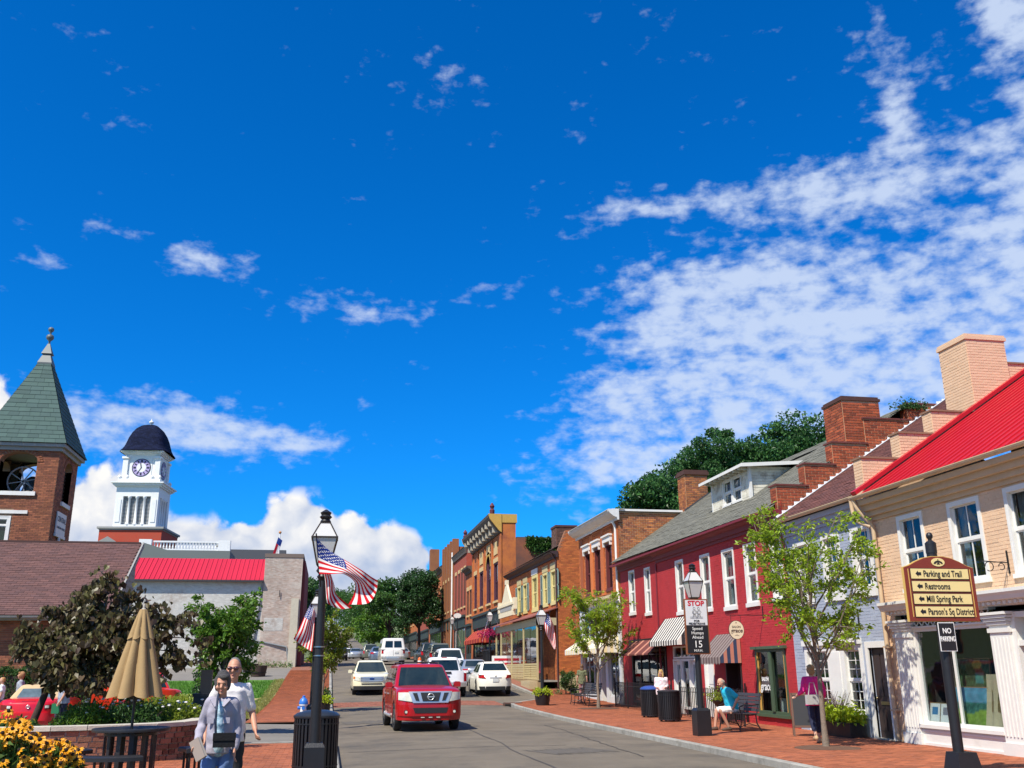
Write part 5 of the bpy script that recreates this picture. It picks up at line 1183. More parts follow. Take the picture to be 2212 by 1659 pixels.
for W_,op in ((Wf,fo),(Wr,so_)):
    a,b,c,d = op; r = (b-a)/2; cx_ = (a+b)/2
    for ring in range(2):
        for t in np.linspace(0.04,pi-0.04,19):
            p = np.array((cx_+(r+0.06+ring*0.11)*cos(t),d+(r*0.55+0.06+ring*0.11)*sin(t))); tn = np.array((cos(t),0.6*sin(t))); tn /= np.linalg.norm(tn)
            rad = tn[0]*W_.U+tn[1]*W_.Z; tan = -tn[1]*W_.U+tn[0]*W_.Z
            MB().obb(W_.P(p[0],p[1],0.008),rad,tan,W_.N,0.05,0.033,0.022).build('arch_brick',CBR,tw,world=True)
SILL = pmat('white_stone',(0.72,0.70,0.66),0.7,noise=0.1,stain=(0.4,0.37,0.33,0.55,0.75,0.6))
Wf.box(MB(),-14.62,-12.35,8.78,8.95,-0.3,0.09).build('sill',SILL,tw,world=True); Wr.box(MB(),42.95,44.25,8.55,8.72,-0.3,0.09).build('sill',SILL,tw,world=True)
Wf.box(MB(),-14.62,-12.55,8.02,8.16,0.0,0.05).build('lintel_band',SILL,tw,world=True)
w_ = window(tw,Wf,*fw_,fm=SILL,cols=1,fw=0.1,cas=0.04,rec=0.05,inner=0.2,sill=0.12,split=0.68); Wf.box(MB(),fw_[0]+0.12,fw_[1]-0.12,fw_[2]+0.1,fw_[3]-0.1,-0.13,-0.12).build('blind',pmat('green_blind',(0.02,0.10,0.035),0.7),w_,world=True)
MB().box(tx0+0.4,tx1-0.4,ty0+0.4,ty1-0.4,0,8.7).build('body',DARKIN,tw,world=True)
lv = MB()
for k in range(9): lv.obb((tx1-0.25,43.6,8.82+k*0.16),(0,1,0),(0.6,0,0.8),(0.8,0,-0.6),0.52,0.09,0.012)
tag(lv.build('louvre_slats',pmat('dark_louvre',(0.025,0.02,0.02),0.8),tw,world=True),kind='stuff')
# signboard on the street side
sb = empty_part('name_board',tw); Wr.box(MB(),42.55,43.95,7.35,8.25,0.03,0.08).build('board',SILL,sb,world=True); Wr.box(MB(),42.5,44.0,7.2,7.33,0.03,0.11).build('ledge',SILL,sb,world=True)
DKT = pmat('sign_dark_text',(0.04,0.04,0.06),0.6); Mr = Matrix.Rotation(pi/2,4,'Z') @ Matrix.Rotation(pi/2,4,'X'); lo = Vector((-13.1,43.5,0.1))
text('lettering','CENTRAL',0.30,sb,DKT,Matrix.Translation(Vector((tx1+0.086,43.25,7.95))-lo) @ Mr,bold=0.005); text('lettering','CHRISTIAN CHURCH',0.14,sb,DKT,Matrix.Translation(Vector((tx1+0.086,43.25,7.60))-lo) @ Mr)
downpipe(tw,[(tx1+0.09,43.1,7.2),(tx1+0.09,43.1,3)],WHITE,0.07)
# spire: courses of slate on four faces
SLT = pmat('slate_green',(0.07,0.118,0.105),0.8,spec=0.2,var=0.07,col2=(0.06,0.10,0.094),noise=0.08,nscale=2,bump=0.2,bscale=20)
cx_,cy_ = -13.1,43.5
prof = [(11.02,1.78),(11.55,1.56),(15.0,0.26)]
def half(z): return np.interp(z,[p[0] for p in prof],[p[1] for p in prof])
sp = empty_part('spire',tw)
for fx,fy in ((0,-1),(1,0),(0,1),(-1,0)):
    zc = 11.02; k = 0
    while zc < 14.95:
        h = 0.215 if zc > 11.5 else 0.2; h = min(h,15.0-zc); a0,a1 = half(zc),half(zc+h*1.12); nn = max(2,int(2*a0/0.42)); e = np.linspace(-1,1,nn+1)+(0.0 if k % 2 else 0.0)
        if k % 2 and nn > 2: e[1:-1] += 1.0/nn*0.9
        for i in range(nn):
            mb = MB(); g = 0.004
            P = []
            for out,(aa,zz) in ((0.022,(a0,zc)),(0.004,(a1,zc+h*1.12))):
                for t in (e[i],e[i+1]):
                    tt = t*aa+(g if t == e[i] else -g); P.append((cx_+fx*(aa+out)-fy*tt,cy_+fy*(aa+out)+fx*tt,zz))
            Q = [(p[0]-fx*0.02,p[1]-fy*0.02,p[2]) for p in P[:2]]
            mb.add([P[0],P[1],P[3],P[2],Q[0],Q[1]],[(0,1,2,3),(4,5,1,0)])
            if (fx,fy) in ((0,-1),(1,0)): mb.build('slate',SLT,sp,world=True)
            else: sp_rest = globals().setdefault('sp_rest',MB()); sp_rest.add(np.vstack(mb.V),mb.F)
        zc += h; k += 1
tag(sp_rest.build('slate_rear',SLT,sp,world=True),kind='stuff')
MB().lathe([(1.74*1.414,11.0),(1.5*1.414,11.55),(0.22*1.414,15.0)],(cx_,cy_,0),4,rot0=pi/4).build('spire_core',pmat('slate_dark',(0.05,0.06,0.055),0.8),sp,world=True)
MB().box(cx_-1.72,cx_+1.72,cy_-1.72,cy_+1.72,10.86,11.01).box(cx_-1.6,cx_+1.6,cy_-1.6,cy_+1.6,10.7,10.86).build('eaves_board',GRYT,sp,world=True)
cp = MB(); cp.lathe([(0.30*1.41,14.95),(0.30*1.41,15.02),(0.15*1.41,15.45),(0.22*1.41,15.47),(0.20*1.41,15.52),(0.045*1.41,15.98)],(cx_,cy_,0),4,rot0=pi/4); cp.build('spire_cap',pmat('lead_cap',(0.10,0.12,0.125),0.5,noise=0.1),sp,world=True)
fn = MB(); fn.lathe([(0.05,15.95),(0.04,16.1),(0.15,16.22),(0.17,16.3),(0.13,16.4),(0.04,16.44),(0.035,16.52),(0.12,16.62),(0.13,16.68),(0.10,16.75),(0.01,16.8)],(cx_,cy_,0),12); fn.build('finial',MATS['lead_cap'],sp,world=True,smooth=60)
# bell and its wheel in the opening
be = thing('church_bell','dark bell beside a spoked grey wheel in the tower opening','bell',(-12.85,43.1,8.7))
MB().lathe([(0.52,0.25),(0.50,0.32),(0.38,0.5),(0.31,0.8),(0.26,0.98),(0.12,1.08),(0.05,1.1)],seg=20).build('bell_body',pmat('bell_metal',(0.04,0.035,0.03),0.5),be,smooth=60)
wh = MB(); a = np.linspace(0,2*pi,29)[:-1]; c0 = np.array((-0.25,-0.45,0.80))
wh.tube([c0+(0.62*cos(t),0,0.62*sin(t)) for t in np.linspace(0,2*pi,29)],0.035,6)
for t in np.linspace(0,2*pi,9)[:-1]: wh.bar(c0,c0+(0.6*cos(t+0.2),0,0.6*sin(t+0.2)),0.04)
wh.build('wheel',pmat('grey_iron',(0.22,0.22,0.23),0.6),be)
st_ = MB(); st_.bar((-0.7,-0.35,0.0),(-0.2,-0.35,0.9),0.07); st_.bar((0.35,-0.35,0.0),(-0.15,-0.35,0.9),0.07); st_.bar((-0.9,0,0.05),(0.7,0,0.05),0.1); st_.build('stand',MATS['grey_iron'],be)

# ------------------------------------------------------------------ courthouse with clock tower
CWH = pmat('courthouse_white',(0.74,0.75,0.74),0.6,noise=0.06,stain=(0.5,0.5,0.5,0.55,0.8,0.5)); CRB = pmat('courthouse_brick',(0.42,0.055,0.025),0.85,noise=0.12,nscale=2,col2=(0.36,0.06,0.03)); CRO = pmat('courthouse_roof',(0.028,0.031,0.037),0.8,noise=0.12)
co = thing('courthouse','courthouse with long dark roof, roof vents and white balustrade','building',(-14,103,2.5))
MB().prism([(-26,97,10.5),(-26,104,14.0),(-26,111,10.5)],(21.1,0,0)).build('roof',CRO,co,world=True)
MB().box(-26,-4.9,97.4,110,2,10.5).build('wall',CRB,co,world=True)
for x in (-11.6,-25.2): MB().lathe([(0.32,0),(0.32,0.35),(0.55,0.42),(0.5,0.62),(0.15,0.8)],(x,103.8,13.8),10).build('roof_vent',GRYT,co,world=True,smooth=40)
MB().lathe([(0.32,0),(0.32,0.35),(0.55,0.42),(0.5,0.62),(0.15,0.8)],(-20.2,98.0,12.6),10).build('roof_vent',GRYT,co,world=True,smooth=40)
MB().prism([(-23.2,96.5,13.1),(-19.8,96.5,13.1),(-21.4,96.5,14.2)],(0,3,0)).build('gablet',GRYT,co,world=True)
ba = empty_part('balustrade',co); MB().box(-16.5,-10.2,92.9,93.1,12.55,12.68).box(-16.5,-10.2,92.85,93.15,13.25,13.4).build('rail',CWH,ba,world=True)
for x in (-17.2,-10.1): MB().box(x-0.55,x+0.55,92.7,93.3,12.3,13.5).build('pedestal',CWH,ba,world=True)
for k in range(22): MB().lathe([(0.05,0),(0.09,0.15),(0.06,0.35),(0.09,0.5),(0.05,0.6)],(-16.4+k*0.275,93,12.66),6).build('baluster',CWH,ba,world=True)
MB().box(-20,-9.5,92.5,97.4,8,12.5).build('portico_roof',pmat('portico_grey',(0.14,0.16,0.155),0.8),co,world=True)
MB().prism([(-18.0,91.5,11.6),(-12.4,91.5,11.6),(-17.0,91.5,13.0)],(0,1.2,0)).build('portico_gable',MATS['portico_grey'],co,world=True)
fp = thing('flagpole','white flagpole with gold ball on the courthouse roof','flagpole',(-5.55,102,12.6)); MB().tube([(0,0,0),(0,0,2.9)],0.06,8).build('pole',CWH,fp); MB().ball((0,0,3.0),0.15).build('ball',pmat('gold_ball',(0.5,0.2,0.06),0.4),fp,smooth=True)
ct = thing('clock_tower','white courthouse clock tower with dark dome on a red brick base','clock tower',(-19.7,102.8,12.4),R(-6))
def fr_box(mb,hw,z0,z1): return mb.box(-hw,hw,-hw,hw,z0,z1)
fr_box(MB(),3.05,0,2.3).build('brick_base',CRB,ct); m = MB(); fr_box(m,3.25,2.3,2.45); fr_box(m,3.1,2.2,2.3); m.build('base_cornice',GRYT,ct)
m = MB(); fr_box(m,2.12,2.45,2.9)
for sx in (-1,1):
    for sy in (-1,1): m.box(sx*2.12-(0.75 if sx > 0 else 0),sx*2.12+(0 if sx > 0 else 0.75),sy*2.12-(0.75 if sy > 0 else 0),sy*2.12+(0 if sy > 0 else 0.75),2.9,6.4)
fr_box(m,2.12,6.4,7.6); m.build('belfry_stage',CWH,ct)
m = MB(); fr_box(m,1.75,2.9,6.4); m.build('louvre_core',pmat('louvre_grey',(0.16,0.17,0.18),0.8),ct)
lv = MB()
for k in range(20):
    for f in (-1,1): lv.box(-1.4,1.4,f*1.80-0.03,f*1.80+0.03,3.0+k*0.17,3.06+k*0.17); lv.box(f*1.80-0.03,f*1.80+0.03,-1.4,1.4,3.0+k*0.17,3.06+k*0.17)
tag(lv.build('louvre_slats',pmat('louvre_pale',(0.5,0.5,0.5),0.7),ct),kind='stuff')
for x in (-0.75,0.0,0.75):
    for pos in ((x,-2.0),(2.0,x)): MB().lathe([(0.2,0),(0.2,0.15),(0.14,0.2),(0.12,3.2),(0.2,3.3),(0.2,3.5)],(*pos,2.9),10).build('column',CWH,ct,smooth=50)
for x in (-1.75,1.75): MB().box(x-0.22,x+0.22,-2.18,-2.12,3.2,6.0).build('pilaster_panel',CWH,ct)
m = MB(); fr_box(m,2.3,7.6,7.75); fr_box(m,2.45,7.75,7.95); fr_box(m,2.62,7.95,8.1); fr_box(m,2.1,8.1,8.75); m.build('belfry_cornice',CWH,ct)
for sx in (-1,1):
    for sy in (-1,1):
        for q in (0,0.75): MB().lathe([(0.12,0),(0.2,0.15),(0.17,0.3),(0.05,0.4),(0.01,0.5)],(sx*(2.0-q),sy*2.0,8.75),10).build('urn',CWH,ct,smooth=50)
m = MB(); fr_box(m,1.72,8.75,11.75)
for sx in (-1,1):
    for sy in (-1,1): m.box(sx*1.62-0.26,sx*1.62+0.26,sy*1.62-0.26,sy*1.62+0.26,8.75,11.4); m.box(sx*1.62-0.36,sx*1.62+0.36,sy*1.62-0.36,sy*1.62+0.36,11.25,11.5)
m.build('clock_stage',CWH,ct)
for (nx,ny) in ((0,-1),(1,0)):
    ck = empty_part('clock_face',ct,loc=(nx*1.74,ny*1.74,10.15)); ck.rotation_euler = (0,0,0 if ny else pi/2)
    MB().box(-1.05,1.05,-0.02,0.0,-1.15,1.15).build('surround',CWH,ck)
    circ = lambda r,d: [(r*cos(t),d,r*sin(t)) for t in np.linspace(0,2*pi,33)[:-1]]
    MB().prism(circ(0.95,-0.02),(0,-0.03,0)).build('rim',pmat('clock_rim',(0.02,0.02,0.05),0.5),ck); MB().prism(circ(0.86,-0.052),(0,-0.01,0)).build('chapter_ring',pmat('clock_lilac',(0.40,0.33,0.56),0.6),ck); MB().prism(circ(0.48,-0.064),(0,-0.01,0)).build('dial',CWH,ck)
    for k in range(12):
        t = k*pi/6; MB().obb((0.67*sin(t),-0.07,0.67*cos(t)),(sin(t),0,cos(t)),(0,1,0),(cos(t),0,-sin(t)),0.13,0.01,0.055 if k % 3 else 0.09).build('numeral',MATS['clock_rim'],ck)
    for t,l,w in ((R(347),0.5,0.05),(R(210),0.75,0.035)): MB().obb((l*0.45*sin(t),-0.09,l*0.45*cos(t)),(sin(t),0,cos(t)),(0,1,0),(cos(t),0,-sin(t)),l*0.55,0.01,w).build('hand',MATS['clock_rim'],ck)
m = MB(); fr_box(m,1.85,11.75,11.9); fr_box(m,2.0,11.9,12.05); fr_box(m,2.15,12.05,12.2); m.build('clock_cornice',CWH,ct)
for k in range(11):
    for f in (0,1): MB().box(*((-1.75+k*0.34,-1.65+k*0.34,-2.06,-1.9) if f == 0 else (1.9,2.06,-1.75+k*0.34,-1.65+k*0.34)),11.92,12.04).build('dentil',CWH,ct)
dp = [(2.5,12.2),(2.28,12.4),(2.08,12.7),(1.95,13.05),(1.80,13.5),(1.55,13.98),(1.22,14.4),(0.8,14.7),(0.34,14.85),(0.05,14.88)]
G = []
for r_,z in dp:
    ring = []
    for k in range(32):
        t = k*2*pi/32; e = 5; s_ = r_/((abs(cos(t))**e+abs(sin(t))**e)**(1/e)); ring.append((s_*cos(t),s_*sin(t),z))
    G.append(ring)
DOM = pmat('dome_slate',(0.008,0.012,0.036),0.85,spec=0.1,var=0.3,noise=0.15,nscale=6)
MB().grid(np.array(G).transpose(1,0,2),closeu=True).build('dome',DOM,ct,smooth=50)
dt = MB()
for z in np.arange(12.3,14.7,0.13):
    r_ = np.interp(z,[p[1] for p in dp],[p[0] for p in dp])+0.02; r2 = np.interp(z+0.12,[p[1] for p in dp],[p[0] for p in dp])+0.008
    n = max(8,int(r_*8/0.3))
    for k in range(n):
        q = []
        for t in ((k+0.03)*2*pi/n,(k+0.97)*2*pi/n):
            e = 5; d_ = ((abs(cos(t))**e+abs(sin(t))**e)**(1/e)); q.append((t,d_))
        dt.add([(r_*cos(q[0][0])/q[0][1],r_*sin(q[0][0])/q[0][1],z),(r_*cos(q[1][0])/q[1][1],r_*sin(q[1][0])/q[1][1],z),(r2*cos(q[1][0])/q[1][1],r2*sin(q[1][0])/q[1][1],z+0.125),(r2*cos(q[0][0])/q[0][1],r2*sin(q[0][0])/q[0][1],z+0.125)],[(0,1,2,3)])
tag(dt.build('dome_shingles',DOM,ct),kind='stuff')
MB().lathe([(0.16,14.85),(0.1,14.95),(0.1,15.05),(0.24,15.2),(0.26,15.32),(0.18,15.48),(0.05,15.62),(0.02,15.95)],seg=14).build('finial',CWH,ct,smooth=60)

for ch in ct.children:      # storey heights as measured
    f = lambda z: np.interp(z,[0,2.45,7.6,8.1,8.75,12.2,14.88,15.95],[0,3.2,7.45,7.9,8.3,11.25,14.5,15.2])
    if ch.type == 'EMPTY': ch.location.z = float(f(ch.location.z))
    else:
        n = len(ch.data.vertices); c = np.zeros(n*3,np.float32); ch.data.vertices.foreach_get('co',c); c = c.reshape(-1,3); c[:,2] = f(c[:,2]); ch.data.vertices.foreach_set('co',c.reshape(-1)); ch.data.update()
# ------------------------------------------------------------------ pale painted brick building
PLB = pmat('worn_white_brick',(0.60,0.59,0.55),0.9,var=0.08,noise=0.14,nscale=0.5,col2=(0.52,0.50,0.46),stain=(0.33,0.25,0.20,0.52,0.68,0.85),sscale=0.5)
PKB = pmat('bare_pink_brick',(0.42,0.31,0.25),0.9,var=0.12,noise=0.15,nscale=1.2,col2=(0.50,0.43,0.37),stain=(0.62,0.58,0.50,0.54,0.70,0.8),sscale=0.55)
gz_ = 1.85
pl_ = thing('pale_brick_building','worn white painted brick building with red metal roof and tall pink side wall','building',(-8,78,gz_))
Ww = Wall((0,76,0),'-y')
MB().box(-16,-5.1,76.0,84,1.2,8.35).build('wall',PLB,pl_,world=True)
Ww.poly(MB(),[(-5.12,1.2),(-2.35,1.2),(-2.25,10.35),(-5.12,10.1)],-12,0.12).build('parapet_wall',PKB,pl_,world=True)
bricks(pl_,Ww,-16,-5.15,1.7,8.3,PLB,bl=0.21,proud=0.006)
bricks(pl_,Wall((0,75.88,0),'-y'),-5.1,-2.35,1.7,10.2,PKB,bl=0.21,proud=0.006)
Wall((0,75.88,0),'-y').box(MB(),-5.15,-2.2,10.12,10.4,-12,0.05).build('coping',pmat('dark_coping',(0.16,0.12,0.10),0.8),pl_,world=True)
MB().box(-2.3,-2.05,76.3,88,2,9.9).build('street_front',pmat('dark_red_front',(0.17,0.03,0.03),0.8,noise=0.1),pl_,world=True)
seam_roof(pl_,(-16,75.7,8.32),(1,0,0),(0,3.4,1.98),10.85,3.9,pmat('red_roof_metal_b',(0.50,0.014,0.035),0.45,noise=0.06,nscale=1,var=0.05),0.35,0.05)
MB().box(-16,-5.15,75.55,75.75,8.2,8.34).build('roof_edge',pmat('dark_gutter',(0.03,0.03,0.035),0.6),pl_,world=True)
DPG = pmat('grey_pipe',(0.20,0.21,0.22),0.6,noise=0.1)
downpipe(pl_,[(-5.2,75.75,8.2),(-5.2,75.9,7.9),(-5.6,75.9,3.9),(-3.1,75.75,3.4),(-2.9,75.75,2.0)],DPG,0.07)
Ww.poly(MB(),[(-3.0,1.5),(-2.4,1.5),(-2.4,7.0),(-2.95,7.0)],-1,0.35).build('buttress',pmat('beige_render',(0.50,0.46,0.36),0.9,noise=0.1,stain=(0.4,0.36,0.28,0.5,0.7,0.6)),pl_,world=True)
bricks(pl_,Wall((0,75.87,0),'-y'),-4.9,-3.5,4.6,5.6,PLB,bl=0.21,proud=0.012)
MB().box(-3.9,-3.85,75.75,75.8,7.1,7.6).build('wall_tie',IRON,pl_,world=True)
for i,(x,y) in enumerate(((-5.0,66.5),(-4.3,64.5))):
    b = thing('half_barrel_planter',('brown half barrel planter standing nearer the pale brick building','brown half barrel planter at the edge of the lawn')[i],'planter',(x,y,float(zr(y))+0.07),0,'half barrels on the lot')
    MB().lathe([(0.42,0),(0.55,0.65),(0.52,0.66),(0.5,0.55)],seg=16).build('tub',pmat('barrel_wood',(0.06,0.035,0.025),0.8,noise=0.2),b,smooth=40); MB().lathe([(0.46,0.2),(0.50,0.2),(0.51,0.26),(0.47,0.26)],seg=16).build('hoop',IRON,b)
pp = thing('sign_post','thin grey post with block foot beside the half barrels','post',(-5.4,66,float(zr(66))+0.06)); MB().tube([(0,0,0),(0,0,3.2)],0.035,6).build('pole',DPG,pp); MB().box(-0.3,0.3,-0.15,0.15,0,0.18).build('foot',CONC,pp)
# ------------------------------------------------------------------ plants
BARK = pmat('grey_bark',(0.20,0.155,0.115),0.9,noise=0.25,nscale=9,bump=0.6,bscale=40); DBARK = pmat('dark_bark',(0.055,0.035,0.026),0.92,noise=0.3,nscale=8,bump=0.6,bscale=30)
def unit(v): return v/np.maximum(np.linalg.norm(v,axis=-1,keepdims=True),1e-9)
def leaf_geo(P,size,r,A=None,up=0.55,asp=0.5,fold=0.18,heart=False):
    """folded leaf blades at points P; A = optional direction of each leaf"""
    n = len(P); s = (size*r.uniform(0.65,1.3,n))[:,None]
    a = unit(r.normal(0,1,(n,3))+np.array((0,0,-0.35))) if A is None else unit(A+r.normal(0,0.45,(n,3)))
    nn = r.normal(0,1,(n,3)); nn[:,2] = np.abs(nn[:,2])+up; b = unit(np.cross(nn,a)); c = unit(np.cross(a,b))
    if not heart:
        V = np.stack([P,P+a*s*0.45+b*s*asp*0.5+c*s*fold,P+a*s,P+a*s*0.45-b*s*asp*0.5+c*s*fold],1).reshape(-1,3)
        i = np.arange(n)[:,None]*4; F = np.concatenate([i+np.array([[0,2,1]]),i+np.array([[0,3,2]])],1).reshape(-1,3); return V,F,2
    V = np.stack([P+a*s*0.1,P-a*s*0.05+b*s*0.3+c*s*fold*0.7,P+a*s*0.4+b*s*0.48+c*s*fold,P+a*s*1.0-c*s*0.1,P+a*s*0.4-b*s*0.48+c*s*fold,P-a*s*0.05-b*s*0.3+c*s*fold*0.7],1).reshape(-1,3)
    i = np.arange(n)[:,None]*6; F = np.concatenate([i+np.array([[0,3,2]]),i+np.array([[0,2,1]]),i+np.array([[0,4,3]]),i+np.array([[0,5,4]])],1).reshape(-1,3); return V,F,4
def leaves(name,parent,P,size,mat,r,**kw):
    V,F,k = leaf_geo(np.asarray(P,float),size,r,**kw)
    return mk(name,V,F,mat,parent,var=np.repeat(r.random(len(P)),k))
def curve_pts(p0,p1,bow,n,r,wob=0.03):
    t = np.linspace(0,1,n)[:,None]; p0,p1 = np.array(p0,float),np.array(p1,float)
    P = p0+(p1-p0)*t+np.array(bow)*(4*t*(1-t)); P[1:-1] += r.normal(0,wob,(n-2,3)); return P
def street_tree(label,loc,h0,hgt,rad,seed,mat,trunk_r=0.055,nl=13,twigs=8,per=15,leaf=0.085,lean=(0,0),group=None,name='street_tree',bark=None,widest=0.45,side=1.0):
    r = np.random.default_rng(seed); t = thing(name,label,'tree',loc,0,group); bark = bark or BARK
    top = np.array((lean[0],lean[1],hgt)); tr = curve_pts((0,0,-0.05),(lean[0]*0.6,lean[1]*0.6,hgt*0.72),(0.02,0.0,0),9,r,0.012)
    mb = MB().tube(tr,np.linspace(trunk_r,trunk_r*0.25,9)*np.array([1.35]+[1]*8),10)
    limbs = MB(); pts = []; dirs = []
    for k in range(nl):
        f = (k+0.5)/nl; z0 = h0*0.92+(hgt*0.62-h0)*f**1.15; i0 = np.interp(z0,tr[:,2],np.arange(len(tr))); p0 = np.array([np.interp(z0,tr[:,2],tr[:,j]) for j in range(3)])
        az = k*2.39996+r.normal(0,0.25); rr = rad*(0.55+0.45*sin(pi*min(1,(0.25+f*0.75))))*r.uniform(0.75,1.08)*side; z1 = min(hgt*1.0,z0+(hgt-z0)*r.uniform(0.42,0.85))
        p1 = np.array((p0[0]+rr*cos(az),p0[1]+rr*sin(az),z1)); L = curve_pts(p0,p1,(0,0,-0.12*rr if f < 0.5 else 0.05),8,r,0.03); limbs.tube(L,np.linspace(trunk_r*0.42,0.006,8),5)
        for q in range(twigs):
            s = r.uniform(0.28,1.0); b = np.array([np.interp(s*7,np.arange(8),L[:,j]) for j in range(3)]); d = unit(np.array((r.normal(0,1)+cos(az)*0.7,r.normal(0,1)+sin(az)*0.7,r.normal(0.12,0.45)))); ln = r.uniform(0.22,0.55)*(hgt/5.2)
            e = b+d*ln; limbs.tube(np.array([b,(b+e)/2+r.normal(0,0.02,3),e]),np.array([0.008,0.006,0.003]),4)
            u = r.uniform(0.15,1.1,per)[:,None]; pts.append(b+(e-b)*u+r.normal(0,0.045,(per,3))); dirs.append(np.repeat((d+np.array((0,0,-0.2)))[None],per,0)+r.normal(0,0.6,(per,3)))
    P = np.vstack(pts); mb.build('trunk',bark,t,smooth=60); limbs.build('branches',bark,t,smooth=60)
    leaves('crown',t,P,leaf,mat,r,A=np.vstack(dirs),asp=0.55); return t
SLEAF = leafmat('street_leaf',(0.21,0.35,0.018),(0.34,0.44,0.03),0.5,0.35)
street_tree('slim young street tree with airy light green crown in front of the blue grey house',(10.1,19.0,0.12),1.45,5.45,1.4,11,SLEAF,0.06,nl=19,twigs=13,per=27,leaf=0.10,lean=(-0.12,0),group='young street trees on the brick pavement')
street_tree('slim young street tree beside the bench in front of the pale yellow awnings',(10.7,38.3,0.16),1.5,5.3,1.5,23,SLEAF,0.065,nl=19,twigs=13,per=30,leaf=0.11,lean=(0.05,0),group='young street trees on the brick pavement')
YLEAF = leafmat('yellow_green_leaf',(0.17,0.25,0.02),(0.27,0.32,0.03),0.42,0.3)
street_tree('yellow green kerbside tree behind the flagged lamp posts on the left pavement',(0.0-0.35+0.2,40.5,0.2),1.1,4.2,0.95,31,YLEAF,0.05,nl=15,twigs=14,per=30,leaf=0.12)
GLEAF = leafmat('mid_green_leaf',(0.055,0.15,0.015),(0.13,0.24,0.02),0.35,0.35)
street_tree('small bright green tree in the garden before the pale brick building',(-2.85,28.2,0.2),0.75,4.0,0.85,41,GLEAF,0.06,nl=18,twigs=14,per=34,leaf=0.13,name='garden_tree')
# purple leaved redbud: the leaves that show largest are pieces of their own
RB1 = leafmat('redbud_leaf',(0.075,0.045,0.030),(0.12,0.115,0.036),0.28,0.5,0.4)
def redbud():
    r = np.random.default_rng(5); t = thing('redbud_tree','spreading dark purple leaved tree with leaning trunk behind the closed umbrella','tree',(-5.5,21.6,0.35))
    tr = np.array([(-0.35,0,-0.1),(-0.3,0,0.4),(-0.15,0,0.9),(-0.05,0.0,1.35),(0.15,0.05,1.7)]); MB().tube(tr,[0.085,0.075,0.068,0.06,0.05],9).build('trunk',DBARK,t,smooth=60)
    br = MB(); P = []
    ends = [(-0.7,0,2.1),(-0.2,0.3,2.6),(0.5,0.2,3.1),(0.9,-0.3,3.35),(1.3,0.2,2.9),(1.9,0,2.75),(2.4,0.1,2.45),(2.8,0,2.0),(2.9,0.2,1.55),(2.1,-0.5,1.7),(1.3,-0.6,1.9),(0.5,-0.7,1.75),(-0.1,-0.6,1.45),(0.8,0.7,2.2),(1.8,0.7,2.2),(0.2,-0.3,1.1),(0.4,0.3,2.0),(1.3,0.3,1.5),(1.6,0.3,2.0),(0.6,0,1.4),(0.0,0.0,2.0),(2.5,0.1,1.7),(1.0,-0.6,1.05),(1.7,-0.3,1.1),(2.3,-0.3,1.15),(0.7,-0.2,2.6),(1.5,-0.4,2.4),(-0.75,-0.3,1.7)]
    for e in ends:
        L = curve_pts(tr[3 if e[2] < 1.6 else 4],e,(0,0,0.22),7,r,0.05); br.tube(L,np.linspace(0.032,0.006,7),5)
        for q in range(24):
            s = r.uniform(0.3,1); b = np.array([np.interp(s*6,np.arange(7),L[:,j]) for j in range(3)]); d = unit(r.normal(0,1,3)*np.array((1,1,0.6))); e2 = b+d*r.uniform(0.15,0.42)
            br.tube([b,e2],[0.006,0.003],4,cap=False); k = 9; P.append(b+(e2-b)*r.uniform(0.1,1.15,k)[:,None]+r.normal(0,0.06,(k,3)))
    br.build('branches',DBARK,t,smooth=60); P = np.vstack(P)
    d = np.linalg.norm(P+np.array((-5.5,21.6,0.6))-CAM,axis=1); o = np.argsort(d); near,rest = o[:300],o[300:]
    tag(leaves('crown',t,P[rest],0.135,RB1,r,heart=True,up=0.1,A=np.tile((0,-0.15,-0.8),(len(rest),1))),kind='stuff')
    V,F,k = leaf_geo(np.zeros((1,3)),0.14,np.random.default_rng(1),heart=True,up=0.1,A=np.array([(0,-0.1,-0.8)])); me = mesh_('leaf',V,F,RB1)
    for i in near:
        l = link(bpy.data.objects.new('leaf',me),t,tuple(P[i])); l.rotation_euler = (r.normal(0,0.45),r.normal(0,0.45),r.uniform(0,6.28)); s = r.uniform(0.7,1.2); l.scale = (s,s,s)
redbud()
def clump_tree(name,label,loc,c,rad,ncl,nl,leaf,mat,seed,trunk=None,cat='tree',group=None,shell=0.55,csize=0.42,bark=None,up=0.35):
    """crown of leaf clumps on limbs, spread unevenly through an ellipsoid; gaps stay open"""
    r = np.random.default_rng(seed); t = thing(name,label,cat,loc,0,group); c = np.array(c,float); rad = np.array(rad,float)
    d = unit(r.normal(0,1,(ncl,3))); d[:,2] = np.where(d[:,2] < -0.55,-d[:,2],d[:,2]); q = r.uniform(shell,1.0,ncl)[:,None]; cen = c+d*q*rad
    mb = MB()
    if trunk: mb.tube(np.array([(0,0,-0.2),(0.05,0,c[2]*0.4),tuple(c)]),[trunk,trunk*0.8,trunk*0.35],9)
    lim = MB()
    for p in cen[::2]: lim.tube(np.array([c*np.array((1,1,0.6)),(c+p)/2+r.normal(0,0.1,3),p]),[max(0.03,(trunk or 0.1)*0.3),0.04,0.012],5,cap=False)
    if trunk: mb.build('trunk',bark or DBARK,t,smooth=60)
    lim.build('branches',bark or DBARK,t,smooth=60)
    k = nl//ncl; rs = csize*float(np.mean(rad))*r.uniform(0.55,1.25,ncl)
    v = unit(r.normal(0,1,(ncl,k,3))); v[...,2] = v[...,2]*0.75+0.12; P = cen[:,None]+v*rs[:,None,None]*r.uniform(0.35,1.0,(ncl,k,1))**0.5*np.array((1,1,0.8))
    leaves('crown',t,P.reshape(-1,3),leaf,mat,r,up=up,asp=0.62); return t
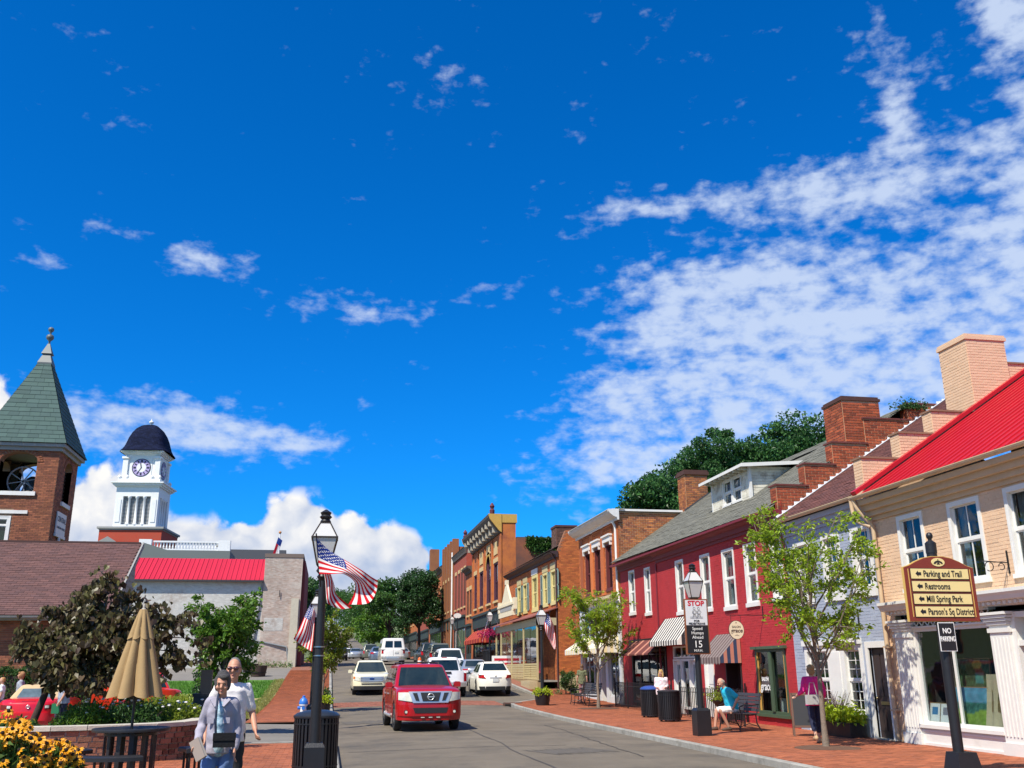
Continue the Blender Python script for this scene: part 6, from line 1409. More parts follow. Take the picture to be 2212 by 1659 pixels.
DKLEAF = leafmat('dark_green_leaf',(0.018,0.060,0.016),(0.040,0.10,0.022),0.22,0.4); HLEAF = leafmat('hill_leaf',(0.018,0.075,0.022),(0.065,0.165,0.035),0.25,0.4); FLEAF = leafmat('street_end_leaf',(0.028,0.085,0.014),(0.065,0.145,0.022),0.25,0.4)
clump_tree('linden_tree','dense dark green oval tree in front of the far brick shops',(9.7,107,2.6),(0,0,5.6),(2.5,2.5,4.3),75,21000,0.24,DKLEAF,3,0.22,csize=0.32,shell=0.5)
for i,(x,y,h,rx,rz,lab) in enumerate(((9.4,155,6.2,4.4,5.6,'bushy green street tree behind the dark oval tree'),(8.2,205,7.2,5.4,6.9,'tall green tree arching over the far end of the street'),(8.6,262,7.0,6.4,6.6,'green tree furthest up the street over the parked cars'),(8.0,178,4.0,3.6,3.8,'lower pale green tree between the two tall street trees'))):
    clump_tree('far_street_tree',lab,(x,y,float(zr(y))),(0,0,h),(rx,rx,rz),46,9000,0.42,FLEAF if i != 3 else GLEAF,60+i,0.3,group='trees far up the street',csize=0.36)
for i,(x,y,h,rx,rz,lab) in enumerate(((-5.5,150,6.5,4.0,5.5,'dark tree just beyond the pale brick building'),(-9,215,8,7,6.5,'broad tree far behind the left pavement'),(2.0,400,8,9,7.5,'dark trees on the hill closing the street, left one'),(15,440,10,11,9,'dark trees on the hill closing the street, right one'),(-9,330,10,9,9,'far trees left of the street on the hill'))):
    clump_tree('distant_tree',lab,(x,y,float(zr(min(y,650)))),(0,0,h),(rx,rx,rz),40,7000,0.5 if y < 300 else 0.8,FLEAF if i != 0 else DKLEAF,80+i,0.3,group='trees in the distance on the left',csize=0.4)
for i,(x,y,ztop,rx,rz,lab) in enumerate(((21.6,60,14.4,3.0,2.8,'round dark green tree rising behind the far chimney of the maroon building'),(26.2,61,18.3,3.0,4.4,'feathery tall tree rising behind the dormer'),(29.6,62,18.5,3.2,4.0,'dark green tree on the hill between the dormer and the brick chimney'),(33.4,62,19.6,3.6,4.2,'bright edged green tree beside the stepped brick chimney'),(36.8,63,19.2,3.4,4.2,'hill tree partly hidden by the stepped brick chimney'))):
    g = float(zr(y))+hill(x,y); cz = ztop-rz-0.3-g
    clump_tree('hill_tree',lab,(x,y,g),(0,0,cz),(rx,rx,rz),40,12000,0.26 if i != 1 else 0.2,HLEAF,100+i,0.2,group='trees on the hill behind the roofs',csize=0.34 if i != 1 else 0.24,shell=0.35)
clump_tree('hill_tree','low green tree filling the gap behind the grey shingle roof',(28,66,5.0),(0,0,8.6),(6.0,3.0,4.0),50,12000,0.3,HLEAF,120,0.2,group='trees on the hill behind the roofs',csize=0.34)
# shrubs and beds
def shrub(name,label,loc,rx,ry,h,n,leaf,mat,seed,cat='shrub',group=None,ncl=22):
    r = np.random.default_rng(seed); t = thing(name,label,cat,loc,0,group); st = MB()
    for k in range(7): a = r.uniform(0,2*pi); st.tube([(0.1*cos(a),0.1*sin(a),0),(rx*0.6*cos(a),ry*0.6*sin(a),h*0.7)],[0.012,0.005],4)
    st.build('stems',DBARK,t)
    d = unit(r.normal(0,1,(ncl,3))); d[:,2] = np.abs(d[:,2]); cen = d*np.array((rx,ry,h))*r.uniform(0.45,0.9,(ncl,1)); k = n//ncl
    v = unit(r.normal(0,1,(ncl,k,3))); P = cen[:,None]+v*(0.36*min(rx,ry,h)*r.uniform(0.6,1.3,(ncl,1,1)))*r.uniform(0.5,1.0,(ncl,k,1)); P = P.reshape(-1,3); P = P[P[:,2] > 0.01]
    leaves('foliage',t,P,leaf,mat,r,up=0.6); return t
HEDL = leafmat('hedge_leaf',(0.03,0.085,0.018),(0.06,0.13,0.025),0.25,0.35)
for i,(x,rx,h,lab) in enumerate(((-10.75,0.95,1.72,'clipped green hedge behind the boy in white at the edge of the frame'),(-9.0,0.78,1.85,'clipped green hedge behind the grey shirted woman'),(-7.6,0.55,1.55,'clipped green hedge at the church corner behind the orange car'))):
    r = np.random.default_rng(130+i); t = thing('hedge',lab,'hedge',(x,35.5,0.05),0,'hedges along the church wall'); q = r.uniform(-1,1,(5200,3)); q[np.arange(5200),r.integers(0,3,5200)] = np.sign(r.normal(0,1,5200)); q[:,2] = np.abs(q[:,2])
    P = q*np.array((rx,0.42,h))*(1+0.05*np.sin(q[:,:1]*9+i)*np.cos(q[:,2:]*7))+r.normal(0,0.035,(5200,3)); MB().box(-rx*0.85,rx*0.85,-0.33,0.33,0,h*0.9).build('twig_core',DBARK,t); leaves('foliage',t,P,0.09,HEDL,r,up=0.5)
shrub('shrub','dark rounded shrub by the grey gable of the church',(-4.0,36.2,0.1),0.9,0.8,2.0,3600,0.11,DKLEAF,140)
shrub('shrub','low dark shrub beside the small green tree',(-4.2,29.5,0.1),0.8,0.7,1.2,2600,0.10,HEDL,141)
for i,(x,y,rx,h) in enumerate(((-6.9,20.3,0.7,0.26),(-5.75,20.6,0.7,0.30),(-4.6,21.6,0.85,0.62),(-3.7,21.4,0.75,0.55),(-2.9,21.9,0.6,0.5),(-4.1,22.8,0.8,0.7),(-5.1,22.6,0.7,0.50),(-6.2,21.6,0.7,0.3),(-3.2,23.2,0.6,0.62))):
    shrub('garden_shrub','loose green garden shrub %s' % ('behind the low brick wall, left of the umbrella','with the redbud trunk beside it','directly behind the black table','right of the umbrella pole','beside the black hooded bin','in the second row behind the umbrella','in the second row before the orange car','in the second row before the red convertible','in the second row by the lawn')[i],(x,y,0.55),rx,0.6,h,2300,0.075,(GLEAF,HEDL,GLEAF,HEDL,YLEAF,GLEAF,HEDL,YLEAF,YLEAF)[i],150+i,'shrub','shrubs in the raised bed',24)
wf_ = []
for k in range(36):
    x,y = rng.uniform(-5,-2.6),rng.uniform(21.2,23.0); wf_.append((x,y,0.55+rng.uniform(0.35,0.62)))
mbf = MB()
for p in wf_: mbf.lathe([(0.004,-0.01),(0.035,0.0),(0.03,0.02),(0.004,0.025)],p,6)
tag(mbf.build('white_blossom',pmat('white_petal',(0.75,0.72,0.68),0.8)),kind='stuff')
dl = np.array([(rng.uniform(-5.2,-2.75),rng.uniform(24.6,29.5)) for _ in range(1)])
def strap_plants(name,label,loc,n,rad,h,mat,seed,cat='plant'):
    r = np.random.default_rng(seed); t = thing(name,label,cat,loc); mb = MB()
    for k in range(n):
        a = r.uniform(0,2*pi); o = r.uniform(0,rad,1)[0]; b = np.array((o*cos(a*1.7),0.6*o*sin(a*1.7),0)); d = np.array((cos(a),sin(a),0)); w = np.cross(d,(0,0,1))*0.014; hh = h*r.uniform(0.6,1.15)
        p = [b,b+d*0.08*hh+np.array((0,0,hh*0.6)),b+d*0.3*hh+np.array((0,0,hh*0.95)),b+d*0.6*hh+np.array((0,0,hh*0.8))]
        mb.grid(np.array([[q-w*s,q+w*s] for q,s in zip(p,(1,1.1,0.8,0.1))]))
    mb.build('blades',mat,t); return t
for i,(x,y) in enumerate(((-3.3,26.2),(-4.2,26.8),(-3.7,28.0))): strap_plants('daylily',('arching yellow green daylily clump nearest the black hooded bin','arching yellow green daylily clump behind the umbrella canopy','arching yellow green daylily clump before the small green tree')[i],(x,y,0.1),170,0.55,0.95,YLEAF,170+i)
# black-eyed susans in the near corner
def susans(label,loc,rx,ry,h,nf,seed):
    r = np.random.default_rng(seed); t = thing('flower_bush',label,'flowers',loc); st = MB(); tops = []
    while len(tops) < nf:
        a,q = r.uniform(0,2*pi),math.sqrt(r.random()); x,y = rx*q*cos(a),ry*q*sin(a); z = h*(1-0.45*q**2.2)*r.uniform(0.86,1.03)
        if q > 0.8 and r.random() < 0.5: z *= r.uniform(0.6,0.95)
        if all((x-p[0])**2+(y-p[1])**2+(z-p[2])**2 > 0.036**2 for p in tops): tops.append((x,y,z))
    for x,y,z in tops: st.tube([(x*0.55,y*0.55,0),(x*0.8,y*0.8,z*0.6),(x,y,z)],[0.006,0.005,0.003],4,cap=False)
    tag(st.build('stems',leafmat('flower_stem',(0.07,0.12,0.02),(0.10,0.15,0.03),0.1),t),kind='stuff')
    q = np.sqrt(r.random(5200)); a = r.uniform(0,2*pi,5200); P = np.stack([rx*1.03*q*np.cos(a),ry*1.03*q*np.sin(a),h*(1-0.45*q**2.2)*(1-0.62*r.random(5200)**1.3)-0.13],1)
    tag(leaves('foliage',t,P,0.085,leafmat('susan_leaf',(0.045,0.105,0.018),(0.10,0.17,0.03),0.35,0.4),r,asp=0.42,up=0.4),kind='stuff')
    PET = leafmat('golden_petal',(0.72,0.30,0.008),(0.82,0.40,0.012),0.2,0.12); CON = pmat('dark_cone',(0.018,0.008,0.005),0.9); meshes = []
    for v in range(4):
        mb = MB(); n = 11+v % 2
        for k in range(n):
            b = 2*pi*k/n+r.normal(0,0.06); c,s = cos(b),sin(b); l = 0.036*r.uniform(0.88,1.1); dr = r.uniform(0.0,0.012)+0.004*v
            mb.add([(c*0.007-s*0.004,s*0.007+c*0.004,0.001),(c*0.007+s*0.004,s*0.007-c*0.004,0.001),(c*l*0.65+s*0.0085,s*l*0.65-c*0.0085,0.002-dr*0.3),(c*l,s*l,-dr),(c*l*0.65-s*0.0085,s*l*0.65+c*0.0085,0.002-dr*0.3)],[(0,1,2,3,4)],0)
        mb.lathe([(0.011,0.0),(0.0115,0.007),(0.008,0.014),(0.001,0.017)],seg=8,m=1); meshes.append(mesh_('flower',np.vstack(mb.V),mb.F,[PET,CON],mb.M,mb.A))
    for i,p in enumerate(tops):
        f = link(bpy.data.objects.new('flower',meshes[i % 4]),t,p); f.rotation_euler = (R(46)+r.normal(0,0.3),r.normal(0,0.3),r.normal(-0.2,0.5)); s = r.uniform(1.0,1.35); f.scale = (s,s,s)
susans('tall clump of golden black-eyed susans at the edge of the frame',(-2.28,7.75,0.1),0.48,0.5,1.33,230,2)
susans('lower clump of golden black-eyed susans beside the curved bench',(-1.93,8.0,0.1),0.26,0.42,1.16,85,3)
for i,(x,y) in enumerate(((-2.9,14.2),(-2.4,14.25),(-1.9,14.3))): shrub('ground_cover_plant',('low green ground cover under the black table','low green ground cover between table and stool bench','low green ground cover beside the small bench')[i],(x,y,0.09),0.36,0.2,0.20,700,0.05,GLEAF,180+i,'plant','ground cover along the flower bed',14)
# ivy on the old side wall of the ornate building and the stepped gable
n = 5200; x = rng.uniform(13.3,21.5,n); z = 11.25-np.abs(rng.normal(0,0.75,n))*(0.6+0.4*np.sin(x*1.7)); k = (z > 9.3) & (x > 14.0+0.5*np.sin(z*3)); P = np.stack([x[k],70.35-np.abs(rng.normal(0,0.08,k.sum())),z[k]],1)
iv = thing('wall_ivy','green ivy over the top of the old side wall next to the chimney','ivy',(17.4,70.35,10)); leaves('foliage',iv,P-np.array((17.4,70.35,10)),0.22,FLEAF,rng)
iv2 = thing('gable_weeds','weeds growing on the stepped brick gable behind the peach gable steps','weeds',(17.2,24.8,9.0)); leaves('foliage',iv2,iv_-np.array((17.2,24.8,9.0)),0.09,HLEAF,rng)
wd = np.stack([rng.uniform(-9,-2.6,900),75.7-np.abs(rng.normal(0,0.12,900)),2.0+np.abs(rng.normal(0,0.16,900))],1); w_ = thing('wall_weeds','strip of weeds along the foot of the pale brick building','weeds',(-6,75.7,2.0)); leaves('foliage',w_,wd-np.array((-6,75.7,2.0)),0.12,GLEAF,rng)
shrub('shrub','round shrub with red blossoms at the corner of the shuttered house',(12.0,48.6,0.35),0.55,0.55,1.6,2600,0.09,HEDL,190)
LIME = leafmat('lime_leaf',(0.28,0.40,0.015),(0.42,0.50,0.02),0.35,0.2)
# ------------------------------------------------------------------ low curved garden wall of rough brick, one object per brick
GBR = pmat('garden_brick',(0.17,0.062,0.036),0.9,var=0.38,col2=(0.27,0.125,0.075),noise=0.2,nscale=5,bump=0.5,bscale=30)
gw = thing('garden_wall','low curved rough brick garden wall with pale stone coping','wall',(-4.0,19.6,0.1))
_wc = [(-8.4,19.0),(-7.2,18.98),(-5.9,19.0),(-4.7,19.08),(-3.7,19.3),(-2.95,19.75),(-2.5,20.5),(-2.35,21.5),(-2.35,23.3)]
def wallpath(s): n = len(_wc)-1; x = s/5.9*n; i = min(int(x),n-1); f = x-i; q = [np.array(_wc[max(0,min(n,k))]) for k in (i-1,i,i+1,i+2)]; return 0.5*(2*q[1]+(q[2]-q[0])*f+(2*q[0]-5*q[1]+4*q[2]-q[3])*f*f+(3*q[1]-q[0]-3*q[2]+q[3])*f**3)
ss = np.linspace(0,5.9,60); wp = np.array([wallpath(s) for s in ss]); sl = np.concatenate([[0],np.cumsum(np.linalg.norm(np.diff(wp,axis=0),axis=1))]); LT = sl[-1]
def wat(d): p = np.array([np.interp(d,sl,wp[:,j]) for j in (0,1)]); q = np.array([np.interp(min(d+0.05,LT),sl,wp[:,j]) for j in (0,1)]); q0 = np.array([np.interp(max(d-0.05,0),sl,wp[:,j]) for j in (0,1)]); t = (q-q0)/np.linalg.norm(q-q0); return p,t
core = MB(); core.grid(np.array([[(*(wat(d)[0]+np.array((-wat(d)[1][1],wat(d)[1][0]))*o),z) for o,z in ((0.012,0.0),(0.012,0.70),(0.3,0.70),(0.3,0.0))] for d in np.linspace(0,LT,50)])); core.build('mortar_core',pmat('pale_mortar',(0.50,0.41,0.31),0.95,noise=0.15),gw,world=True)
items = []
for row in range(6):
    d = -0.12 if row % 2 else 0.0; z = 0.12+row*0.098+0.046
    while d < LT:
        L = rng.uniform(0.20,0.27) if rng.random() > 0.18 else rng.uniform(0.11,0.14); c = d+L/2
        if 0.05 < c < LT-0.05: items.append((c,z,L))
        d += L+0.016
items.sort(key=lambda q: np.linalg.norm(np.append(wat(q[0])[0],q[1])-CAM)); bm_ = {}
glo = np.array((-4.0,19.6,0.1)); restb = MB()
for i,(c,z,L) in enumerate(items):
    p,t = wat(c); key = round(L,2)
    if i < 300:
        if key not in bm_: b = MB(); b.add([(sx*(key/2-(0.006 if sz > 0 or sy < 0 else 0)),sy*0.055,sz*0.041) for sx in (-1,1) for sy in (-1,1) for sz in (-1,1)],[(0,1,3,2),(4,6,7,5),(0,4,5,1),(2,3,7,6),(0,2,6,4),(1,5,7,3)]); bm_[key] = mesh_('brick',np.vstack(b.V),b.F,GBR)
        o = link(bpy.data.objects.new('brick',bm_[key]),gw,tuple(np.array((*p,z))+np.array((t[1],-t[0],0))*(-0.035+rng.normal(0,0.006))-glo)); o.rotation_euler = (rng.normal(0,0.02),rng.normal(0,0.02),math.atan2(t[1],t[0])+rng.normal(0,0.015))
    else: restb.obb((*p,z),(*t,0),(t[1],-t[0],0),(0,0,1),L/2,0.03,0.042)
if restb.n: tag(restb.build('brickwork',GBR,gw,world=True),kind='stuff')
CAPS = pmat('pale_cap_stone',(0.50,0.46,0.38),0.85,noise=0.15,nscale=4,bump=0.3,var=0.08)
d = 0.0
while d < LT-0.2:
    L = 0.6; a,ta = wat(d+0.006); b,tb = wat(min(d+L,LT)-0.006); nA,nB = np.array((ta[1],-ta[0])),np.array((tb[1],-tb[0])); q = [(*(a+nA*0.06),0),(*(b+nB*0.06),0),(*(b-nB*0.36),0),(*(a-nA*0.36),0)]
    MB().prism([(x,y,0.71) for x,y,_ in q],(0,0,0.075)).build('cap_stone',CAPS,gw,world=True); d += L
struct('raised_bed_soil',MB().grid(np.array([[(x,y,0.6) for y in np.linspace(float(y0)+0.2,23.6,6)] for x,y0 in [(-8.3,19.05)]+[(q[0]-0.12,q[1]) for q in _wc[1:-2]]])),SOIL)
# ------------------------------------------------------------------ lamps, flags, signs, bins, benches
LGL = glassmat('lantern_glass',(0.85,0.85,0.83),1.45,(0.70,0.68,0.64),0.80)
def lamp(label,loc,hgt=4.0,boxw=0.30,boxh=0.62,pole=0.078,group='street lamps with four sided lanterns',scale=1.0):
    t = thing('street_lamp',label,'street lamp',loc,0,group)
    m = MB(); b = boxw/2
    m.prism([(-b,-b,0),(b,-b,0),(b,b,0),(-b,b,0)],(0,0,boxh-0.06)); m.add([(x*b*1.0,y*b*1.0,boxh-0.06) for x,y in ((-1,-1),(1,-1),(1,1),(-1,1))]+[(x*b*0.78,y*b*0.78,boxh) for x,y in ((-1,-1),(1,-1),(1,1),(-1,1))],[(0,1,5,4),(1,2,6,5),(2,3,7,6),(3,0,4,7),(4,5,6,7)])
    m.build('base',IRON,t)
    zb = hgt-0.98; MB().tube([(0,0,boxh-0.02),(0,0,1.6),(0,0,zb)],[pole,pole*0.86,pole*0.66],14).build('pole',IRON,t,smooth=50)
    MB().lathe([(pole*0.7,zb-0.1),(pole*1.1,zb-0.04),(pole*0.8,zb),(pole*1.3,zb+0.05),(pole*1.0,zb+0.10),(0.11,zb+0.14),(0.11,zb+0.16)],seg=14).build('collar',IRON,t,smooth=40)
    z0,z1,z2 = zb+0.16,zb+0.56,zb+0.80; w0,w1,w2 = 0.105,0.195,0.075; ln = empty_part('lantern',t)
    q = lambda w,z: [(x*w,y*w,z) for x,y in ((-1,-1),(1,-1),(1,1),(-1,1))]; A,B_,D = q(w0,z0),q(w1,z1),q(w2,z2)
    for i in range(4):
        j = (i+1) % 4; MB().quad(A[i],A[j],B_[j],B_[i]).build('pane',LGL,ln); MB().quad(B_[i],B_[j],D[j],D[i]).build('roof_pane',LGL,ln)
    f = MB()
    for i in range(4):
        j = (i+1) % 4; f.bar(A[i],B_[i],0.016); f.bar(B_[i],D[i],0.016); f.bar(A[i],A[j],0.02); f.bar(B_[i],B_[j],0.026); f.bar(D[i],D[j],0.02)
    f.build('frame',BRONZE,ln)
    MB().lathe([(0.075,z2),(0.085,z2+0.03),(0.065,z2+0.06),(0.10,z2+0.10),(0.07,z2+0.13),(0.09,z2+0.17),(0.03,z2+0.21),(0.015,z2+0.22)],seg=14).build('cap',IRON,ln,smooth=40); MB().tube([(0,0,z0),(0,0,z0+0.18)],0.03,8).build('burner',WHITE,ln)
    return t
l1 = lamp('nearest black street lamp with two large flags beside the slatted litter bin',(-0.135,15.3,0.12),4.02,0.30,0.56,0.085)
for z in (1.80,1.93): MB().lathe([(0.080,z),(0.084,z),(0.084,z+0.018),(0.080,z+0.018)],seg=14).build('steel_band',pmat('steel',(0.45,0.46,0.48),0.35,metal=1.0),l1)
lamp('black street lamp behind the nearest one with a single drooping flag',(-0.40,30.25,0.12),3.95)
lamp('black street lamp carrying the stop for pedestrians sign',(9.05,23.1,0.12),4.1,0.36,0.64,0.085)
lamp('black street lamp rising from a round planter by the parking bay',(9.06,41.2,0.19),4.15)
lamp('black street lamp with crossed flags before the ornate brick building',(10.95,66.5,float(zr(66.5))+0.12),4.15)
lamp('black street lamp with flags beside the dark oval tree',(11.0,88.0,float(zr(88))+0.12),4.15)
def starfield(u,v):
    cu = u/0.4*12; cv = v/(7/13)*10; best = 9
    for r in range(1,10):
        if abs(cv-r) > 0.75: continue
        for c in range(1 if r % 2 else 2,12,2):
            dx = (cu-c)*0.4/12*1.9; dy = (cv-r)*(7/13)/10
            if abs(dx) < 0.06 and abs(dy) < 0.06:
                a = math.atan2(dx,-dy); rr = math.hypot(dx,dy)/0.031; k = 0.5+0.5*abs(((a/(2*pi/5)+0.5) % 1)-0.5)*0  # five-pointed outline
                s = (a/(2*pi/5)+0.5) % 1-0.5; lim = 0.42/(0.42*abs(2*s)+abs(1-abs(2*s))*1.0+1e-6); lim = 1.0-0.60*min(1,abs(s)*2)**0.8; best = min(best,rr/max(lim,0.3))
    return best < 1
def cubic(P,t):
    n = len(P)-1; x = t*n; i = min(int(x),n-1); f = x-i; p = [np.array(P[max(0,min(n,k))],float) for k in (i-1,i,i+1,i+2)]
    return 0.5*((2*p[1])+(-p[0]+p[2])*f+(2*p[0]-5*p[1]+4*p[2]-p[3])*f*f+(-p[0]+3*p[1]-3*p[2]+p[3])*f**3)
def flag(label,net,nu=56,nv=39,u0=0.0,v0=0.0,pole=None,group='national flags on the lamp posts',flip=False):
    net = np.array(net,float); o = net[0][0]; t = thing('flag',label,'flag',tuple(o),0,group)
    G = np.zeros((nu+1,nv+1,3)); col = np.zeros((nu+1,nv+1,3))
    for i in range(nu+1):
        row = [cubic(net[:,j],i/nu) for j in range(net.shape[1])]
        for j in range(nv+1): G[i,j] = cubic(row,j/nv)-o
    RED,WHT,BLU = (0.56,0.006,0.016),(0.76,0.73,0.70),(0.010,0.03,0.20); fc = []
    for i in range(nu):
        for j in range(nv):
            u,v = u0+(1-u0)*(i+0.5)/nu,(j+0.5)/nv; v = 1-v if flip else v0+(1-v0)*v
            c = RED if int(v*13) % 2 == 0 else WHT
            if u < 0.4 and v < 7/13: c = WHT if starfield(u,v) else BLU
            fc.append(c)
    mb = MB().grid(G); mk('cloth',np.vstack(mb.V),mb.F,attrmat('flag_cloth',0.8,0.22),t,smooth=True,col=np.array(fc))
    if pole is not None: MB().tube([np.array(pole[0])-o,np.array(pole[1])-o],0.012,6).build('staff',IRON,t)
    return t
A_ = [[(-0.261,15.15,3.706),(-0.238,15.214,3.527),(-0.215,15.249,3.343),(-0.191,15.236,3.156)],[(-0.081,15.23,3.545),(-0.031,15.205,3.391),(0.003,15.144,3.264),(-0.006,15.077,3.143)],[(0.169,15.104,3.376),(0.215,15.041,3.27),(0.218,15.011,3.182),(0.178,15.027,3.14)],[(0.458,14.99,3.196),(0.464,15.019,3.072),(0.425,15.082,3.034),(0.356,15.148,3.025)],[(0.608,15.082,3.107),(0.595,15.143,2.956),(0.507,15.17,2.844),(0.349,15.15,2.841)],[(0.714,15.149,3.057),(0.69,15.116,2.869),(0.571,15.052,2.702),(0.268,14.987,2.676)]]
A_ = CAM+(np.array(A_)-CAM)*0.975
flag('large flag streaming right from the nearest lamp post with blue star field by the lantern',A_,110,78,pole=((-0.265,14.8,3.73),(-0.16,15.1,2.95)))
B_n = [[(-0.144,15.38,3.204),(-0.108,15.43,3.202),(-0.071,15.34,3.178),(-0.042,15.39,3.169)],[(-0.099,15.44,3.015),(-0.048,15.37,3.009),(0.002,15.34,2.993),(0.041,15.43,2.944)],[(-0.075,15.43,2.813),(-0.025,15.34,2.821),(0.018,15.42,2.828),(0.069,15.42,2.814)],[(-0.063,15.37,2.723),(0.002,15.38,2.697),(0.089,15.44,2.688),(0.173,15.35,2.71)],[(-0.053,15.36,2.659),(0.064,15.44,2.602),(0.194,15.39,2.572),(0.328,15.35,2.59)]]
flag('second flag hanging below the streaming one with only stripes showing',np.array(B_n)+np.array((0,-0.45,0.035)),40,39,u0=0.42,v0=0.42,pole=((-0.16,15.38,3.3),(-0.13,15.34,2.9)))
L2 = [[(-0.594,30.0,3.67),(-0.536,30.068,3.592),(-0.486,29.9,3.486),(-0.443,30.079,3.414)],[(-0.706,30.089,3.414),(-0.603,29.965,3.325),(-0.516,29.963,3.257),(-0.446,30.09,3.195)],[(-0.803,30.081,3.166),(-0.657,29.901,3.076),(-0.547,30.066,3.029),(-0.448,30.002,2.999)],[(-0.908,29.984,2.89),(-0.723,29.945,2.78),(-0.585,30.097,2.704),(-0.456,29.912,2.644)],[(-1.04,29.905,2.618),(-0.845,30.049,2.474),(-0.66,30.022,2.352),(-0.476,29.918,2.242)]]
flag('drooping flag with blue field up on the second left lamp post',L2,60,52,pole=((-0.62,30.0,3.78),(-0.40,30.2,2.9)))
L2b = [[(-0.403,30.25,3.421),(-0.373,30.25,3.366),(-0.342,30.2,3.31),(-0.311,30.2,3.255)],[(-0.408,30.25,3.241),(-0.363,30.2,3.173),(-0.318,30.22,3.118),(-0.288,30.2,3.077)],[(-0.426,30.2,3.0),(-0.381,30.24,2.93),(-0.322,30.2,2.9),(-0.292,30.2,2.85)]]
flag('narrow folded flag between the two left lamp posts',L2b,24,26,u0=0.42)
R2 = np.array([[(9.286,41.0,4.058),(9.372,41.114,3.986),(9.39,40.927,3.898),(9.431,40.934,3.82)],[(9.226,41.12,3.868),(9.313,40.969,3.704),(9.439,40.9,3.585),(9.587,41.095,3.554)],[(9.158,41.017,3.609),(9.287,40.882,3.39),(9.49,41.059,3.28),(9.619,41.08,3.32)],[(9.163,40.883,3.274),(9.352,41.014,3.046),(9.535,41.108,2.894),(9.615,40.916,3.004)],[(9.339,40.966,2.929),(9.492,41.12,2.701),(9.574,40.956,2.543),(9.627,40.909,2.695)]])
flag('flag hanging from the lamp post with the round planter',R2+np.array((0.0,0,-0.05)),44,39,pole=((9.1,41.1,2.9),(9.42,40.95,4.15)))
def droop(px_,py_,pz,s,dx,dy): return [[(px_+dx*a*s+j*0.10*s*dx,py_+dy*a*s+0.06*sin(3*a+j*2),pz-s*(1.35*a)-j*s*0.16+0.0*j) for j in range(4)] for a in (0.0,0.3,0.6,1.0)]
flag('left one of two flags on the lamp before the ornate brick building',droop(10.85,66.3,float(zr(66))+3.9,1.25,-0.35,0),24,26)
flag('right one of two flags on the lamp before the ornate brick building',droop(11.2,66.4,float(zr(66))+3.9,1.3,0.75,0),24,26,pole=((10.95,66.5,3.6),(11.3,66.35,5.6)))
flag('flag on the lamp post beside the dark oval tree',droop(11.0,87.8,float(zr(88))+4.0,1.4,0.5,0),20,26)
flag('small flag on the left pavement seen through the yellow green tree',droop(-0.3,56.0,float(zr(56))+3.0,1.3,-0.35,0),20,26); flag('tiny flag far along the left kerb',droop(0.1,72.0,float(zr(72))+2.2,1.3,0.45,0),20,26)
fr_ = thing('roof_flag','flag drooping on the courthouse roof flagpole','flag',(-5.6,101.95,15.1)); mb = MB().grid(np.array([[(-0.1-0.45*a+0.22*j,-0.05*sin(4*a+j),-1.7*a-0.18*j) for j in range(3)] for a in np.linspace(0,1,9)])); mk('cloth',np.vstack(mb.V),mb.F,MATS['flag_cloth'],fr_,col=np.array([(0.015,0.045,0.22) if k < 6 else ((0.5,0.012,0.03),(0.7,0.66,0.64))[k % 2] for k in range(len(mb.F))]))
# directory sign
SBR = pmat('sign_oxblood',(0.20,0.03,0.018),0.45,noise=0.05); SCR = pmat('sign_cream_panel',(0.78,0.62,0.27),0.5); SBK = pmat('sign_black',(0.012,0.012,0.015),0.5); SGO = pmat('sign_gold',(0.62,0.40,0.10),0.5)
ds = thing('directory_sign','oxblood and cream directory sign on a black post with four arrow lines','sign',(9.34,13.5,0.12))
m = MB(); m.add([(x*0.21,y*0.21,0) for x,y in ((-1,-1),(1,-1),(1,1),(-1,1))]+[(x*0.15,y*0.15,0.36) for x,y in ((-1,-1),(1,-1),(1,1),(-1,1))],[(3,2,1,0),(0,1,5,4),(1,2,6,5),(2,3,7,6),(3,0,4,7),(4,5,6,7)]); m.build('base',IRON,ds)
MB().tube([(0,0.06,0.34),(0,0.06,3.36)],0.078,12).build('post',IRON,ds,smooth=50); MB().lathe([(0.085,3.30),(0.085,3.46),(0.06,3.48),(0.03,3.5),(0.03,3.52),(0.05,3.55),(0.052,3.58),(0.035,3.62),(0.005,3.63)],(0,0.06,0),14).build('finial',IRON,ds,smooth=50)
zz0,zz1 = 2.25,3.06; W2 = 0.60
ol = [(-W2,zz0),(W2,zz0),(W2,zz1)]+[(W2*cos(t)*1.0 if 0 else x,z) for x,z in [(0.50,zz1+0.03),(0.38,zz1+0.09),(0.24,zz1+0.145),(0.1,zz1+0.17),(-0.1,zz1+0.17),(-0.24,zz1+0.145),(-0.38,zz1+0.09),(-0.50,zz1+0.03)]]+[(-W2,zz1)]
MB().prism([(x*1.015,-0.05,(z-2.7)*1.02+2.7) for x,z in ol],(0,0.05,0)).build('edge',SGO,ds); MB().prism([(x,-0.062,z) for x,z in ol],(0,0.03,0)).build('board',SBR,ds)
for x in (-0.535,0.535): MB().box(x-0.006,x+0.006,-0.066,-0.06,zz0+0.06,zz1-0.02).build('gold_line',SGO,ds)
LN = ('Parking and Trail','Restrooms','Mill Spring Park',"Parson's Sq District")
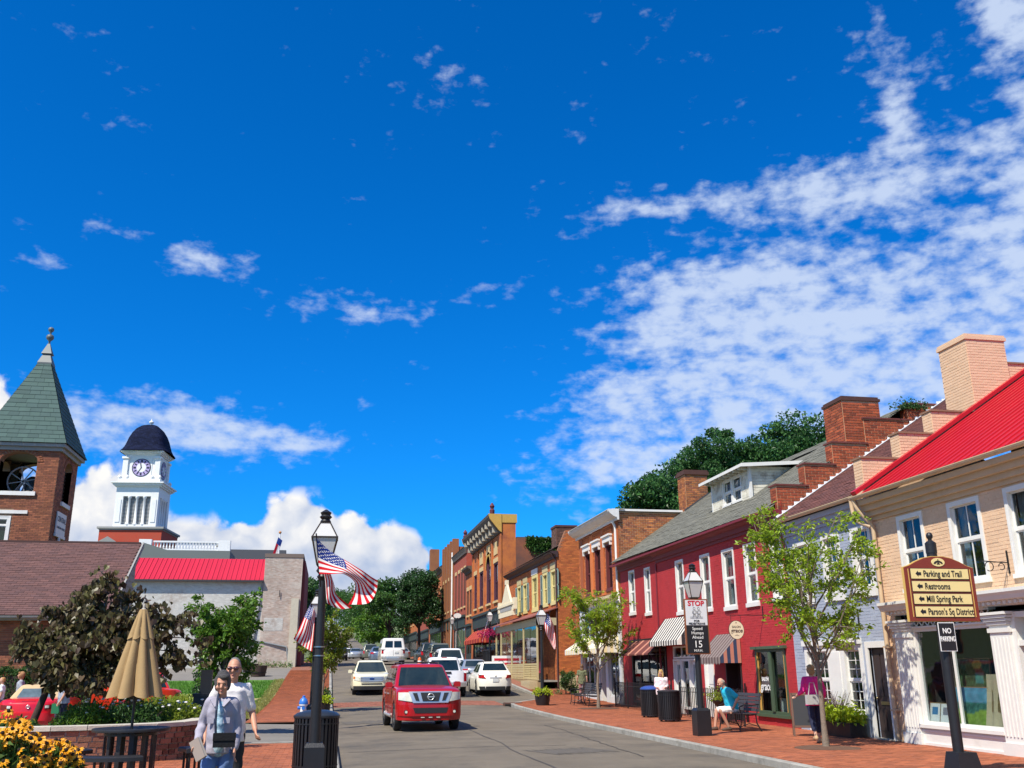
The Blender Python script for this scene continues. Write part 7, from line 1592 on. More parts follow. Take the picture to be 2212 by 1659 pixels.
for i,s in enumerate(LN):
    zc = 2.965-i*0.192; MB().box(-0.505,0.505,-0.070,-0.06,zc-0.084,zc+0.084).build('panel_border',SBK,ds); pn_ = MB().box(-0.497,0.497,-0.074,-0.07,zc-0.076,zc+0.076).build('panel',SCR,ds)
    MB().prism([(-0.42,-0.078,zc),(-0.375,-0.078,zc-0.045),(-0.375,-0.078,zc-0.022),(-0.325,-0.078,zc-0.022),(-0.325,-0.078,zc+0.022),(-0.375,-0.078,zc+0.022),(-0.375,-0.078,zc+0.045)],(0,0.004,0)).build('arrow',SBK,pn_)
    text('lettering',s,0.135,pn_,SBK,TM((-0.29,-0.078,zc-0.002)),align='LEFT',sx=0.73,bold=0.001)
ov = [(0.115*cos(t),-0.070,3.145+0.066*sin(t)) for t in np.linspace(0,2*pi,25)[:-1]]; MB().prism(ov,(0,0.01,0)).build('emblem_oval',SCR,ds)
em = MB(); a = np.linspace(0.1,pi-0.1,9); em.prism([(0.08*cos(t),-0.074,3.115+0.055*sin(t)) for t in a]+[(0.05*cos(t),-0.074,3.115+0.03*sin(t)) for t in a[::-1]],(0,0.004,0)); em.box(-0.006,0.006,-0.076,-0.07,3.13,3.19); em.prism([(-0.03,-0.075,3.112),(0.03,-0.075,3.112),(0,-0.075,3.15)],(0,0.004,0)); em.build('emblem',SBK,ds)
np_ = empty_part('no_parking_plate',ds); MB().box(-0.14,0.14,-0.052,-0.045,1.80,2.23).build('plate_border',SIGNW,np_); MB().box(-0.128,0.128,-0.056,-0.05,1.812,2.218).build('plate',SBK,np_)
text('lettering','NO',0.11,np_,SIGNW,TM((0,-0.058,2.10)),sx=0.85,bold=0.002); text('lettering','PARKING',0.105,np_,SIGNW,TM((0,-0.058,1.98)),sx=0.58,bold=0.002)
# stop for pedestrians board on the lamp
sg = thing('pedestrian_sign','tall framed stop for pedestrians and speed humps sign on the lamp post','sign',(9.03,22.98,2.02))
SWD = pmat('sign_wood_frame',(0.23,0.075,0.03),0.55,noise=0.1); MB().box(-0.315,0.315,-0.02,0.02,0,1.34).build('frame',SWD,sg)
wp_ = MB().box(-0.28,0.28,-0.028,-0.02,0.70,1.31).build('white_panel',pmat('sign_pale_grey',(0.66,0.66,0.66),0.5),sg); bp_ = MB().box(-0.28,0.28,-0.028,-0.02,0.03,0.69).build('black_panel',SBK,sg)
RDT = pmat('sign_red_text',(0.55,0.012,0.03),0.5)
text('lettering','STOP',0.17,wp_,RDT,TM((0,-0.031,1.225)),sx=1.06,bold=0.006); text('lettering','FOR',0.066,wp_,SBK,TM((0,-0.031,0.80)),sx=1.2,bold=0.002); text('lettering','PEDESTRIANS',0.066,wp_,SBK,TM((0,-0.031,0.735)),sx=1.08,bold=0.002)
pc = MB()
for ox in (-0.055,0.06):
    pc.tube([(ox+0.028*cos(t),-0.031,1.105+0.03*sin(t)) for t in np.linspace(0,2*pi,11)],0.004,4)
    for p,q in (((0,1.07),(-0.035,0.98)),((0.02,1.07),(0.045,0.98)),((-0.035,1.06),(-0.055,0.99)),((0.04,1.06),(0.07,1.0)),((-0.03,0.98),(0.03,0.98)),((-0.025,0.98),(-0.05,0.86)),((0,0.98),(-0.015,0.90)),((0.01,0.98),(0.03,0.90)),((0.03,0.98),(0.06,0.86))): pc.bar((ox+p[0],-0.031,p[1]),(ox+q[0],-0.031,q[1]),0.007)
for z in (0.87,0.9): pc.bar((-0.17,-0.031,z),(0.17,-0.031,z),0.004)
pc.build('walking_figures',pmat('sign_mid_grey',(0.12,0.12,0.12),0.6),wp_)
for s,z,h,x in (('Speed',0.615,0.105,1.08),('Humps',0.51,0.105,1.08),('Ahead',0.405,0.105,1.08),('15',0.235,0.235,1.0),('M.P.H.',0.085,0.082,1.05)): text('lettering',s,h,bp_,SIGNW,TM((0,-0.031,z)),sx=x)
# bins
def bin_(label,loc,r,h,n,lid,dome=0.14,cat='litter bin',bandz=0.82):
    t = thing('litter_bin',label,cat,loc,0,'round slatted litter bins')
    MB().lathe([(r*0.90,0.10),(r*0.92,0.10),(r*0.92,h*0.9),(r*0.90,h*0.9)],seg=20).build('liner',pmat('bin_liner',(0.008,0.008,0.01),0.7),t,smooth=40)
    b = MB().box(-0.018,0.018,-0.006,0.006,0.06,h*0.93); me = mesh_('slat',np.vstack(b.V),b.F,IRON)
    for k in range(n):
        a = 2*pi*k/n; o = link(bpy.data.objects.new('slat',me),t,(r*cos(a),r*sin(a),0)); o.rotation_euler = (0,0,a+pi/2)
    for z,w in ((0.05,0.02),(0.13,0.012),(h*bandz,0.012),(h*0.92,0.03)): MB().lathe([(r*0.97,z),(r*1.04,z),(r*1.04,z+w*1.6),(r*0.97,z+w*1.6)],seg=24).build('ring',IRON,t,smooth=40)
    MB().lathe([(r*1.06,h*0.93),(r*1.07,h*0.96),(r*0.9,h*0.96+dome*0.5),(r*0.5,h*0.96+dome*0.9),(0.02,h*0.96+dome)],seg=24).build('lid',lid,t,smooth=40)
    for k in range(4): a = pi/4+k*pi/2; MB().box(r*0.85*cos(a)-0.03,r*0.85*cos(a)+0.03,r*0.85*sin(a)-0.03,r*0.85*sin(a)+0.03,0,0.07).build('foot',IRON,t)
BLID = pmat('bin_lid_black',(0.02,0.024,0.03),0.35); bin_('black slatted litter bin behind the nearest lamp post',(-0.13,16.5,0.12),0.35,0.93,34,BLID,0.09)
bin_('black slatted bin with blue domed lid nearer the small tree',(10.75,31.9,0.12),0.335,0.95,34,pmat('bin_lid_blue',(0.03,0.07,0.28),0.3),0.10); bin_('black slatted bin with flat black lid in front of the blonde woman',(10.45,29.3,0.12),0.335,0.93,34,BLID,0.04)
bin_('small dark bin far up by the red awning',(11.6,71.0,float(zr(71))+0.12),0.42,1.3,24,BLID,0.05)
hb_n = thing('hooded_bin','black square bin with tall narrow hood behind the walking couple','bin',(-2.68,23.0,0.12)); MB().box(-0.2,0.2,-0.2,0.2,0,1.05).build('bin_body',IRON,hb_n); MB().box(-0.22,0.22,-0.22,0.22,1.05,1.12).build('rim',IRON,hb_n); MB().box(-0.1,0.14,0.0,0.16,1.12,1.62).build('hood',IRON,hb_n)
# benches
def bench(label,loc,rz,L=1.5,mat=None):
    t = thing('park_bench',label,'bench',loc,rz,'black iron benches on the brick pavement'); BM = mat or pmat('bench_slat',(0.045,0.042,0.045),0.5,noise=0.1)
    for k in range(5): MB().box(-L/2,L/2,-0.22+k*0.095,-0.14+k*0.095,0.425,0.45).build('seat_slat',BM,t)
    for k in range(5): MB().obb((0,0.27+k*0.022,0.52+k*0.092),(1,0,0),(0,0.23,0.97),(0,-0.97,0.23),L/2,0.04,0.012).build('back_slat',BM,t)
    for x in (-L/2+0.06,L/2-0.06):
        m = MB(); m.tube([(x,-0.26,0),(x,-0.21,0.22),(x,-0.2,0.42),(x,0.05,0.40),(x,0.22,0.42),(x,0.30,0.62),(x,0.37,0.95)],0.018,6); m.tube([(x,0.34,0),(x,0.22,0.2),(x,0.2,0.42)],0.018,6); m.tube([(x,-0.2,0.42),(x,-0.24,0.6),(x,-0.1,0.66),(x,0.1,0.64),(x,0.3,0.66)],0.016,6); m.tube([(x,-0.23,0.12),(x,0.0,0.2),(x,0.27,0.12)],0.012,5); m.build('end_frame',IRON,t,smooth=60)
bench('black slatted bench carrying the man in turquoise shirt',(10.72,24.75,0.12),-pi/2,1.45); bench('black slatted bench next to the trunk of the small tree by the awnings',(10.75,40.3,0.17),-pi/2+0.2,1.5); bench('black slatted bench standing farther from the kerb behind the small tree',(10.95,42.2,0.2),-pi/2-0.5,1.4)
# hoop topped iron fence before the maroon building
hp = MB(); a = np.linspace(0,pi,7); hp.tube([(0,-0.05,0.06),(0,-0.05,0.9)]+[(0,-0.05*cos(t),0.9+0.07*sin(t)) for t in a[1:-1]]+[(0,0.05,0.9),(0,0.05,0.06)],0.008,5); hme = mesh_('hoop',np.vstack(hp.V),hp.F,IRON)
for lab,p,q in (('hoop topped black iron fence along the dark shopfront of the maroon building',(11.75,39.4),(11.6,32.2)),('hoop topped black iron fence between the litter bins and the salon door',(11.6,31.4),(11.7,28.1)),('short hoop topped fence return beside the salon doorway',(11.8,28.0),(12.42,28.0)),('hoop topped fence panel in front of the seated man',(11.45,27.6),(11.45,26.0))):
    p,q = np.array(p),np.array(q); d = q-p; L = np.linalg.norm(d); an = math.atan2(d[1],d[0])-pi/2; t = thing('iron_fence',lab,'fence',(*p,float(zr(p[1]))+0.12)); n = int(L/0.13)
    for k in range(n): o = link(bpy.data.objects.new('hoop',hme),t,(*(d*(k+0.5)/n),0)); o.rotation_euler = (0,0,an)
    r_ = MB()
    for z in (0.12,0.82): r_.bar((0,0,z),(*d,z),0.02)
    r_.build('rail',IRON,t)
    for k in range(max(2,int(L/1.6)+1)): s = k/max(1,int(L/1.6)) if L > 1.6 else k; MB().box(d[0]*min(s,1)-0.022,d[0]*min(s,1)+0.022,d[1]*min(s,1)-0.022,d[1]*min(s,1)+0.022,0,1.12).build('post',IRON,t)
# chalkboard and planters
ab = thing('chalkboard_sign','brown framed chalkboard stand next to the woman in pink','sign',(11.35,22.35,0.12),R(-25)); WBR = pmat('board_wood',(0.10,0.045,0.025),0.6,noise=0.1)
for s in (-1,1):
    f = MB(); U = (1,0,0); V_ = np.array((0,-s*0.22,0.975)); Nn = np.array((0,s*0.975,0.22)); c = lambda u,v,w=0: np.array((u,s*0.24,0))+V_*v+Nn*w
    for x in (-0.24,0.24): f.obb(c(x,0.5),U,V_,Nn,0.025,0.5,0.015)
    f.obb(c(0,0.97),U,V_,Nn,0.24,0.03,0.015); f.obb(c(0,0.22),U,V_,Nn,0.24,0.025,0.015); f.build('leg_frame',WBR,ab); b = MB().obb(c(0,0.6),U,V_,Nn,0.22,0.36,0.008).build('chalkboard',SBK,ab)
    if s < 0:
        ck = MB()
        for r in range(6):
            w = (0.13,0.16,0.1,0.15,0.12,0.14)[r]; xs = np.linspace(-w,w,14); ck.tube([c(x,0.86-r*0.1+0.018*sin(k*2.1+r),-0.012) for k,x in enumerate(xs)],0.004,4)
        ck.build('chalk_writing',SIGNW,b)
def planter(label,loc,r,h,lime=True,group='dark round planters',rect=None,nl=700,ls=0.10,kind='planter'):
    t = thing('planter',label,'planter',loc,0,group)
    if rect: MB().box(-rect[0],rect[0],-rect[1],rect[1],0,h).build('tub',IRON,t); P = np.stack([rng.uniform(-rect[0]*1.15,rect[0]*1.15,nl),rng.uniform(-rect[1]*1.05,rect[1]*1.05,nl),h+np.abs(rng.normal(0.10,0.12,nl))],1)
    else:
        MB().lathe([(r*0.75,0),(r*0.95,h*0.5),(r*1.0,h*0.95),(r*1.06,h*0.96),(r*1.06,h),(r*0.9,h)],seg=20).build('tub',IRON,t,smooth=40); q = r*1.25*np.sqrt(rng.random(nl)); a = rng.uniform(0,2*pi,nl); P = np.stack([q*np.cos(a),q*np.sin(a),h+0.05+np.abs(rng.normal(0.04,0.08,nl))-0.10*(q > r)],1)
    leaves('foliage',t,P,ls,LIME if lime else HEDL,rng,asp=0.7,up=1.2); return t
planter('round black planter with lime foliage at the foot of the lamp post',(9.06,41.2,0.14),0.33,0.55,nl=380,ls=0.09)
tp = planter('long black trough of bright lime foliage below the white shop window',(12.12,22.0,0.12),0,0.33,rect=(0.2,0.78),nl=1100,ls=0.12,group=None)
gr = MB()
for k in range(90): a = rng.uniform(0,2*pi); p = np.array((0.05,rng.uniform(-0.1,0.75),0.3)); e = p+np.array((0.25*cos(a),0.25*sin(a),rng.uniform(0.45,0.75))); gr.tube([p,(p+e)/2+np.array((0,0,0.08)),e],[0.006,0.005,0.002],4,cap=False)
gr.build('grass_plume',pmat('purple_grass',(0.07,0.035,0.035),0.8),tp)
planter('round black planter with lime foliage on the left kerb',(-0.12,36.6,0.13),0.30,0.5,nl=320); planter('round black planter under the yellow green tree',(-0.15,44.0,0.25),0.32,0.5,lime=False,nl=300)
pf = thing('hanging_planter','dark planter of mixed flowers on the fence beside the seated man','planter',(11.2,27.1,0.6)); MB().lathe([(0.08,0),(0.2,0.16),(0.21,0.2)],seg=14).build('basket',IRON,pf); leaves('foliage',pf,np.stack([rng.normal(0,0.16,300),rng.normal(0,0.16,300),0.2+np.abs(rng.normal(0,0.14,300))],1),0.08,YLEAF,rng)
fy = thing('fire_hydrant','white fire hydrant with blue cap on the left brick pavement','hydrant',(-0.72,33.6,0.12)); HWM = pmat('hydrant_white',(0.68,0.69,0.7),0.5,noise=0.1); HBL = pmat('hydrant_blue',(0.03,0.16,0.55),0.4)
MB().lathe([(0.16,0),(0.16,0.04),(0.11,0.06),(0.10,0.46),(0.14,0.48),(0.14,0.52)],seg=14).build('barrel',HWM,fy,smooth=40); MB().lathe([(0.145,0.52),(0.15,0.56),(0.12,0.66),(0.05,0.73),(0.05,0.78),(0.01,0.79)],seg=14).build('bonnet',HBL,fy,smooth=40)
for d in ((1,0),(-1,0),(0,-1)): MB().tube([(d[0]*0.08,d[1]*0.08,0.40),(d[0]*0.19,d[1]*0.19,0.40)],0.055,10).build('outlet_cap',HBL,fy)
# table, seats and closed umbrella
TBK = pmat('mesh_table_black',(0.02,0.02,0.022),0.38,noise=0.1)
tb = thing('picnic_table','round black metal table with barred pedestal on the brick plaza','table',(-2.81,15.6,0.12)); MB().lathe([(0.02,0.765),(0.50,0.765),(0.545,0.755),(0.55,0.78),(0.545,0.80),(0.50,0.79),(0.02,0.785)],seg=40).build('tabletop',TBK,tb,smooth=40)
b = MB().box(-0.032,0.032,-0.008,0.008,0.0,0.77); me = mesh_('pedestal_bar',np.vstack(b.V),b.F,TBK)
for k in range(13): a = 2*pi*k/13+0.1; o = link(bpy.data.objects.new('pedestal_bar',me),tb,(0.36*cos(a),0.36*sin(a),0)); o.rotation_euler = (0,0,a+pi/2)
for z in (0.06,0.7): MB().lathe([(0.345,z),(0.375,z),(0.375,z+0.035),(0.345,z+0.035)],seg=26).build('ring',TBK,tb,smooth=40)
def arc_bench(label,c,r0,r1,a0,a1,z=0.44):
    t = thing('curved_bench',label,'bench',(*c,0.12),0,'curved metal seats round the table'); A = np.linspace(a0,a1,15)
    top = MB(); top.grid(np.array([[(r*cos(a),r*sin(a),zz) for r,zz in ((r0,z),(r0,z+0.03),(r0+0.03,z+0.045),(r1-0.03,z+0.045),(r1,z+0.03),(r1,z-0.02),(r0,z-0.02),(r0,z))] for a in A]))
    for a in (a0,a1): top.add([(r*cos(a),r*sin(a),zz) for r,zz in ((r0,z-0.02),(r0,z+0.03),(r0+0.03,z+0.045),(r1-0.03,z+0.045),(r1,z+0.03),(r1,z-0.02))],[(0,1,2,3,4,5)])
    top.build('seat',TBK,t,smooth=40)
    for a in (a0+0.12,(a0+a1)/2,a1-0.12):
        for r in (r0+0.06,r1-0.06): MB().tube([(r*cos(a),r*sin(a),0),(r*cos(a),r*sin(a),z)],0.02,6).build('leg',TBK,t)
arc_bench('curved black seat nearest the camera in front of the round table',(-2.81,15.6),0.80,1.10,R(222),R(290)); arc_bench('curved black seat left of the round table beside the flowers',(-2.81,15.6),0.80,1.10,R(140),R(205)); arc_bench('curved black seat right of the round table by the brick wall',(-2.81,15.6),0.80,1.10,R(8),R(40))
um = thing('patio_umbrella','closed tan patio umbrella standing through the round table','umbrella',(-2.81,15.6,0.12)); UMB = pmat('tan_canvas',(0.34,0.225,0.10),0.9,noise=0.08,nscale=5,bump=0.2,bscale=60)
MB().tube([(0,0,0.0),(0,0,2.5)],0.02,8).build('pole',IRON,um)
def pleat(z0,z1,r0,r1,n=8,amp=0.34,hem=0.05):
    G = []
    for i in range(97):
        a = 2*pi*i/96; row = []
        for k in range(13):
            s = k/12; z = z0+(z1-z0)*s; r = r0+(r1-r0)*s**0.9; am = amp*min(1,s*2+0.15); w = abs(sin(a*n/2+0.6*s))**0.8; rr = r*(1-am+am*1.15*w); zz = z-(hem*(1-w) if k == 12 else 0)*(-1)
            row.append((rr*cos(a+0.25*s)+0.05*s*s*0,rr*sin(a+0.25*s),zz))
        G.append(row)
    return MB().grid(np.array(G))
pleat(2.49,1.22,0.045,0.40).build('canopy',UMB,um,smooth=60); pleat(2.51,2.06,0.055,0.195,amp=0.26).build('vent_flap',UMB,um,smooth=60); MB().lathe([(0.055,2.47),(0.05,2.5),(0.02,2.53),(0.018,2.58),(0.002,2.6)],seg=10).build('finial',pmat('pale_finial',(0.35,0.32,0.27),0.5),um,smooth=40)
# small things far up the street
ss_ = thing('sale_board','white and red pavement sign board by the far parked silver car','sign',(10.95,62.0,float(zr(62))+0.12)); MB().box(-0.6,0.6,-0.02,0.02,0.2,1.25).build('board',SIGNW,ss_)
for k in range(3): MB().box(-0.45,0.45,-0.028,-0.02,0.4+k*0.27,0.55+k*0.27).build('red_band',RDT,ss_)
for x in (-0.5,0.5): MB().box(x-0.03,x+0.03,-0.03,0.03,0,0.2).build('foot',IRON,ss_)
tc_ = thing('traffic_barrel','bright orange barrel behind the white van','barrel',(7.15,77.5,float(zr(77.5)))); MB().lathe([(0.28,0),(0.28,0.05),(0.2,0.07),(0.13,0.6),(0.05,0.72)],seg=14).build('barrel_body',pmat('safety_orange',(0.75,0.11,0.01),0.5),tc_,smooth=40); MB().lathe([(0.165,0.35),(0.168,0.36),(0.15,0.46),(0.145,0.46)],seg=14).build('reflective_band',SIGNW,tc_)
hbk = thing('hanging_basket','magenta flower basket hanging at the end of the porch roof','flower basket',(11.15,66.2,3.55+0.3)); PINKF = leafmat('magenta_petal',(0.30,0.01,0.07),(0.45,0.02,0.12),0.2); leaves('blossoms',hbk,np.stack([rng.normal(0,0.5,600),rng.normal(0,0.5,600),rng.normal(0.2,0.16,600)],1),0.14,PINKF,rng); MB().lathe([(0.2,-0.25),(0.45,0.1)],seg=10).build('basket',IRON,hbk)
# ------------------------------------------------------------------ vehicles (front towards +y of the vehicle)
TYRE = pmat('tyre_rubber',(0.015,0.015,0.016),0.85); RIM = pmat('alloy_rim',(0.45,0.46,0.47),0.3,metal=0.9); CGL = pmat('car_glass',(0.012,0.022,0.025),0.03,spec=0.55,noise=0.3,nscale=3)
CHR = pmat('chrome',(0.62,0.61,0.58),0.3,metal=0.65); BPL = pmat('black_plastic',(0.016,0.016,0.017),0.55); HLT = pmat('headlamp_lens',(0.62,0.62,0.52),0.08,spec=0.9,noise=0.15,nscale=9); TLT = pmat('tail_lamp_red',(0.42,0.008,0.012),0.1,spec=0.8); AMB = pmat('amber_lens',(0.60,0.16,0.02),0.15); PLT = pmat('number_plate',(0.55,0.56,0.54),0.5)
def paint(n,c,metal=0.0): return pmat(n,c,0.28,metal=metal,coat=0.55,spec=0.4)
class Car:
    """body lofted along y from a side profile and a plan outline, wheel arches cut into its sides; glass and lamps are patches laid on its faces"""
    def __init__(s,name,label,cat,loc,rz,L,Wd,prof,body,axle,wr,clear=0.24,belt=None,cab=None,nose_r=0.55,n=2.6,bulge=0.07,lower=None,group=None,arch=0.06,trim=None):
        s.L,s.W,s.prof,s.nr,s.n,s.bulge = L,Wd,prof,nose_r,n,bulge; s.t = thing(name,label,cat,loc,rz,group); s.body = body; s.wr = wr
        ys = np.unique(np.round(np.concatenate([np.linspace(-L/2,-L/2+nose_r,9)**1,np.linspace(-L/2+nose_r,L/2-nose_r,56),np.linspace(L/2-nose_r,L/2,9),*[[a+k*wr/6 for k in range(-7,8)] for a in axle]]),4)); ys = ys[(ys >= -L/2) & (ys <= L/2)]
        G = []; mid = clear+0.36
        for y in ys:
            w = s.hw(y); zt = s.top(y); zs = clear
            for a in axle:
                d = abs(y-a)
                if d < wr+arch: zs = max(zs,wr*0.0+math.sqrt((wr+arch)**2-d*d)+wr-0.0)
            zs = min(zs,zt-0.12); zb = max(zs,min(zt-0.10,zs+0.02)); zm = max(zs+0.03,min(zt-0.09,0.62*zt)); i_ = max(0.05,w-0.26)
            sec = [(0,zt+0.025),(w*0.5,zt+0.02),(w*0.8,zt+0.005),(w*0.93,zt-0.03),(w*0.985,zt-0.09),(w,zm),(w*0.995,(zm+zs)/2),(w*0.975,zs+0.012),(w*0.95,zs),(i_,zs),(i_,clear-0.02),(0,clear-0.02)]
            f = (abs(y)/(L/2))**6; sg = np.sign(y); G.append([(x,y+sg*f*s.bul(z,zt),z) for x,z in sec]+[(-x,y+sg*f*s.bul(z,zt),z) for x,z in sec[::-1]])
        G = np.array(G); mb = MB(); nu,nv = G.shape[:2]; under = {8,9,10,11,12,13,14}
        F,M = [],[]
        for i in range(nu-1):
            for j in range(nv):
                k = (j+1) % nv; F.append((i*nv+j,(i+1)*nv+j,(i+1)*nv+k,i*nv+k)); lowj = lower and (j in (6,7,15,16)); M.append(1 if (j in under or lowj) else 0)
        for e,fl in ((0,False),(nu-1,True)):
            for j in range(11):
                q = (e*nv+j,e*nv+j+1,e*nv+nv-2-j,e*nv+nv-1-j); F.append(q if not fl else q[::-1]); M.append(1 if (j >= 8 or (lower and j >= 6)) else 0)
        mk('body',G.reshape(-1,3),F,[body,lower or BPL],s.t,smooth=38,midx=M)
        s.cab = cab
        if cab: s.cabin(cab,trim or body)
        for a in axle:
            for sx in (-1,1):
                w = empty_part('wheel',s.t,loc=(sx*(Wd/2-0.115),a,wr)); p = [(wr*0.62,-0.10),(wr*0.95,-0.10),(wr,-0.06),(wr,0.06),(wr*0.95,0.10),(wr*0.62,0.10)]
                r = lambda P: [np.array((sx*d,q*cos(t),q*sin(t))) for q,d in P for t in [0]]
                g = np.array([[(sx*d,q*cos(t),q*sin(t)) for q,d in p] for t in np.linspace(0,2*pi,29)[:-1]]); MB().grid(g,closeu=True,flip=sx > 0).build('tyre',TYRE,w,smooth=50)
                rm = MB(); rm.grid(np.array([[(sx*d,q*cos(t),q*sin(t)) for q,d in ((wr*0.63,-0.08),(wr*0.64,0.085),(wr*0.58,0.09),(wr*0.54,0.05),(0.02,0.055))] for t in np.linspace(0,2*pi,29)[:-1]]),closeu=True,flip=sx > 0,m=1)
                for k in range(6): t = k*pi/3; rm.obb((sx*0.07,wr*0.31*cos(t),wr*0.31*sin(t)),(0,cos(t),sin(t)),(0,-sin(t),cos(t)),(1,0,0),wr*0.29,wr*0.09,0.02)
                rm.build('rim',[RIM,BPL],w,smooth=40)
    def hw(s,y):
        d = max(0.0,(abs(y)-(s.L/2-s.nr))/s.nr); return s.W/2*max(0.02,1-0.42*d**s.n)
    def top(s,y): P = s.prof; return float(np.interp(y,[p[0] for p in P],[p[1] for p in P]))
    def bul(s,z,zt): return -s.bulge*abs((z-0.55)/0.6)**2.2
    def endy(s,x,z,sg):      # surface of the front (+1) or rear (-1) end
        q = min(0.999,abs(x)/(s.W/2)); d = 0 if q < 0.58 else 0; y = s.L/2
        if q > 0.58: y = s.L/2-s.nr+s.nr*max(0.0,((1-q)/0.42))**(1/s.n)
        return sg*(y+s.bul(z,0)*(abs(y)/(s.L/2))**6)
    def patch(s,name,mat,pts,sg=1,off=0.012,parent=None,nx=10,nz=4,sym=False,thick=0.02):
        """panel bent over the front or rear end between four corners (x, z), ordered round"""
        for q in ([pts,[(-x,z) for x,z in pts][::-1]] if sym else [pts]):
            a,b,c,d = [np.array(p,float) for p in q]; g = np.zeros((nx+1,nz+1,3)); h = np.zeros_like(g)
            for i in range(nx+1):
                for j in range(nz+1):
                    u,v = i/nx,j/nz; p = (a*(1-u)+b*u)*(1-v)+(d*(1-u)+c*u)*v; y = s.endy(p[0],p[1],sg); g[i,j] = (p[0],y+sg*off,p[1]); h[i,j] = (p[0],y-sg*thick,p[1])
            mb = MB().grid(g)
            for row in (np.stack([g[:,0],h[:,0]],1),np.stack([g[:,-1],h[:,-1]],1),np.stack([g[0],h[0]],1),np.stack([g[-1],h[-1]],1)): mb.grid(row)
            o = mb.build(name,mat,parent or s.t,smooth=45)
        return o
    def cabin(s,c,mat):
        """c: y of windscreen foot/top, rear top/foot, half widths, heights; sides and ends are curved patches"""
        yf0,yf1,yr1,yr0,wb,wt,zb,zt = c; s.c = c; n = 12; G = []
        for k in range(9):
            v = k/8; e = v**1.15; y0 = yr0+(yr1-yr0)*v; y1 = yf0+(yf1-yf0)*v; w = wb+(wt-wb)*e; z = zb+(zt-0.05-zb)*v; G.append(s.ring(y0,y1,w,z,0.10+0.08*v))
        w,y0,y1 = wt-0.10,yr1+0.10,yf1-0.10; G.append(s.ring(yr1+0.04,yf1-0.04,wt-0.035,zt-0.018,0.2)); G.append(s.ring(y0+0.03,y1-0.03,w,zt+0.0,0.22)); G.append(s.ring(y0+0.5,y1-0.5,w*0.5,zt+0.018,0.2)); G = np.array(G)
        mb = MB().grid(G.transpose(1,0,2),closeu=True,flip=True); m = len(G[0]); o = (len(G)-1); mb.F.append(tuple(i*len(G)+o for i in range(m))); mb.M.append(0); mb.A.append(0.5); mb.build('cabin',mat,s.t,smooth=40)
    def ring(s,y0,y1,w,z,r):
        P = []
        for cx,cy,a0 in ((w-r,y1-r,0),(-(w-r),y1-r,pi/2),(-(w-r),y0+r,pi),(w-r,y0+r,1.5*pi)):
            for k in range(5): t = a0+k*pi/8; P.append((cx+r*cos(t),cy+r*sin(t),z))
        for (px_,py_),n_ in (): pass
        return P
    def glass(s,name,side,u0,u1,v0,v1,mat=None,off=0.008,parent=None,sk=0.0,sk2=0.0):
        """pane on a cabin face: side 'f','r' across x; 'l','s' along y (u from rear to front)"""
        yf0,yf1,yr1,yr0,wb,wt,zb,zt = s.c; g = []
        for i in range(9):
            row = []
            for j in range(5):
                v = v0+(v1-v0)*j/4; u = (u0+sk*(v-v0)/(v1-v0))+((u1+sk2*(v-v0)/(v1-v0))-(u0+sk*(v-v0)/(v1-v0)))*i/8; w = wb+(wt-wb)*v**1.15; z = zb+(zt-0.05-zb)*v
                if side in 'fr':
                    y = (yf0+(yf1-yf0)*v if side == 'f' else yr0+(yr1-yr0)*v); sg = 1 if side == 'f' else -1; x = w*u; cr = max(0,abs(u)-0.86)/0.14; row.append((x,y+sg*off-sg*0.05*cr**2,z+off*0.6))
                else:
                    a,b = yr0+(yr1-yr0)*v,yf0+(yf1-yf0)*v; sx = 1 if side == 's' else -1; row.append((sx*(w+off),a+(b-a)*u,z))
            g.append(row)
        return MB().grid(np.array(g)).build(name,mat or CGL,parent or s.t,smooth=True)
    def mirror(s,y,z,x,mat,sc=1.0):
        for sx in (-1,1):
            m = empty_part('wing_mirror',s.t,loc=(sx*x,y,z)); MB().prism([(x*sc,-0.06*sc,z*sc) for x,z in ((-0.10,-0.07),(0.09,-0.08),(0.11,-0.03),(0.10,0.06),(0.05,0.085),(-0.07,0.08),(-0.11,0.04))],(0,0.13*sc,0)).build('shell',mat,m,smooth=60); MB().bar((-sx*0.04,0,-0.04),(-sx*0.22*sc,0.02,-0.09),0.05).build('arm',BPL,m); MB().box(-0.1*sc,0.1*sc,-0.075*sc,-0.065*sc,-0.07*sc,0.07*sc).build('mirror_glass',CGL,m)
    def plate(s,z,sg=-1,x=0,parent=None): y = s.endy(x,z,sg); MB().box(x-0.155,x+0.155,min(y,y+sg*0.03),max(y,y+sg*0.03),z-0.08,z+0.08).build('number_plate',PLT,parent or s.t)
    def disc(s,name,mat,x,z,rx,rz_,sg=1,off=0.03,parent=None): y = s.endy(x,z,sg)+sg*off; return MB().prism([(x+rx*cos(t),y,z+rz_*sin(t)) for t in np.linspace(0,2*pi,25)[:-1]],(0,-sg*0.03,0)).build(name,mat,parent or s.t)
    def ringlogo(s,x,z,r,sg=1,off=0.04,parent=None):
        y = s.endy(x,z,sg)+sg*off; MB().tube([(x+r*cos(t),y,z+r*sin(t)) for t in np.linspace(0,2*pi,25)],r*0.16,6).box(x-r*1.25,x+r*1.25,y-0.008,y+0.012,z-r*0.2,z+r*0.2).build('emblem',CHR,parent or s.t)
zc = lambda x,y: float(zr(y))+(crown(x,y) if 0.3 < x < 7.9 else 0)
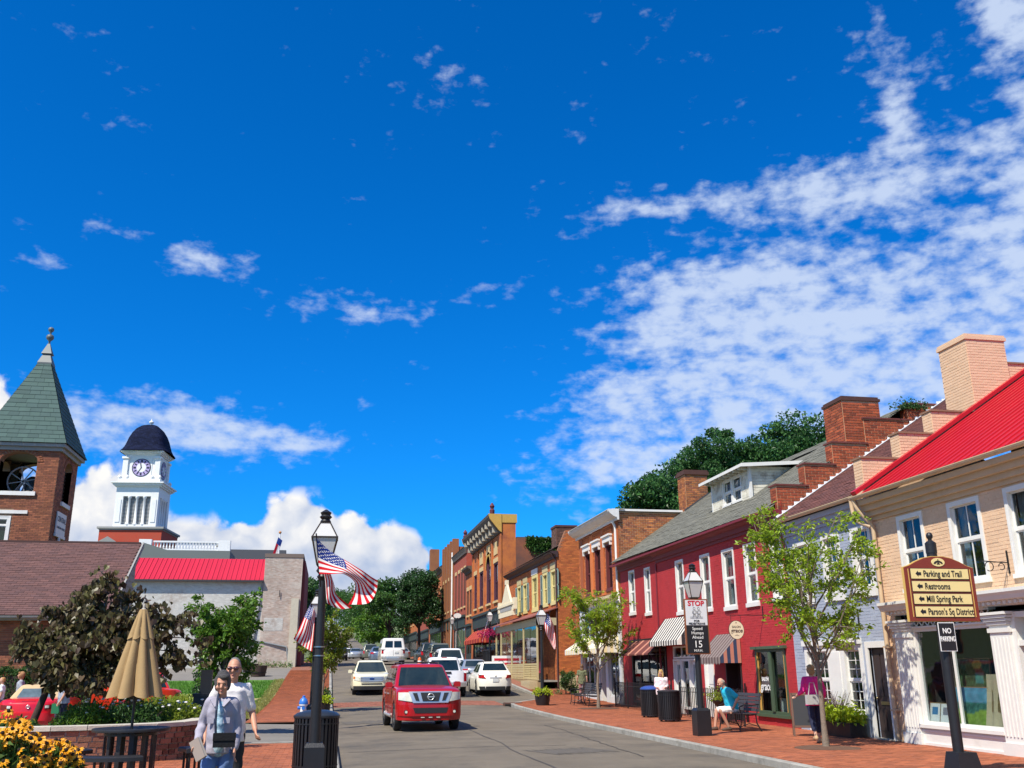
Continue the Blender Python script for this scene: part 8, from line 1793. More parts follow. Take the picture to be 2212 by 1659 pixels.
# red SUV coming towards the camera
RP = paint('red_car_paint',(0.36,0.003,0.006))
c = Car('red_suv','dark red SUV driving towards the camera with chrome grille and roof rails','car',(2.80,30.2,zc(2.80,28.8)),pi+R(2.4),4.74,1.88,[(-2.37,1.05),(-2.2,1.16),(0.75,1.21),(1.0,1.205),(1.7,1.18),(2.15,1.12),(2.30,1.07),(2.37,0.97)],RP,(-1.45,1.40),0.385,0.30,cab=(1.05,0.28,-2.02,-2.28,0.86,0.69,1.17,1.82),nose_r=0.5,n=2.8)
c.glass('windscreen','f',-0.90,0.90,0.07,0.93); [c.glass('side_window',sd,a,b,0.14,0.90,sk=k1,sk2=k2) for sd in 'ls' for a,b,k1,k2 in ((0.04,0.26,0.02,0),(0.29,0.58,0,0),(0.61,0.90,0,0.02))]; c.glass('rear_window','r',-0.85,0.85,0.15,0.9)
c.patch('bumper',RP,[(-0.90,0.42),(0.90,0.42),(0.90,0.72),(-0.90,0.72)],off=0.035,nx=20); c.patch('lower_grille',BPL,[(-0.44,0.50),(0.44,0.50),(0.50,0.64),(-0.50,0.64)],off=0.045); c.patch('bumper_lip',RP,[(-0.86,0.31),(0.86,0.31),(0.90,0.42),(-0.90,0.42)],off=0.0,nx=20)
c.patch('headlight',HLT,[(0.52,0.80),(0.885,0.85),(0.885,1.05),(0.47,1.05)],off=0.02,sym=True)
g = c.patch('grille_surround',CHR,[(-0.50,0.77),(0.50,0.77),(0.62,1.075),(-0.62,1.075)],off=0.03,nx=12)
c.patch('grille',BPL,[(-0.225,0.81),(0.225,0.81),(0.29,1.045),(-0.29,1.045)],off=0.042,parent=g); c.patch('grille',BPL,[(0.32,0.82),(0.42,0.83),(0.51,1.035),(0.385,1.035)],off=0.042,sym=True,parent=g,nx=3); c.ringlogo(0,0.93,0.085,off=0.06,parent=g)
for x in (-0.68,0.68): c.disc('fog_lamp',BPL,x,0.53,0.055,0.055,off=0.05); c.disc('fog_lens',HLT,x,0.53,0.035,0.035,off=0.058)
for x in (-0.22,0.0,0.22): c.patch('bumper_slot',HLT,[(x-0.05,0.375),(x+0.05,0.375),(x+0.05,0.395),(x-0.05,0.395)],off=0.03,nx=2,nz=1)
c.mirror(0.80,1.24,1.02,RP,0.95)
for sx in (-1,1): MB().tube([(sx*0.56,0.05,1.78),(sx*0.57,0.0,1.87),(sx*0.57,-1.75,1.87),(sx*0.56,-1.8,1.78)],0.025,6).build('roof_rail',BPL,c.t); MB().tube([(sx*0.93,0.85,0.42),(sx*0.95,0.8,0.38),(sx*0.95,-0.85,0.38),(sx*0.93,-0.9,0.42)],0.04,8).build('step_bar',CHR,c.t); [MB().box(sx*0.945-0.012,sx*0.945+0.012,y-0.1,y+0.1,0.96,1.0).build('door_handle',CHR,c.t) for y in (-0.2,-1.05)]
for y in (0.78,-0.22,-1.12): [MB().box(sx*0.934-0.006,sx*0.934+0.006,y-0.008,y+0.008,0.45,1.06).build('door_gap',BPL,c.t) for sx in (-1,1)]
for x in (-0.5,0.5): MB().box(x-0.02,x+0.02,-0.7,-0.6,1.80,1.90).build('rack_foot',BPL,c.t)
MB().bar((-0.57,-0.65,1.88),(0.57,-0.65,1.88),0.04).build('cross_bar',BPL,c.t); MB().bar((0.5,1.13,1.13),(-0.3,1.1,1.14),0.015).build('wiper',BPL,c.t); MB().bar((-0.1,1.13,1.13),(-0.7,1.08,1.16),0.015).build('wiper',BPL,c.t)
# cream crossover behind it
CP = paint('cream_car_paint',(0.74,0.69,0.48))
c = Car('cream_crossover','cream crossover with wide chrome bar grille following the red SUV','car',(2.25,52.8,zc(2.2,51.0)),pi,4.7,1.92,[(-2.35,1.0),(0.9,1.10),(1.5,1.08),(2.1,1.0),(2.28,0.92),(2.35,0.80)],CP,(-1.4,1.42),0.37,0.28,cab=(1.15,0.2,-1.75,-2.2,0.87,0.66,1.07,1.70),lower=None)
c.glass('windscreen','f',-0.90,0.90,0.08,0.93); [c.glass('side_window',sd,a,b,0.15,0.88) for sd in 'ls' for a,b in ((0.2,0.52),(0.55,0.88))]
g = c.patch('grille',CHR,[(-0.58,0.66),(0.58,0.66),(0.60,0.90),(-0.60,0.90)],off=0.03)
for z in (0.735,0.82): c.patch('grille_gap',BPL,[(-0.56,z-0.012),(0.56,z-0.012),(0.56,z+0.012),(-0.56,z+0.012)],off=0.036,parent=g,nz=1)
c.disc('emblem',pmat('emblem_blue',(0.02,0.05,0.2),0.3),0,0.79,0.12,0.05,off=0.05); c.patch('headlight',HLT,[(0.62,0.68),(0.90,0.72),(0.90,0.90),(0.63,0.90)],off=0.02,sym=True); c.patch('indicator',AMB,[(0.84,0.78),(0.93,0.79),(0.93,0.90),(0.84,0.90)],off=0.028,sym=True,nx=4)
c.patch('air_intake',BPL,[(-0.52,0.52),(0.52,0.52),(0.52,0.57),(-0.52,0.57)],off=0.02); c.patch('lower_bumper',BPL,[(-0.92,0.25),(0.92,0.25),(0.92,0.44),(-0.92,0.44)],off=0.012,nx=20); c.mirror(0.8,1.15,1.07,CP); MB().tube([(0,0.1,1.70),(0,0.02,1.92)],0.006,4).build('aerial',BPL,c.t)
# white van
VP = paint('white_van_paint',(0.76,0.74,0.70)); vy = 83.2
c = Car('white_van','white passenger van seen from behind with two dark rear windows','van',(5.25,vy,zc(5.25,vy-2)),0,5.4,2.02,[(-2.7,1.25),(1.6,1.25),(2.3,1.15),(2.7,0.95)],VP,(-1.6,1.7),0.37,0.36,cab=(2.2,1.4,-2.55,-2.66,0.98,0.84,1.22,2.12),nose_r=0.35,bulge=0.02)
[c.glass('rear_window','r',a,b,0.18,0.78,off=0.015) for a,b in ((-0.72,-0.06),(0.06,0.72))]; [c.glass('side_window',sd,a,b,0.2,0.78) for sd in 'ls' for a,b in ((0.05,0.3),(0.33,0.6),(0.66,0.9))]
c.patch('tail_light',TLT,[(0.80,0.90),(0.95,0.90),(0.95,1.16),(0.80,1.16)],-1,off=0.02,sym=True,nx=4); c.plate(0.98,x=0.28); c.patch('bumper',CHR,[(-0.96,0.5),(0.96,0.5),(0.96,0.68),(-0.96,0.68)],-1,off=0.05,nx=14); c.patch('door_gap',BPL,[(-0.008,0.72),(0.008,0.72),(0.008,1.22),(-0.008,1.22)],-1,off=0.004,nx=1); c.mirror(1.5,1.35,1.15,BPL)
# white pickup
PP = paint('white_truck_paint',(0.76,0.77,0.79)); ky = 51.5
k = Car('white_pickup','white pickup truck driving away with dark rear window and black tailgate handle','truck',(5.95,ky,zc(5.95,ky-2)),R(-1.0),5.6,2.02,[(-2.8,1.16),(-0.7,1.17),(0.9,1.14),(1.2,1.15),(2.4,1.1),(2.8,0.95)],PP,(-1.75,1.75),0.41,0.46,cab=(1.2,0.45,-0.80,-0.95,0.90,0.74,1.14,1.90),nose_r=0.28,bulge=0.02)
k.glass('rear_window','r',-0.86,0.86,0.14,0.86,off=0.012); [k.glass('side_window',sd,a,b,0.16,0.86) for sd in 'ls' for a,b in ((0.08,0.45),(0.5,0.9))]
MB().box(-0.82,0.82,-2.72,-1.0,1.185,1.2).build('bed_floor',BPL,k.t)
for sx in (-1,1): MB().box(sx*0.98-0.05,sx*0.98+0.05,-2.75,-0.9,1.14,1.24).build('bed_rail',PP,k.t)
k.patch('tailgate',PP,[(-0.80,0.70),(0.80,0.70),(0.80,1.22),(-0.80,1.22)],-1,off=0.02); k.patch('tailgate_handle',BPL,[(-0.2,1.08),(0.2,1.08),(0.17,1.19),(-0.17,1.19)],-1,off=0.04,nx=3); k.disc('emblem',MATS['emblem_blue'],0,0.95,0.12,0.045,-1,off=0.04); k.patch('tail_light',TLT,[(0.83,0.72),(0.96,0.72),(0.96,1.12),(0.83,1.12)],-1,off=0.02,sym=True,nx=4); k.patch('bumper',CHR,[(-0.95,0.48),(0.95,0.48),(0.95,0.66),(-0.95,0.66)],-1,off=0.10,nx=14); k.plate(0.56); MB().box(-0.14,0.14,-0.95,-0.90,1.86,1.90).build('brake_light',TLT,k.t)
# white crossover parked in the bay
WP = paint('pearl_white_paint',(0.78,0.75,0.64)); ry = 51.5
c = Car('white_hatchback','pearl white small crossover parked in the bay seen from behind','car',(8.45,ry,float(zr(ry-1))+0.02),R(-1),4.6,1.80,[(-2.3,0.93),(-2.1,1.0),(0.9,1.04),(1.6,1.0),(2.1,0.9),(2.3,0.78)],WP,(-1.32,1.36),0.35,0.24,cab=(1.25,0.3,-1.5,-2.18,0.83,0.58,0.98,1.62),nose_r=0.62,bulge=0.10)
c.glass('rear_window','r',-0.84,0.84,0.36,0.93,off=0.014); [c.glass('side_window',sd,a,b,0.2,0.88,sk=0.04) for sd in 'ls' for a,b in ((0.16,0.48),(0.52,0.88))]
c.patch('tail_light',TLT,[(0.50,0.80),(0.84,0.84),(0.84,1.02),(0.62,0.97)],-1,off=0.03,sym=True,nx=6); c.plate(0.72); c.patch('plate_trim',CHR,[(-0.3,0.83),(0.3,0.83),(0.3,0.86),(-0.3,0.86)],-1,off=0.02,nz=1); c.patch('lower_bumper',BPL,[(-0.78,0.24),(0.78,0.24),(0.82,0.42),(-0.82,0.42)],-1,off=0.012,nx=14); c.ringlogo(0,0.92,0.04,-1,0.02); c.mirror(0.85,1.08,1.0,WP)
for sx in (-1,1): MB().tube([(sx*0.52,0.1,1.62),(sx*0.52,-0.2,1.67),(sx*0.52,-1.3,1.66),(sx*0.52,-1.5,1.60)],0.02,6).build('roof_rail',BPL,c.t)
# the rest of the traffic: one sedan and one SUV body, copied with their parts
def sedan(label,loc,rz,mat,rear=True,name='parked_sedan',suv=False):
    c = Car(name,label,'car',loc,rz,4.7,1.82,[(-2.35,0.92),(-1.7,1.0),(0.9,1.0),(1.6,0.95),(2.2,0.84),(2.35,0.72)] if not suv else [(-2.35,1.06),(0.9,1.1),(1.6,1.06),(2.2,0.95),(2.35,0.82)],mat,(-1.38,1.4),0.33 if not suv else 0.37,0.2 if not suv else 0.28,cab=(1.0,0.2,-1.0,-1.75,0.80,0.58,0.97,1.44) if not suv else (1.1,0.3,-1.9,-2.25,0.85,0.68,1.06,1.78),nose_r=0.6)
    c.glass('rear_window','r',-0.84,0.84,0.15,0.92); c.glass('windscreen','f',-0.88,0.88,0.1,0.92); [c.glass('side_window',sd,a,b,0.18,0.88) for sd in 'ls' for a,b in ((0.14,0.48),(0.52,0.86))]
    c.patch('tail_light',TLT,[(0.55,0.72),(0.84,0.74),(0.84,0.90),(0.55,0.90)] if not suv else [(0.70,0.7),(0.86,0.72),(0.88,1.04),(0.72,1.04)],-1,off=0.02,sym=True,nx=4); c.patch('headlight',HLT,[(0.5,0.58),(0.84,0.62),(0.84,0.76),(0.5,0.72)],1,off=0.02,sym=True,nx=4); c.plate(0.62); c.mirror(0.7,1.05 if not suv else 1.16,0.98,mat); return c
SLV = paint('silver_paint',(0.40,0.42,0.44),0.5); DGR = paint('dark_grey_paint',(0.035,0.037,0.036)); GRN_ = paint('grey_green_paint',(0.16,0.17,0.14),0.3); BLU_ = paint('blue_paint',(0.02,0.05,0.16)); WH2 = paint('plain_white_paint',(0.72,0.74,0.76)); SBL = paint('silver_blue_paint',(0.20,0.26,0.36),0.5)
sedan('silver car parked beyond the white pickup',(8.55,58.5,float(zr(57))),0,SLV); sedan('white SUV ahead of the white pickup with roof showing above it',(7.75,64.5,zc(7.7,63)),0,WH2,suv=True,name='parked_suv'); sedan('silver blue sedan driving ahead of the white van',(4.9,98,zc(4.9,97)),0,SBL)
sv = sedan('grey green SUV with bicycles on its tail parked on the right',(8.85,80.0,float(zr(78))),0,GRN_,suv=True,name='parked_suv')
def bike(label,loc,rz):
    t = thing('bicycle',label,'bicycle',loc,rz,'bicycles on the rack of the parked SUV')
    for y in (-0.5,0.5):
        w = MB(); w.tube([(0,y+0.33*cos(a),0.33+0.33*sin(a)) for a in np.linspace(0,2*pi,21)],0.022,5); [w.bar((0,y,0.33),(0,y+0.32*cos(a),0.33+0.32*sin(a)),0.006) for a in np.linspace(0,2*pi,9)[:-1]]; w.build('wheel',TYRE,t)
    f = MB(); P = dict(bb=(0,-0.02,0.30),st=(0,-0.16,0.80),hd=(0,0.38,0.82),r=(0,-0.5,0.33),f=(0,0.5,0.33)); [f.bar(P[a],P[b],0.035) for a,b in (('bb','st'),('bb','hd'),('st','hd'),('bb','r'),('st','r'),('hd','f'))]; f.build('bike_frame',BPL,t); MB().bar((-0.28,0.36,0.98),(0.28,0.36,0.98),0.03).bar((0,0.38,0.8),(0,0.36,0.98),0.03).build('handlebar',BPL,t); MB().ball((0,-0.18,0.9),0.09,10,sc=(0.7,1.3,0.4)).build('saddle',BPL,t)
bike('black bicycle hung nearest on the tail of the grey green SUV',(8.35,77.1,float(zr(77))+0.55),pi/2-0.1); bike('second black bicycle hung on the tail of the grey green SUV',(8.5,77.35,float(zr(77))+0.6),pi/2+0.15)
for lab,x,y,rz,m,sv_ in (('dark pickup like SUV parked facing down the left kerb',1.2,128,pi,DGR,True),('black car parked behind the dark SUV on the left kerb',1.25,112,pi,BPL,True),('white sedan coming down the middle of the street far away',2.8,142,pi,WH2,False),('silver sedan coming down beside the white one far away',3.7,136,pi,SLV,False),('dark blue SUV far up the street',2.6,190,0,BLU_,True),('tan car in the right lane beyond the silver blue sedan',4.9,118,0,GRN_,True),('white car parked at the top of the street',1.2,240,pi,WH2,True),('dark car parked in the right bay under the round tree',9.3,96,0,DGR,False),('black SUV in the right bay ahead of the bicycles',9.0,89,0,DGR,True),('grey car far along the right bay under the trees',9.3,125,0,SLV,False),('blue car far along the right bay under the trees',9.3,140,0,BLU_,False)):
    sedan(lab,(x,y,zc(x,y)),rz,m,suv=sv_,name='far_car')
# red convertible and orange red wagon on the lot
RCP = paint('bright_red_paint',(0.62,0.008,0.022)); cx = (-8.62,32.9)
c = Car('red_convertible','bright red convertible with closed tan soft top seen from behind','car',(*cx,0.07),R(4),4.05,1.74,[(-2.02,0.82),(-1.8,0.88),(-0.9,0.92),(0.6,0.92),(1.5,0.84),(1.9,0.72),(2.02,0.6)],RCP,(-1.25,1.25),0.31,0.16,cab=(0.55,0.05,-0.75,-1.15,0.74,0.56,0.88,1.29),trim=pmat('tan_soft_top',(0.50,0.36,0.20),0.9,noise=0.06),nose_r=0.6,bulge=0.10)
c.glass('rear_window','r',-0.72,0.72,0.1,0.80,off=0.014,mat=pmat('plastic_window',(0.09,0.13,0.15),0.1,noise=0.4,nscale=4)); c.patch('tail_light',pmat('dark_tail_lamp',(0.16,0.012,0.012),0.15),[(0.44,0.62),(0.78,0.62),(0.78,0.75),(0.44,0.73)],-1,off=0.02,sym=True,nx=6); c.patch('reverse_lamp',HLT,[(0.46,0.65),(0.56,0.65),(0.56,0.72),(0.46,0.72)],-1,off=0.03,sym=True,nx=2); c.patch('bumper',RCP,[(-0.80,0.30),(0.80,0.30),(0.80,0.52),(-0.80,0.52)],-1,off=0.05,nx=16); c.plate(0.42); c.ringlogo(0,0.69,0.045,-1,0.02); c.patch('brake_light',pmat('dark_red_strip',(0.10,0.01,0.012),0.3),[(-0.18,0.83),(0.18,0.83),(0.18,0.85),(-0.18,0.85)],-1,off=0.0,nx=2,nz=1)
ORP = paint('orange_red_paint',(0.62,0.035,0.012)); GCL = pmat('grey_cladding',(0.085,0.09,0.09),0.6)
c = Car('orange_wagon','orange red pickup wagon with grey lower cladding and red tail lamp behind the umbrella','car',(-5.95,33.0,0.07),R(22),4.9,1.86,[(-2.45,1.12),(0.9,1.14),(1.7,1.08),(2.3,0.96),(2.45,0.8)],ORP,(-1.5,1.5),0.38,0.32,cab=(1.1,0.3,-0.6,-1.0,0.86,0.66,1.10,1.66),lower=GCL,nose_r=0.4,bulge=0.04)
c.glass('rear_window','r',-0.86,0.86,0.12,0.9); [c.glass('side_window',sd,a,b,0.18,0.88) for sd in 'ls' for a,b in ((0.14,0.48),(0.52,0.86))]; c.patch('tail_light',TLT,[(0.70,0.62),(0.90,0.62),(0.90,0.95),(0.70,0.95)],-1,off=0.025,sym=True,nx=4); c.patch('reverse_lamp',HLT,[(0.72,0.86),(0.88,0.86),(0.88,0.93),(0.72,0.93)],-1,off=0.032,sym=True,nx=2); c.patch('tailgate',ORP,[(-0.66,0.80),(0.66,0.80),(0.66,1.1),(-0.66,1.1)],-1,off=0.02); c.patch('bumper',GCL,[(-0.9,0.40),(0.9,0.40),(0.9,0.76),(-0.9,0.76)],-1,off=0.05,nx=12); c.mirror(0.8,1.2,1.03,BPL)
# ------------------------------------------------------------------ people: every body is one remeshed surface, clothes are shells over it
SKIN = pmat('skin',(0.50,0.27,0.18),0.55,noise=0.06,nscale=9); SKIN2 = pmat('skin_tan',(0.52,0.25,0.155),0.55,noise=0.06,nscale=9); HAIRM = {}
DKE = pmat('eye_dark',(0.02,0.012,0.01),0.3); LIP = pmat('lip',(0.33,0.09,0.08),0.5)
def remesh(name,mb,mat,parent,vox,it=5,fac=0.5,dec=None):
    me = mesh_(name,np.vstack(mb.V),mb.F,mat); o = link(bpy.data.objects.new(name,me),None)
    m = o.modifiers.new('r','REMESH'); m.mode = 'VOXEL'; m.voxel_size = vox; m.use_smooth_shade = True
    s = o.modifiers.new('s','SMOOTH'); s.factor = fac; s.iterations = it
    dg = bpy.context.evaluated_depsgraph_get(); dg.update(); n = bpy.data.meshes.new_from_object(o.evaluated_get(dg)); n.name = name
    bpy.data.objects.remove(o); bpy.data.meshes.remove(me)
    n.materials.clear(); n.materials.append(mat); n.polygons.foreach_set('use_smooth',np.ones(len(n.polygons),bool))
    return link(bpy.data.objects.new(name,n),parent)
def limb(mb,pts,rs,seg=10):
    P = np.array(pts,float)
    for a,b,r0,r1 in zip(P[:-1],P[1:],rs[:-1],rs[1:]):
        mb.tube(np.array([a,a*0.67+b*0.33,a*0.33+b*0.67,b]),[r0,r0*0.67+r1*0.33,r0*0.33+r1*0.67,r1],seg); mb.ball(a,r0,seg); mb.ball(b,r1,seg)
def rot(ax,a): return np.array(Matrix.Rotation(a,3,ax))
class Person:
    """joints in the person's own frame: x to its left side, y backwards, z up; faces -y"""
    def __init__(s,label,loc,rz,H=1.7,skin=SKIN,lean=0.0,hip=None,arms=None,legs=None,head=(0,0),vox=0.010,slim=1.0,belly=0.0,twist=0.0,group=None):
        k = H/1.75; s.k,s.skin,s.vox,s.slim = k,skin,vox,slim; s.t = thing('person',label,'person',loc,rz,group)
        s.hip = np.array(hip if hip else (0,0,0.93*k)); s.M = rot('Z',twist) @ rot('X',lean); s.belly = belly
        T = lambda x,y,z: s.hip+s.M @ (np.array((x,y,z-0.93))*k); s.T = T
        s.sh = [T(sx*0.165*slim,0.01,1.425) for sx in (-1,1)]; s.neck = T(0,0.0,1.48); s.hc = T(0,-0.025,1.635); s.hM = s.M @ rot('X',-lean*0.7) @ rot('Z',head[0]) @ rot('X',head[1])
        A = arms or {}; s.el = []; s.wr = []; s.hd = []
        for i,sx in enumerate((-1,1)):
            a = A.get('lr'[i]); e,w = a if a else ((sx*0.22*slim,0.03,1.14),(sx*0.24*slim,-0.03,0.89)); s.el.append(T(*e)); s.wr.append(T(*w))
        G = legs or {}; s.hj = [s.hip+s.M @ np.array((sx*0.090*max(slim,1.0)*k,0,-0.03*k)) for sx in (-1,1)]; s.kn = []; s.an = []
        for i,sx in enumerate((-1,1)):
            g = G.get('lr'[i]); a,b = g if g else ((sx*0.095,-0.01,0.49),(sx*0.10,0.02,0.075)); s.kn.append(np.array(a)*k); s.an.append(np.array(b)*k)
        b = MB(); s.torso(b,0.0); limb(b,[s.neck,s.hc+s.hM @ np.array((0,0.01,-0.06*k))],[0.054*k,0.05*k])
        hv = MB().ball((0,0,0),0.1*k,18,sc=(0.76,0.95,1.18)); hv.ball((0,-0.03*k,-0.055*k),0.062*k,12,sc=(0.95,0.95,1.0)); hv.tube([(0,-0.085*k,0.015*k),(0,-0.113*k,-0.022*k)],[0.010*k,0.017*k],8); hv.ball((0,-0.112*k,-0.022*k),0.015*k,8); hv.ball((0,-0.083*k,0.028*k),0.03*k,8,sc=(1.9,0.5,0.4)); hv.ball((0,-0.075*k,-0.092*k),0.024*k,8)
        for sx in (-1,1): hv.ball((sx*0.077*k,0.01*k,-0.005*k),0.024*k,8,sc=(0.5,0.8,1.3)); hv.ball((sx*0.045*k,-0.07*k,-0.03*k),0.026*k,8)
        b.add(np.vstack(hv.V) @ s.hM.T+s.hc,hv.F)
        for i,sx in enumerate((-1,1)):
            limb(b,[s.sh[i],s.el[i],s.wr[i]],[0.052*k,0.041*k,0.028*k]); s.hand(b,i,sx); limb(b,[s.hj[i],s.kn[i],s.an[i]],[0.082*k,0.054*k,0.036*k]); s.foot(b,i,0)
        s.body = remesh('body',b,skin,s.t,vox,3,0.4)
        for sx in (-1,1): MB().ball(s.hc+s.hM @ (np.array((sx*0.033,-0.088,0.008))*k),0.011*k,8,sc=(1.3,0.7,0.75)).build('eye',DKE,s.t,smooth=True); MB().ball(s.hc+s.hM @ (np.array((sx*0.033,-0.091,0.030))*k),0.012*k,8,sc=(1.7,0.5,0.3)).build('eyebrow',pmat('brow',(0.10,0.07,0.05),0.8),s.t,smooth=True)
        MB().ball(s.hc+s.hM @ (np.array((0,-0.093,-0.062))*k),0.012*k,8,sc=(1.9,0.5,0.5)).build('mouth',LIP,s.t,smooth=True)
    def torso(s,b,g,z0=0.86,z1=1.45):
        k = s.k; w = s.slim; G = []
        for z,r in ((0.83,0.02),(0.85,0.12),(0.90,0.155),(0.97,0.162),(1.05,0.150),(1.14,0.143),(1.24,0.152),(1.33,0.160),(1.40,0.150),(1.445,0.105),(1.475,0.06),(1.48,0.01)):
            if z < z0-0.01: continue
            bl = s.belly*math.exp(-((z-1.08)/0.13)**2); rx = r*w+(g+bl*0.5 if r > 0.03 else 0); ry = r*0.68+(g+bl*0.6 if r > 0.03 else 0)
            G.append([s.T(0,0,0)*0+s.hip+s.M @ (np.array((rx*cos(t),0.005-bl*0.5+ry*sin(t)*(1.06 if sin(t) < 0 else 0.98),z-0.93))*k) for t in np.linspace(0,2*pi,25)[:-1]])
        G = np.array(G); n = len(G); m = MB().grid(G.transpose(1,0,2),closeu=True); m.F += [tuple(j*n for j in range(24))[::-1],tuple(j*n+n-1 for j in range(24))]; b.add(np.vstack(m.V),m.F)
        limb(b,[s.sh[0],s.T(0,0.005,1.43),s.sh[1]],[0.046*k+g*0.7,0.055*k+g*0.5,0.046*k+g*0.7])
    def hand(s,b,i,sx):
        k = s.k; d = unit(s.wr[i]-s.el[i]); d = unit(d+np.array((0,-0.15,0))); n = np.cross(d,(0,-1.0,0.2)); n = unit(n) if np.linalg.norm(n) > 0.1 else np.array((1.0,0,0)); c = np.cross(n,d)   # n: palm normal, c: across the knuckles
        w = s.wr[i]; pm = w+d*0.045*k; s.hd.append(w+d*0.09*k)
        for q in (-0.024,-0.008,0.008,0.024): limb(b,[w+c*q*0.6*k,w+d*0.085*k+c*q*k],[0.016*k,0.0125*k],8)
        for q,L in ((-0.027,0.062),(-0.009,0.075),(0.009,0.07),(0.026,0.055)): p = w+d*0.085*k+c*q*k; m = p+(d+n*sx*-0.25)*L*0.55*k; limb(b,[p,m,m+(d*0.75+n*sx*-0.75)*L*0.5*k],[0.0095*k,0.009*k,0.0075*k],7)
        p = w+d*0.025*k-c*0.022*k; m = p+(d*0.7-c*0.6)*0.045*k; limb(b,[p,m,m+(d*0.95-c*0.1)*0.032*k],[0.014*k,0.0115*k,0.009*k],7)
    def foot(s,b,i,g,up=0.0):
        k = s.k; a = s.an[i]; f = unit((a-s.kn[i])*np.array((1,1,0))*0.0+s.M @ np.array((0,-1.0,0))*np.array((1,1,0))+np.array((0,-1e-3,0))); z = max(0.03*k+g*0.4,a[2]-0.05*k)
        limb(b,[np.array((*(a[:2]-f[:2]*0.045*k),z+0.012)),np.array((*(a[:2]+f[:2]*0.10*k),z)),np.array((*(a[:2]+f[:2]*0.165*k),z-0.006))],[0.038*k+g,0.036*k+g,0.026*k+g]); limb(b,[a,np.array((*(a[:2]),z+0.015))],[0.036*k+g*0.6,0.036*k+g*0.6])
    def shirt(s,mat,sleeve=0.5,g=0.020,hem=0.0,name='shirt',vox=None):
        b = MB(); s.torso(b,g)
        if hem: o = MB().lathe([(1.0,0.02),(1.0,-hem*0.5),(1.03,-hem),(0.9,-hem)],seg=20); b.add((np.vstack(o.V)*np.array((0.162*s.slim*s.k+g,0.112*s.k+g+s.belly*0.5,s.k))) @ s.M.T+s.T(0,-s.belly*0.3,0.95),o.F)
        for i in (0,1):
            P = [s.sh[i],s.el[i],s.wr[i]]; R_ = [0.050*s.k+g*0.75,0.041*s.k+g*0.8,0.030*s.k+g*0.75]
            if sleeve <= 1: q = P[0]+(P[1]-P[0])*sleeve; limb(b,[P[0],q],[R_[0],R_[1]+g*0.35])
            else: q = P[1]+(P[2]-P[1])*(sleeve-1); limb(b,[P[0],P[1],q],R_)
        o = remesh(name,b,mat,s.t,vox or s.vox*1.15,9,0.55); return s.folds(o,0.006)
    def folds(s,o,amp):
        me = o.data; n = len(me.vertices); co = np.zeros(n*3,np.float32); no = np.zeros(n*3,np.float32); me.vertices.foreach_get('co',co); me.vertices.foreach_get('normal',no); c = co.reshape(-1,3); N = no.reshape(-1,3); ph = rnd.random()*6
        f = np.sin(c[:,2]*38+c[:,0]*30+2.5*np.sin(c[:,0]*17+ph)+ph)*0.6+np.sin(c[:,2]*23-c[:,0]*41+1.8*np.sin(c[:,2]*13+c[:,1]*9))*0.6+0.5*np.sin(c[:,1]*33+c[:,2]*51+ph)
        c += N*(f*amp*0.75)[:,None]; me.vertices.foreach_set('co',c.reshape(-1)); me.update(); return o
    def trousers(s,mat,to=1.95,g=0.016,name='trousers'):
        b = MB(); o = MB().ball((0,0,0),1,16,sc=((0.160*s.slim+g)*s.k,(0.113+g)*s.k,0.13*s.k)); b.add(np.vstack(o.V) @ s.M.T+s.T(0,0.005,0.95),o.F)
        for i in (0,1):
            P = [s.hj[i],s.kn[i],s.an[i]]; R_ = [0.080*s.k+g*0.8,0.056*s.k+g*1.0,0.046*s.k+g*1.2]
            if to <= 1: q = P[0]+(P[1]-P[0])*to; limb(b,[P[0],q],[R_[0],R_[1]*1.12])
            else: q = P[1]+(P[2]-P[1])*(to-1); limb(b,[P[0],P[1],q],[R_[0],R_[1],R_[2]])
        return s.folds(remesh(name,b,mat,s.t,s.vox*1.15,7,0.5),0.005)
    def shoes(s,mat):
        for i in (0,1): b = MB(); s.foot(b,i,0.010); remesh('shoe',b,mat,s.t,0.012,2)
    def hair(s,col,kind='short'):
        m = pmat('hair_%02d%02d%02d' % tuple(int(c*99) for c in col),col,0.6,noise=0.35,nscale=60,bump=0.8,bscale=120); k = s.k; b = MB(); P = []
        if kind == 'bald': P = [((0,0.022,0.0),(0.083,0.088,0.075))]
        elif kind == 'crop': P = [((0,0.026,0.024),(0.083,0.094,0.102))]
        elif kind == 'short': P = [((0,0.028,0.036),(0.092,0.104,0.104)),((0,0.05,-0.02),(0.088,0.075,0.10)),((-0.055,0.0,0.0),(0.04,0.07,0.085)),((0.055,0.0,0.0),(0.04,0.07,0.085)),((0.02,-0.055,0.085),(0.06,0.045,0.035))]
        elif kind == 'long': P = [((0,0.022,0.028),(0.092,0.104,0.106)),((0,0.055,-0.09),(0.10,0.065,0.17)),((-0.07,0.01,-0.07),(0.038,0.06,0.13)),((0.07,0.01,-0.07),(0.038,0.06,0.13)),((0,-0.05,0.09),(0.06,0.04,0.03))]
        elif kind == 'verylong': P = [((0,0.022,0.028),(0.09,0.104,0.106)),((0,0.06,-0.18),(0.095,0.06,0.26))]
        for c,r_ in P: o = MB().ball((0,0,0),k,14,sc=r_); b.add((np.vstack(o.V)+np.array(c)*k) @ s.hM.T+s.hc,o.F)
        return s.folds(remesh('hair',b,m,s.t,0.010,1,0.4),0.007)
fab = lambda n,c,**kw: pmat(n,c,0.9,noise=kw.get('noise',0.10),nscale=kw.get('ns',7),bump=0.5,bscale=kw.get('bs',14))
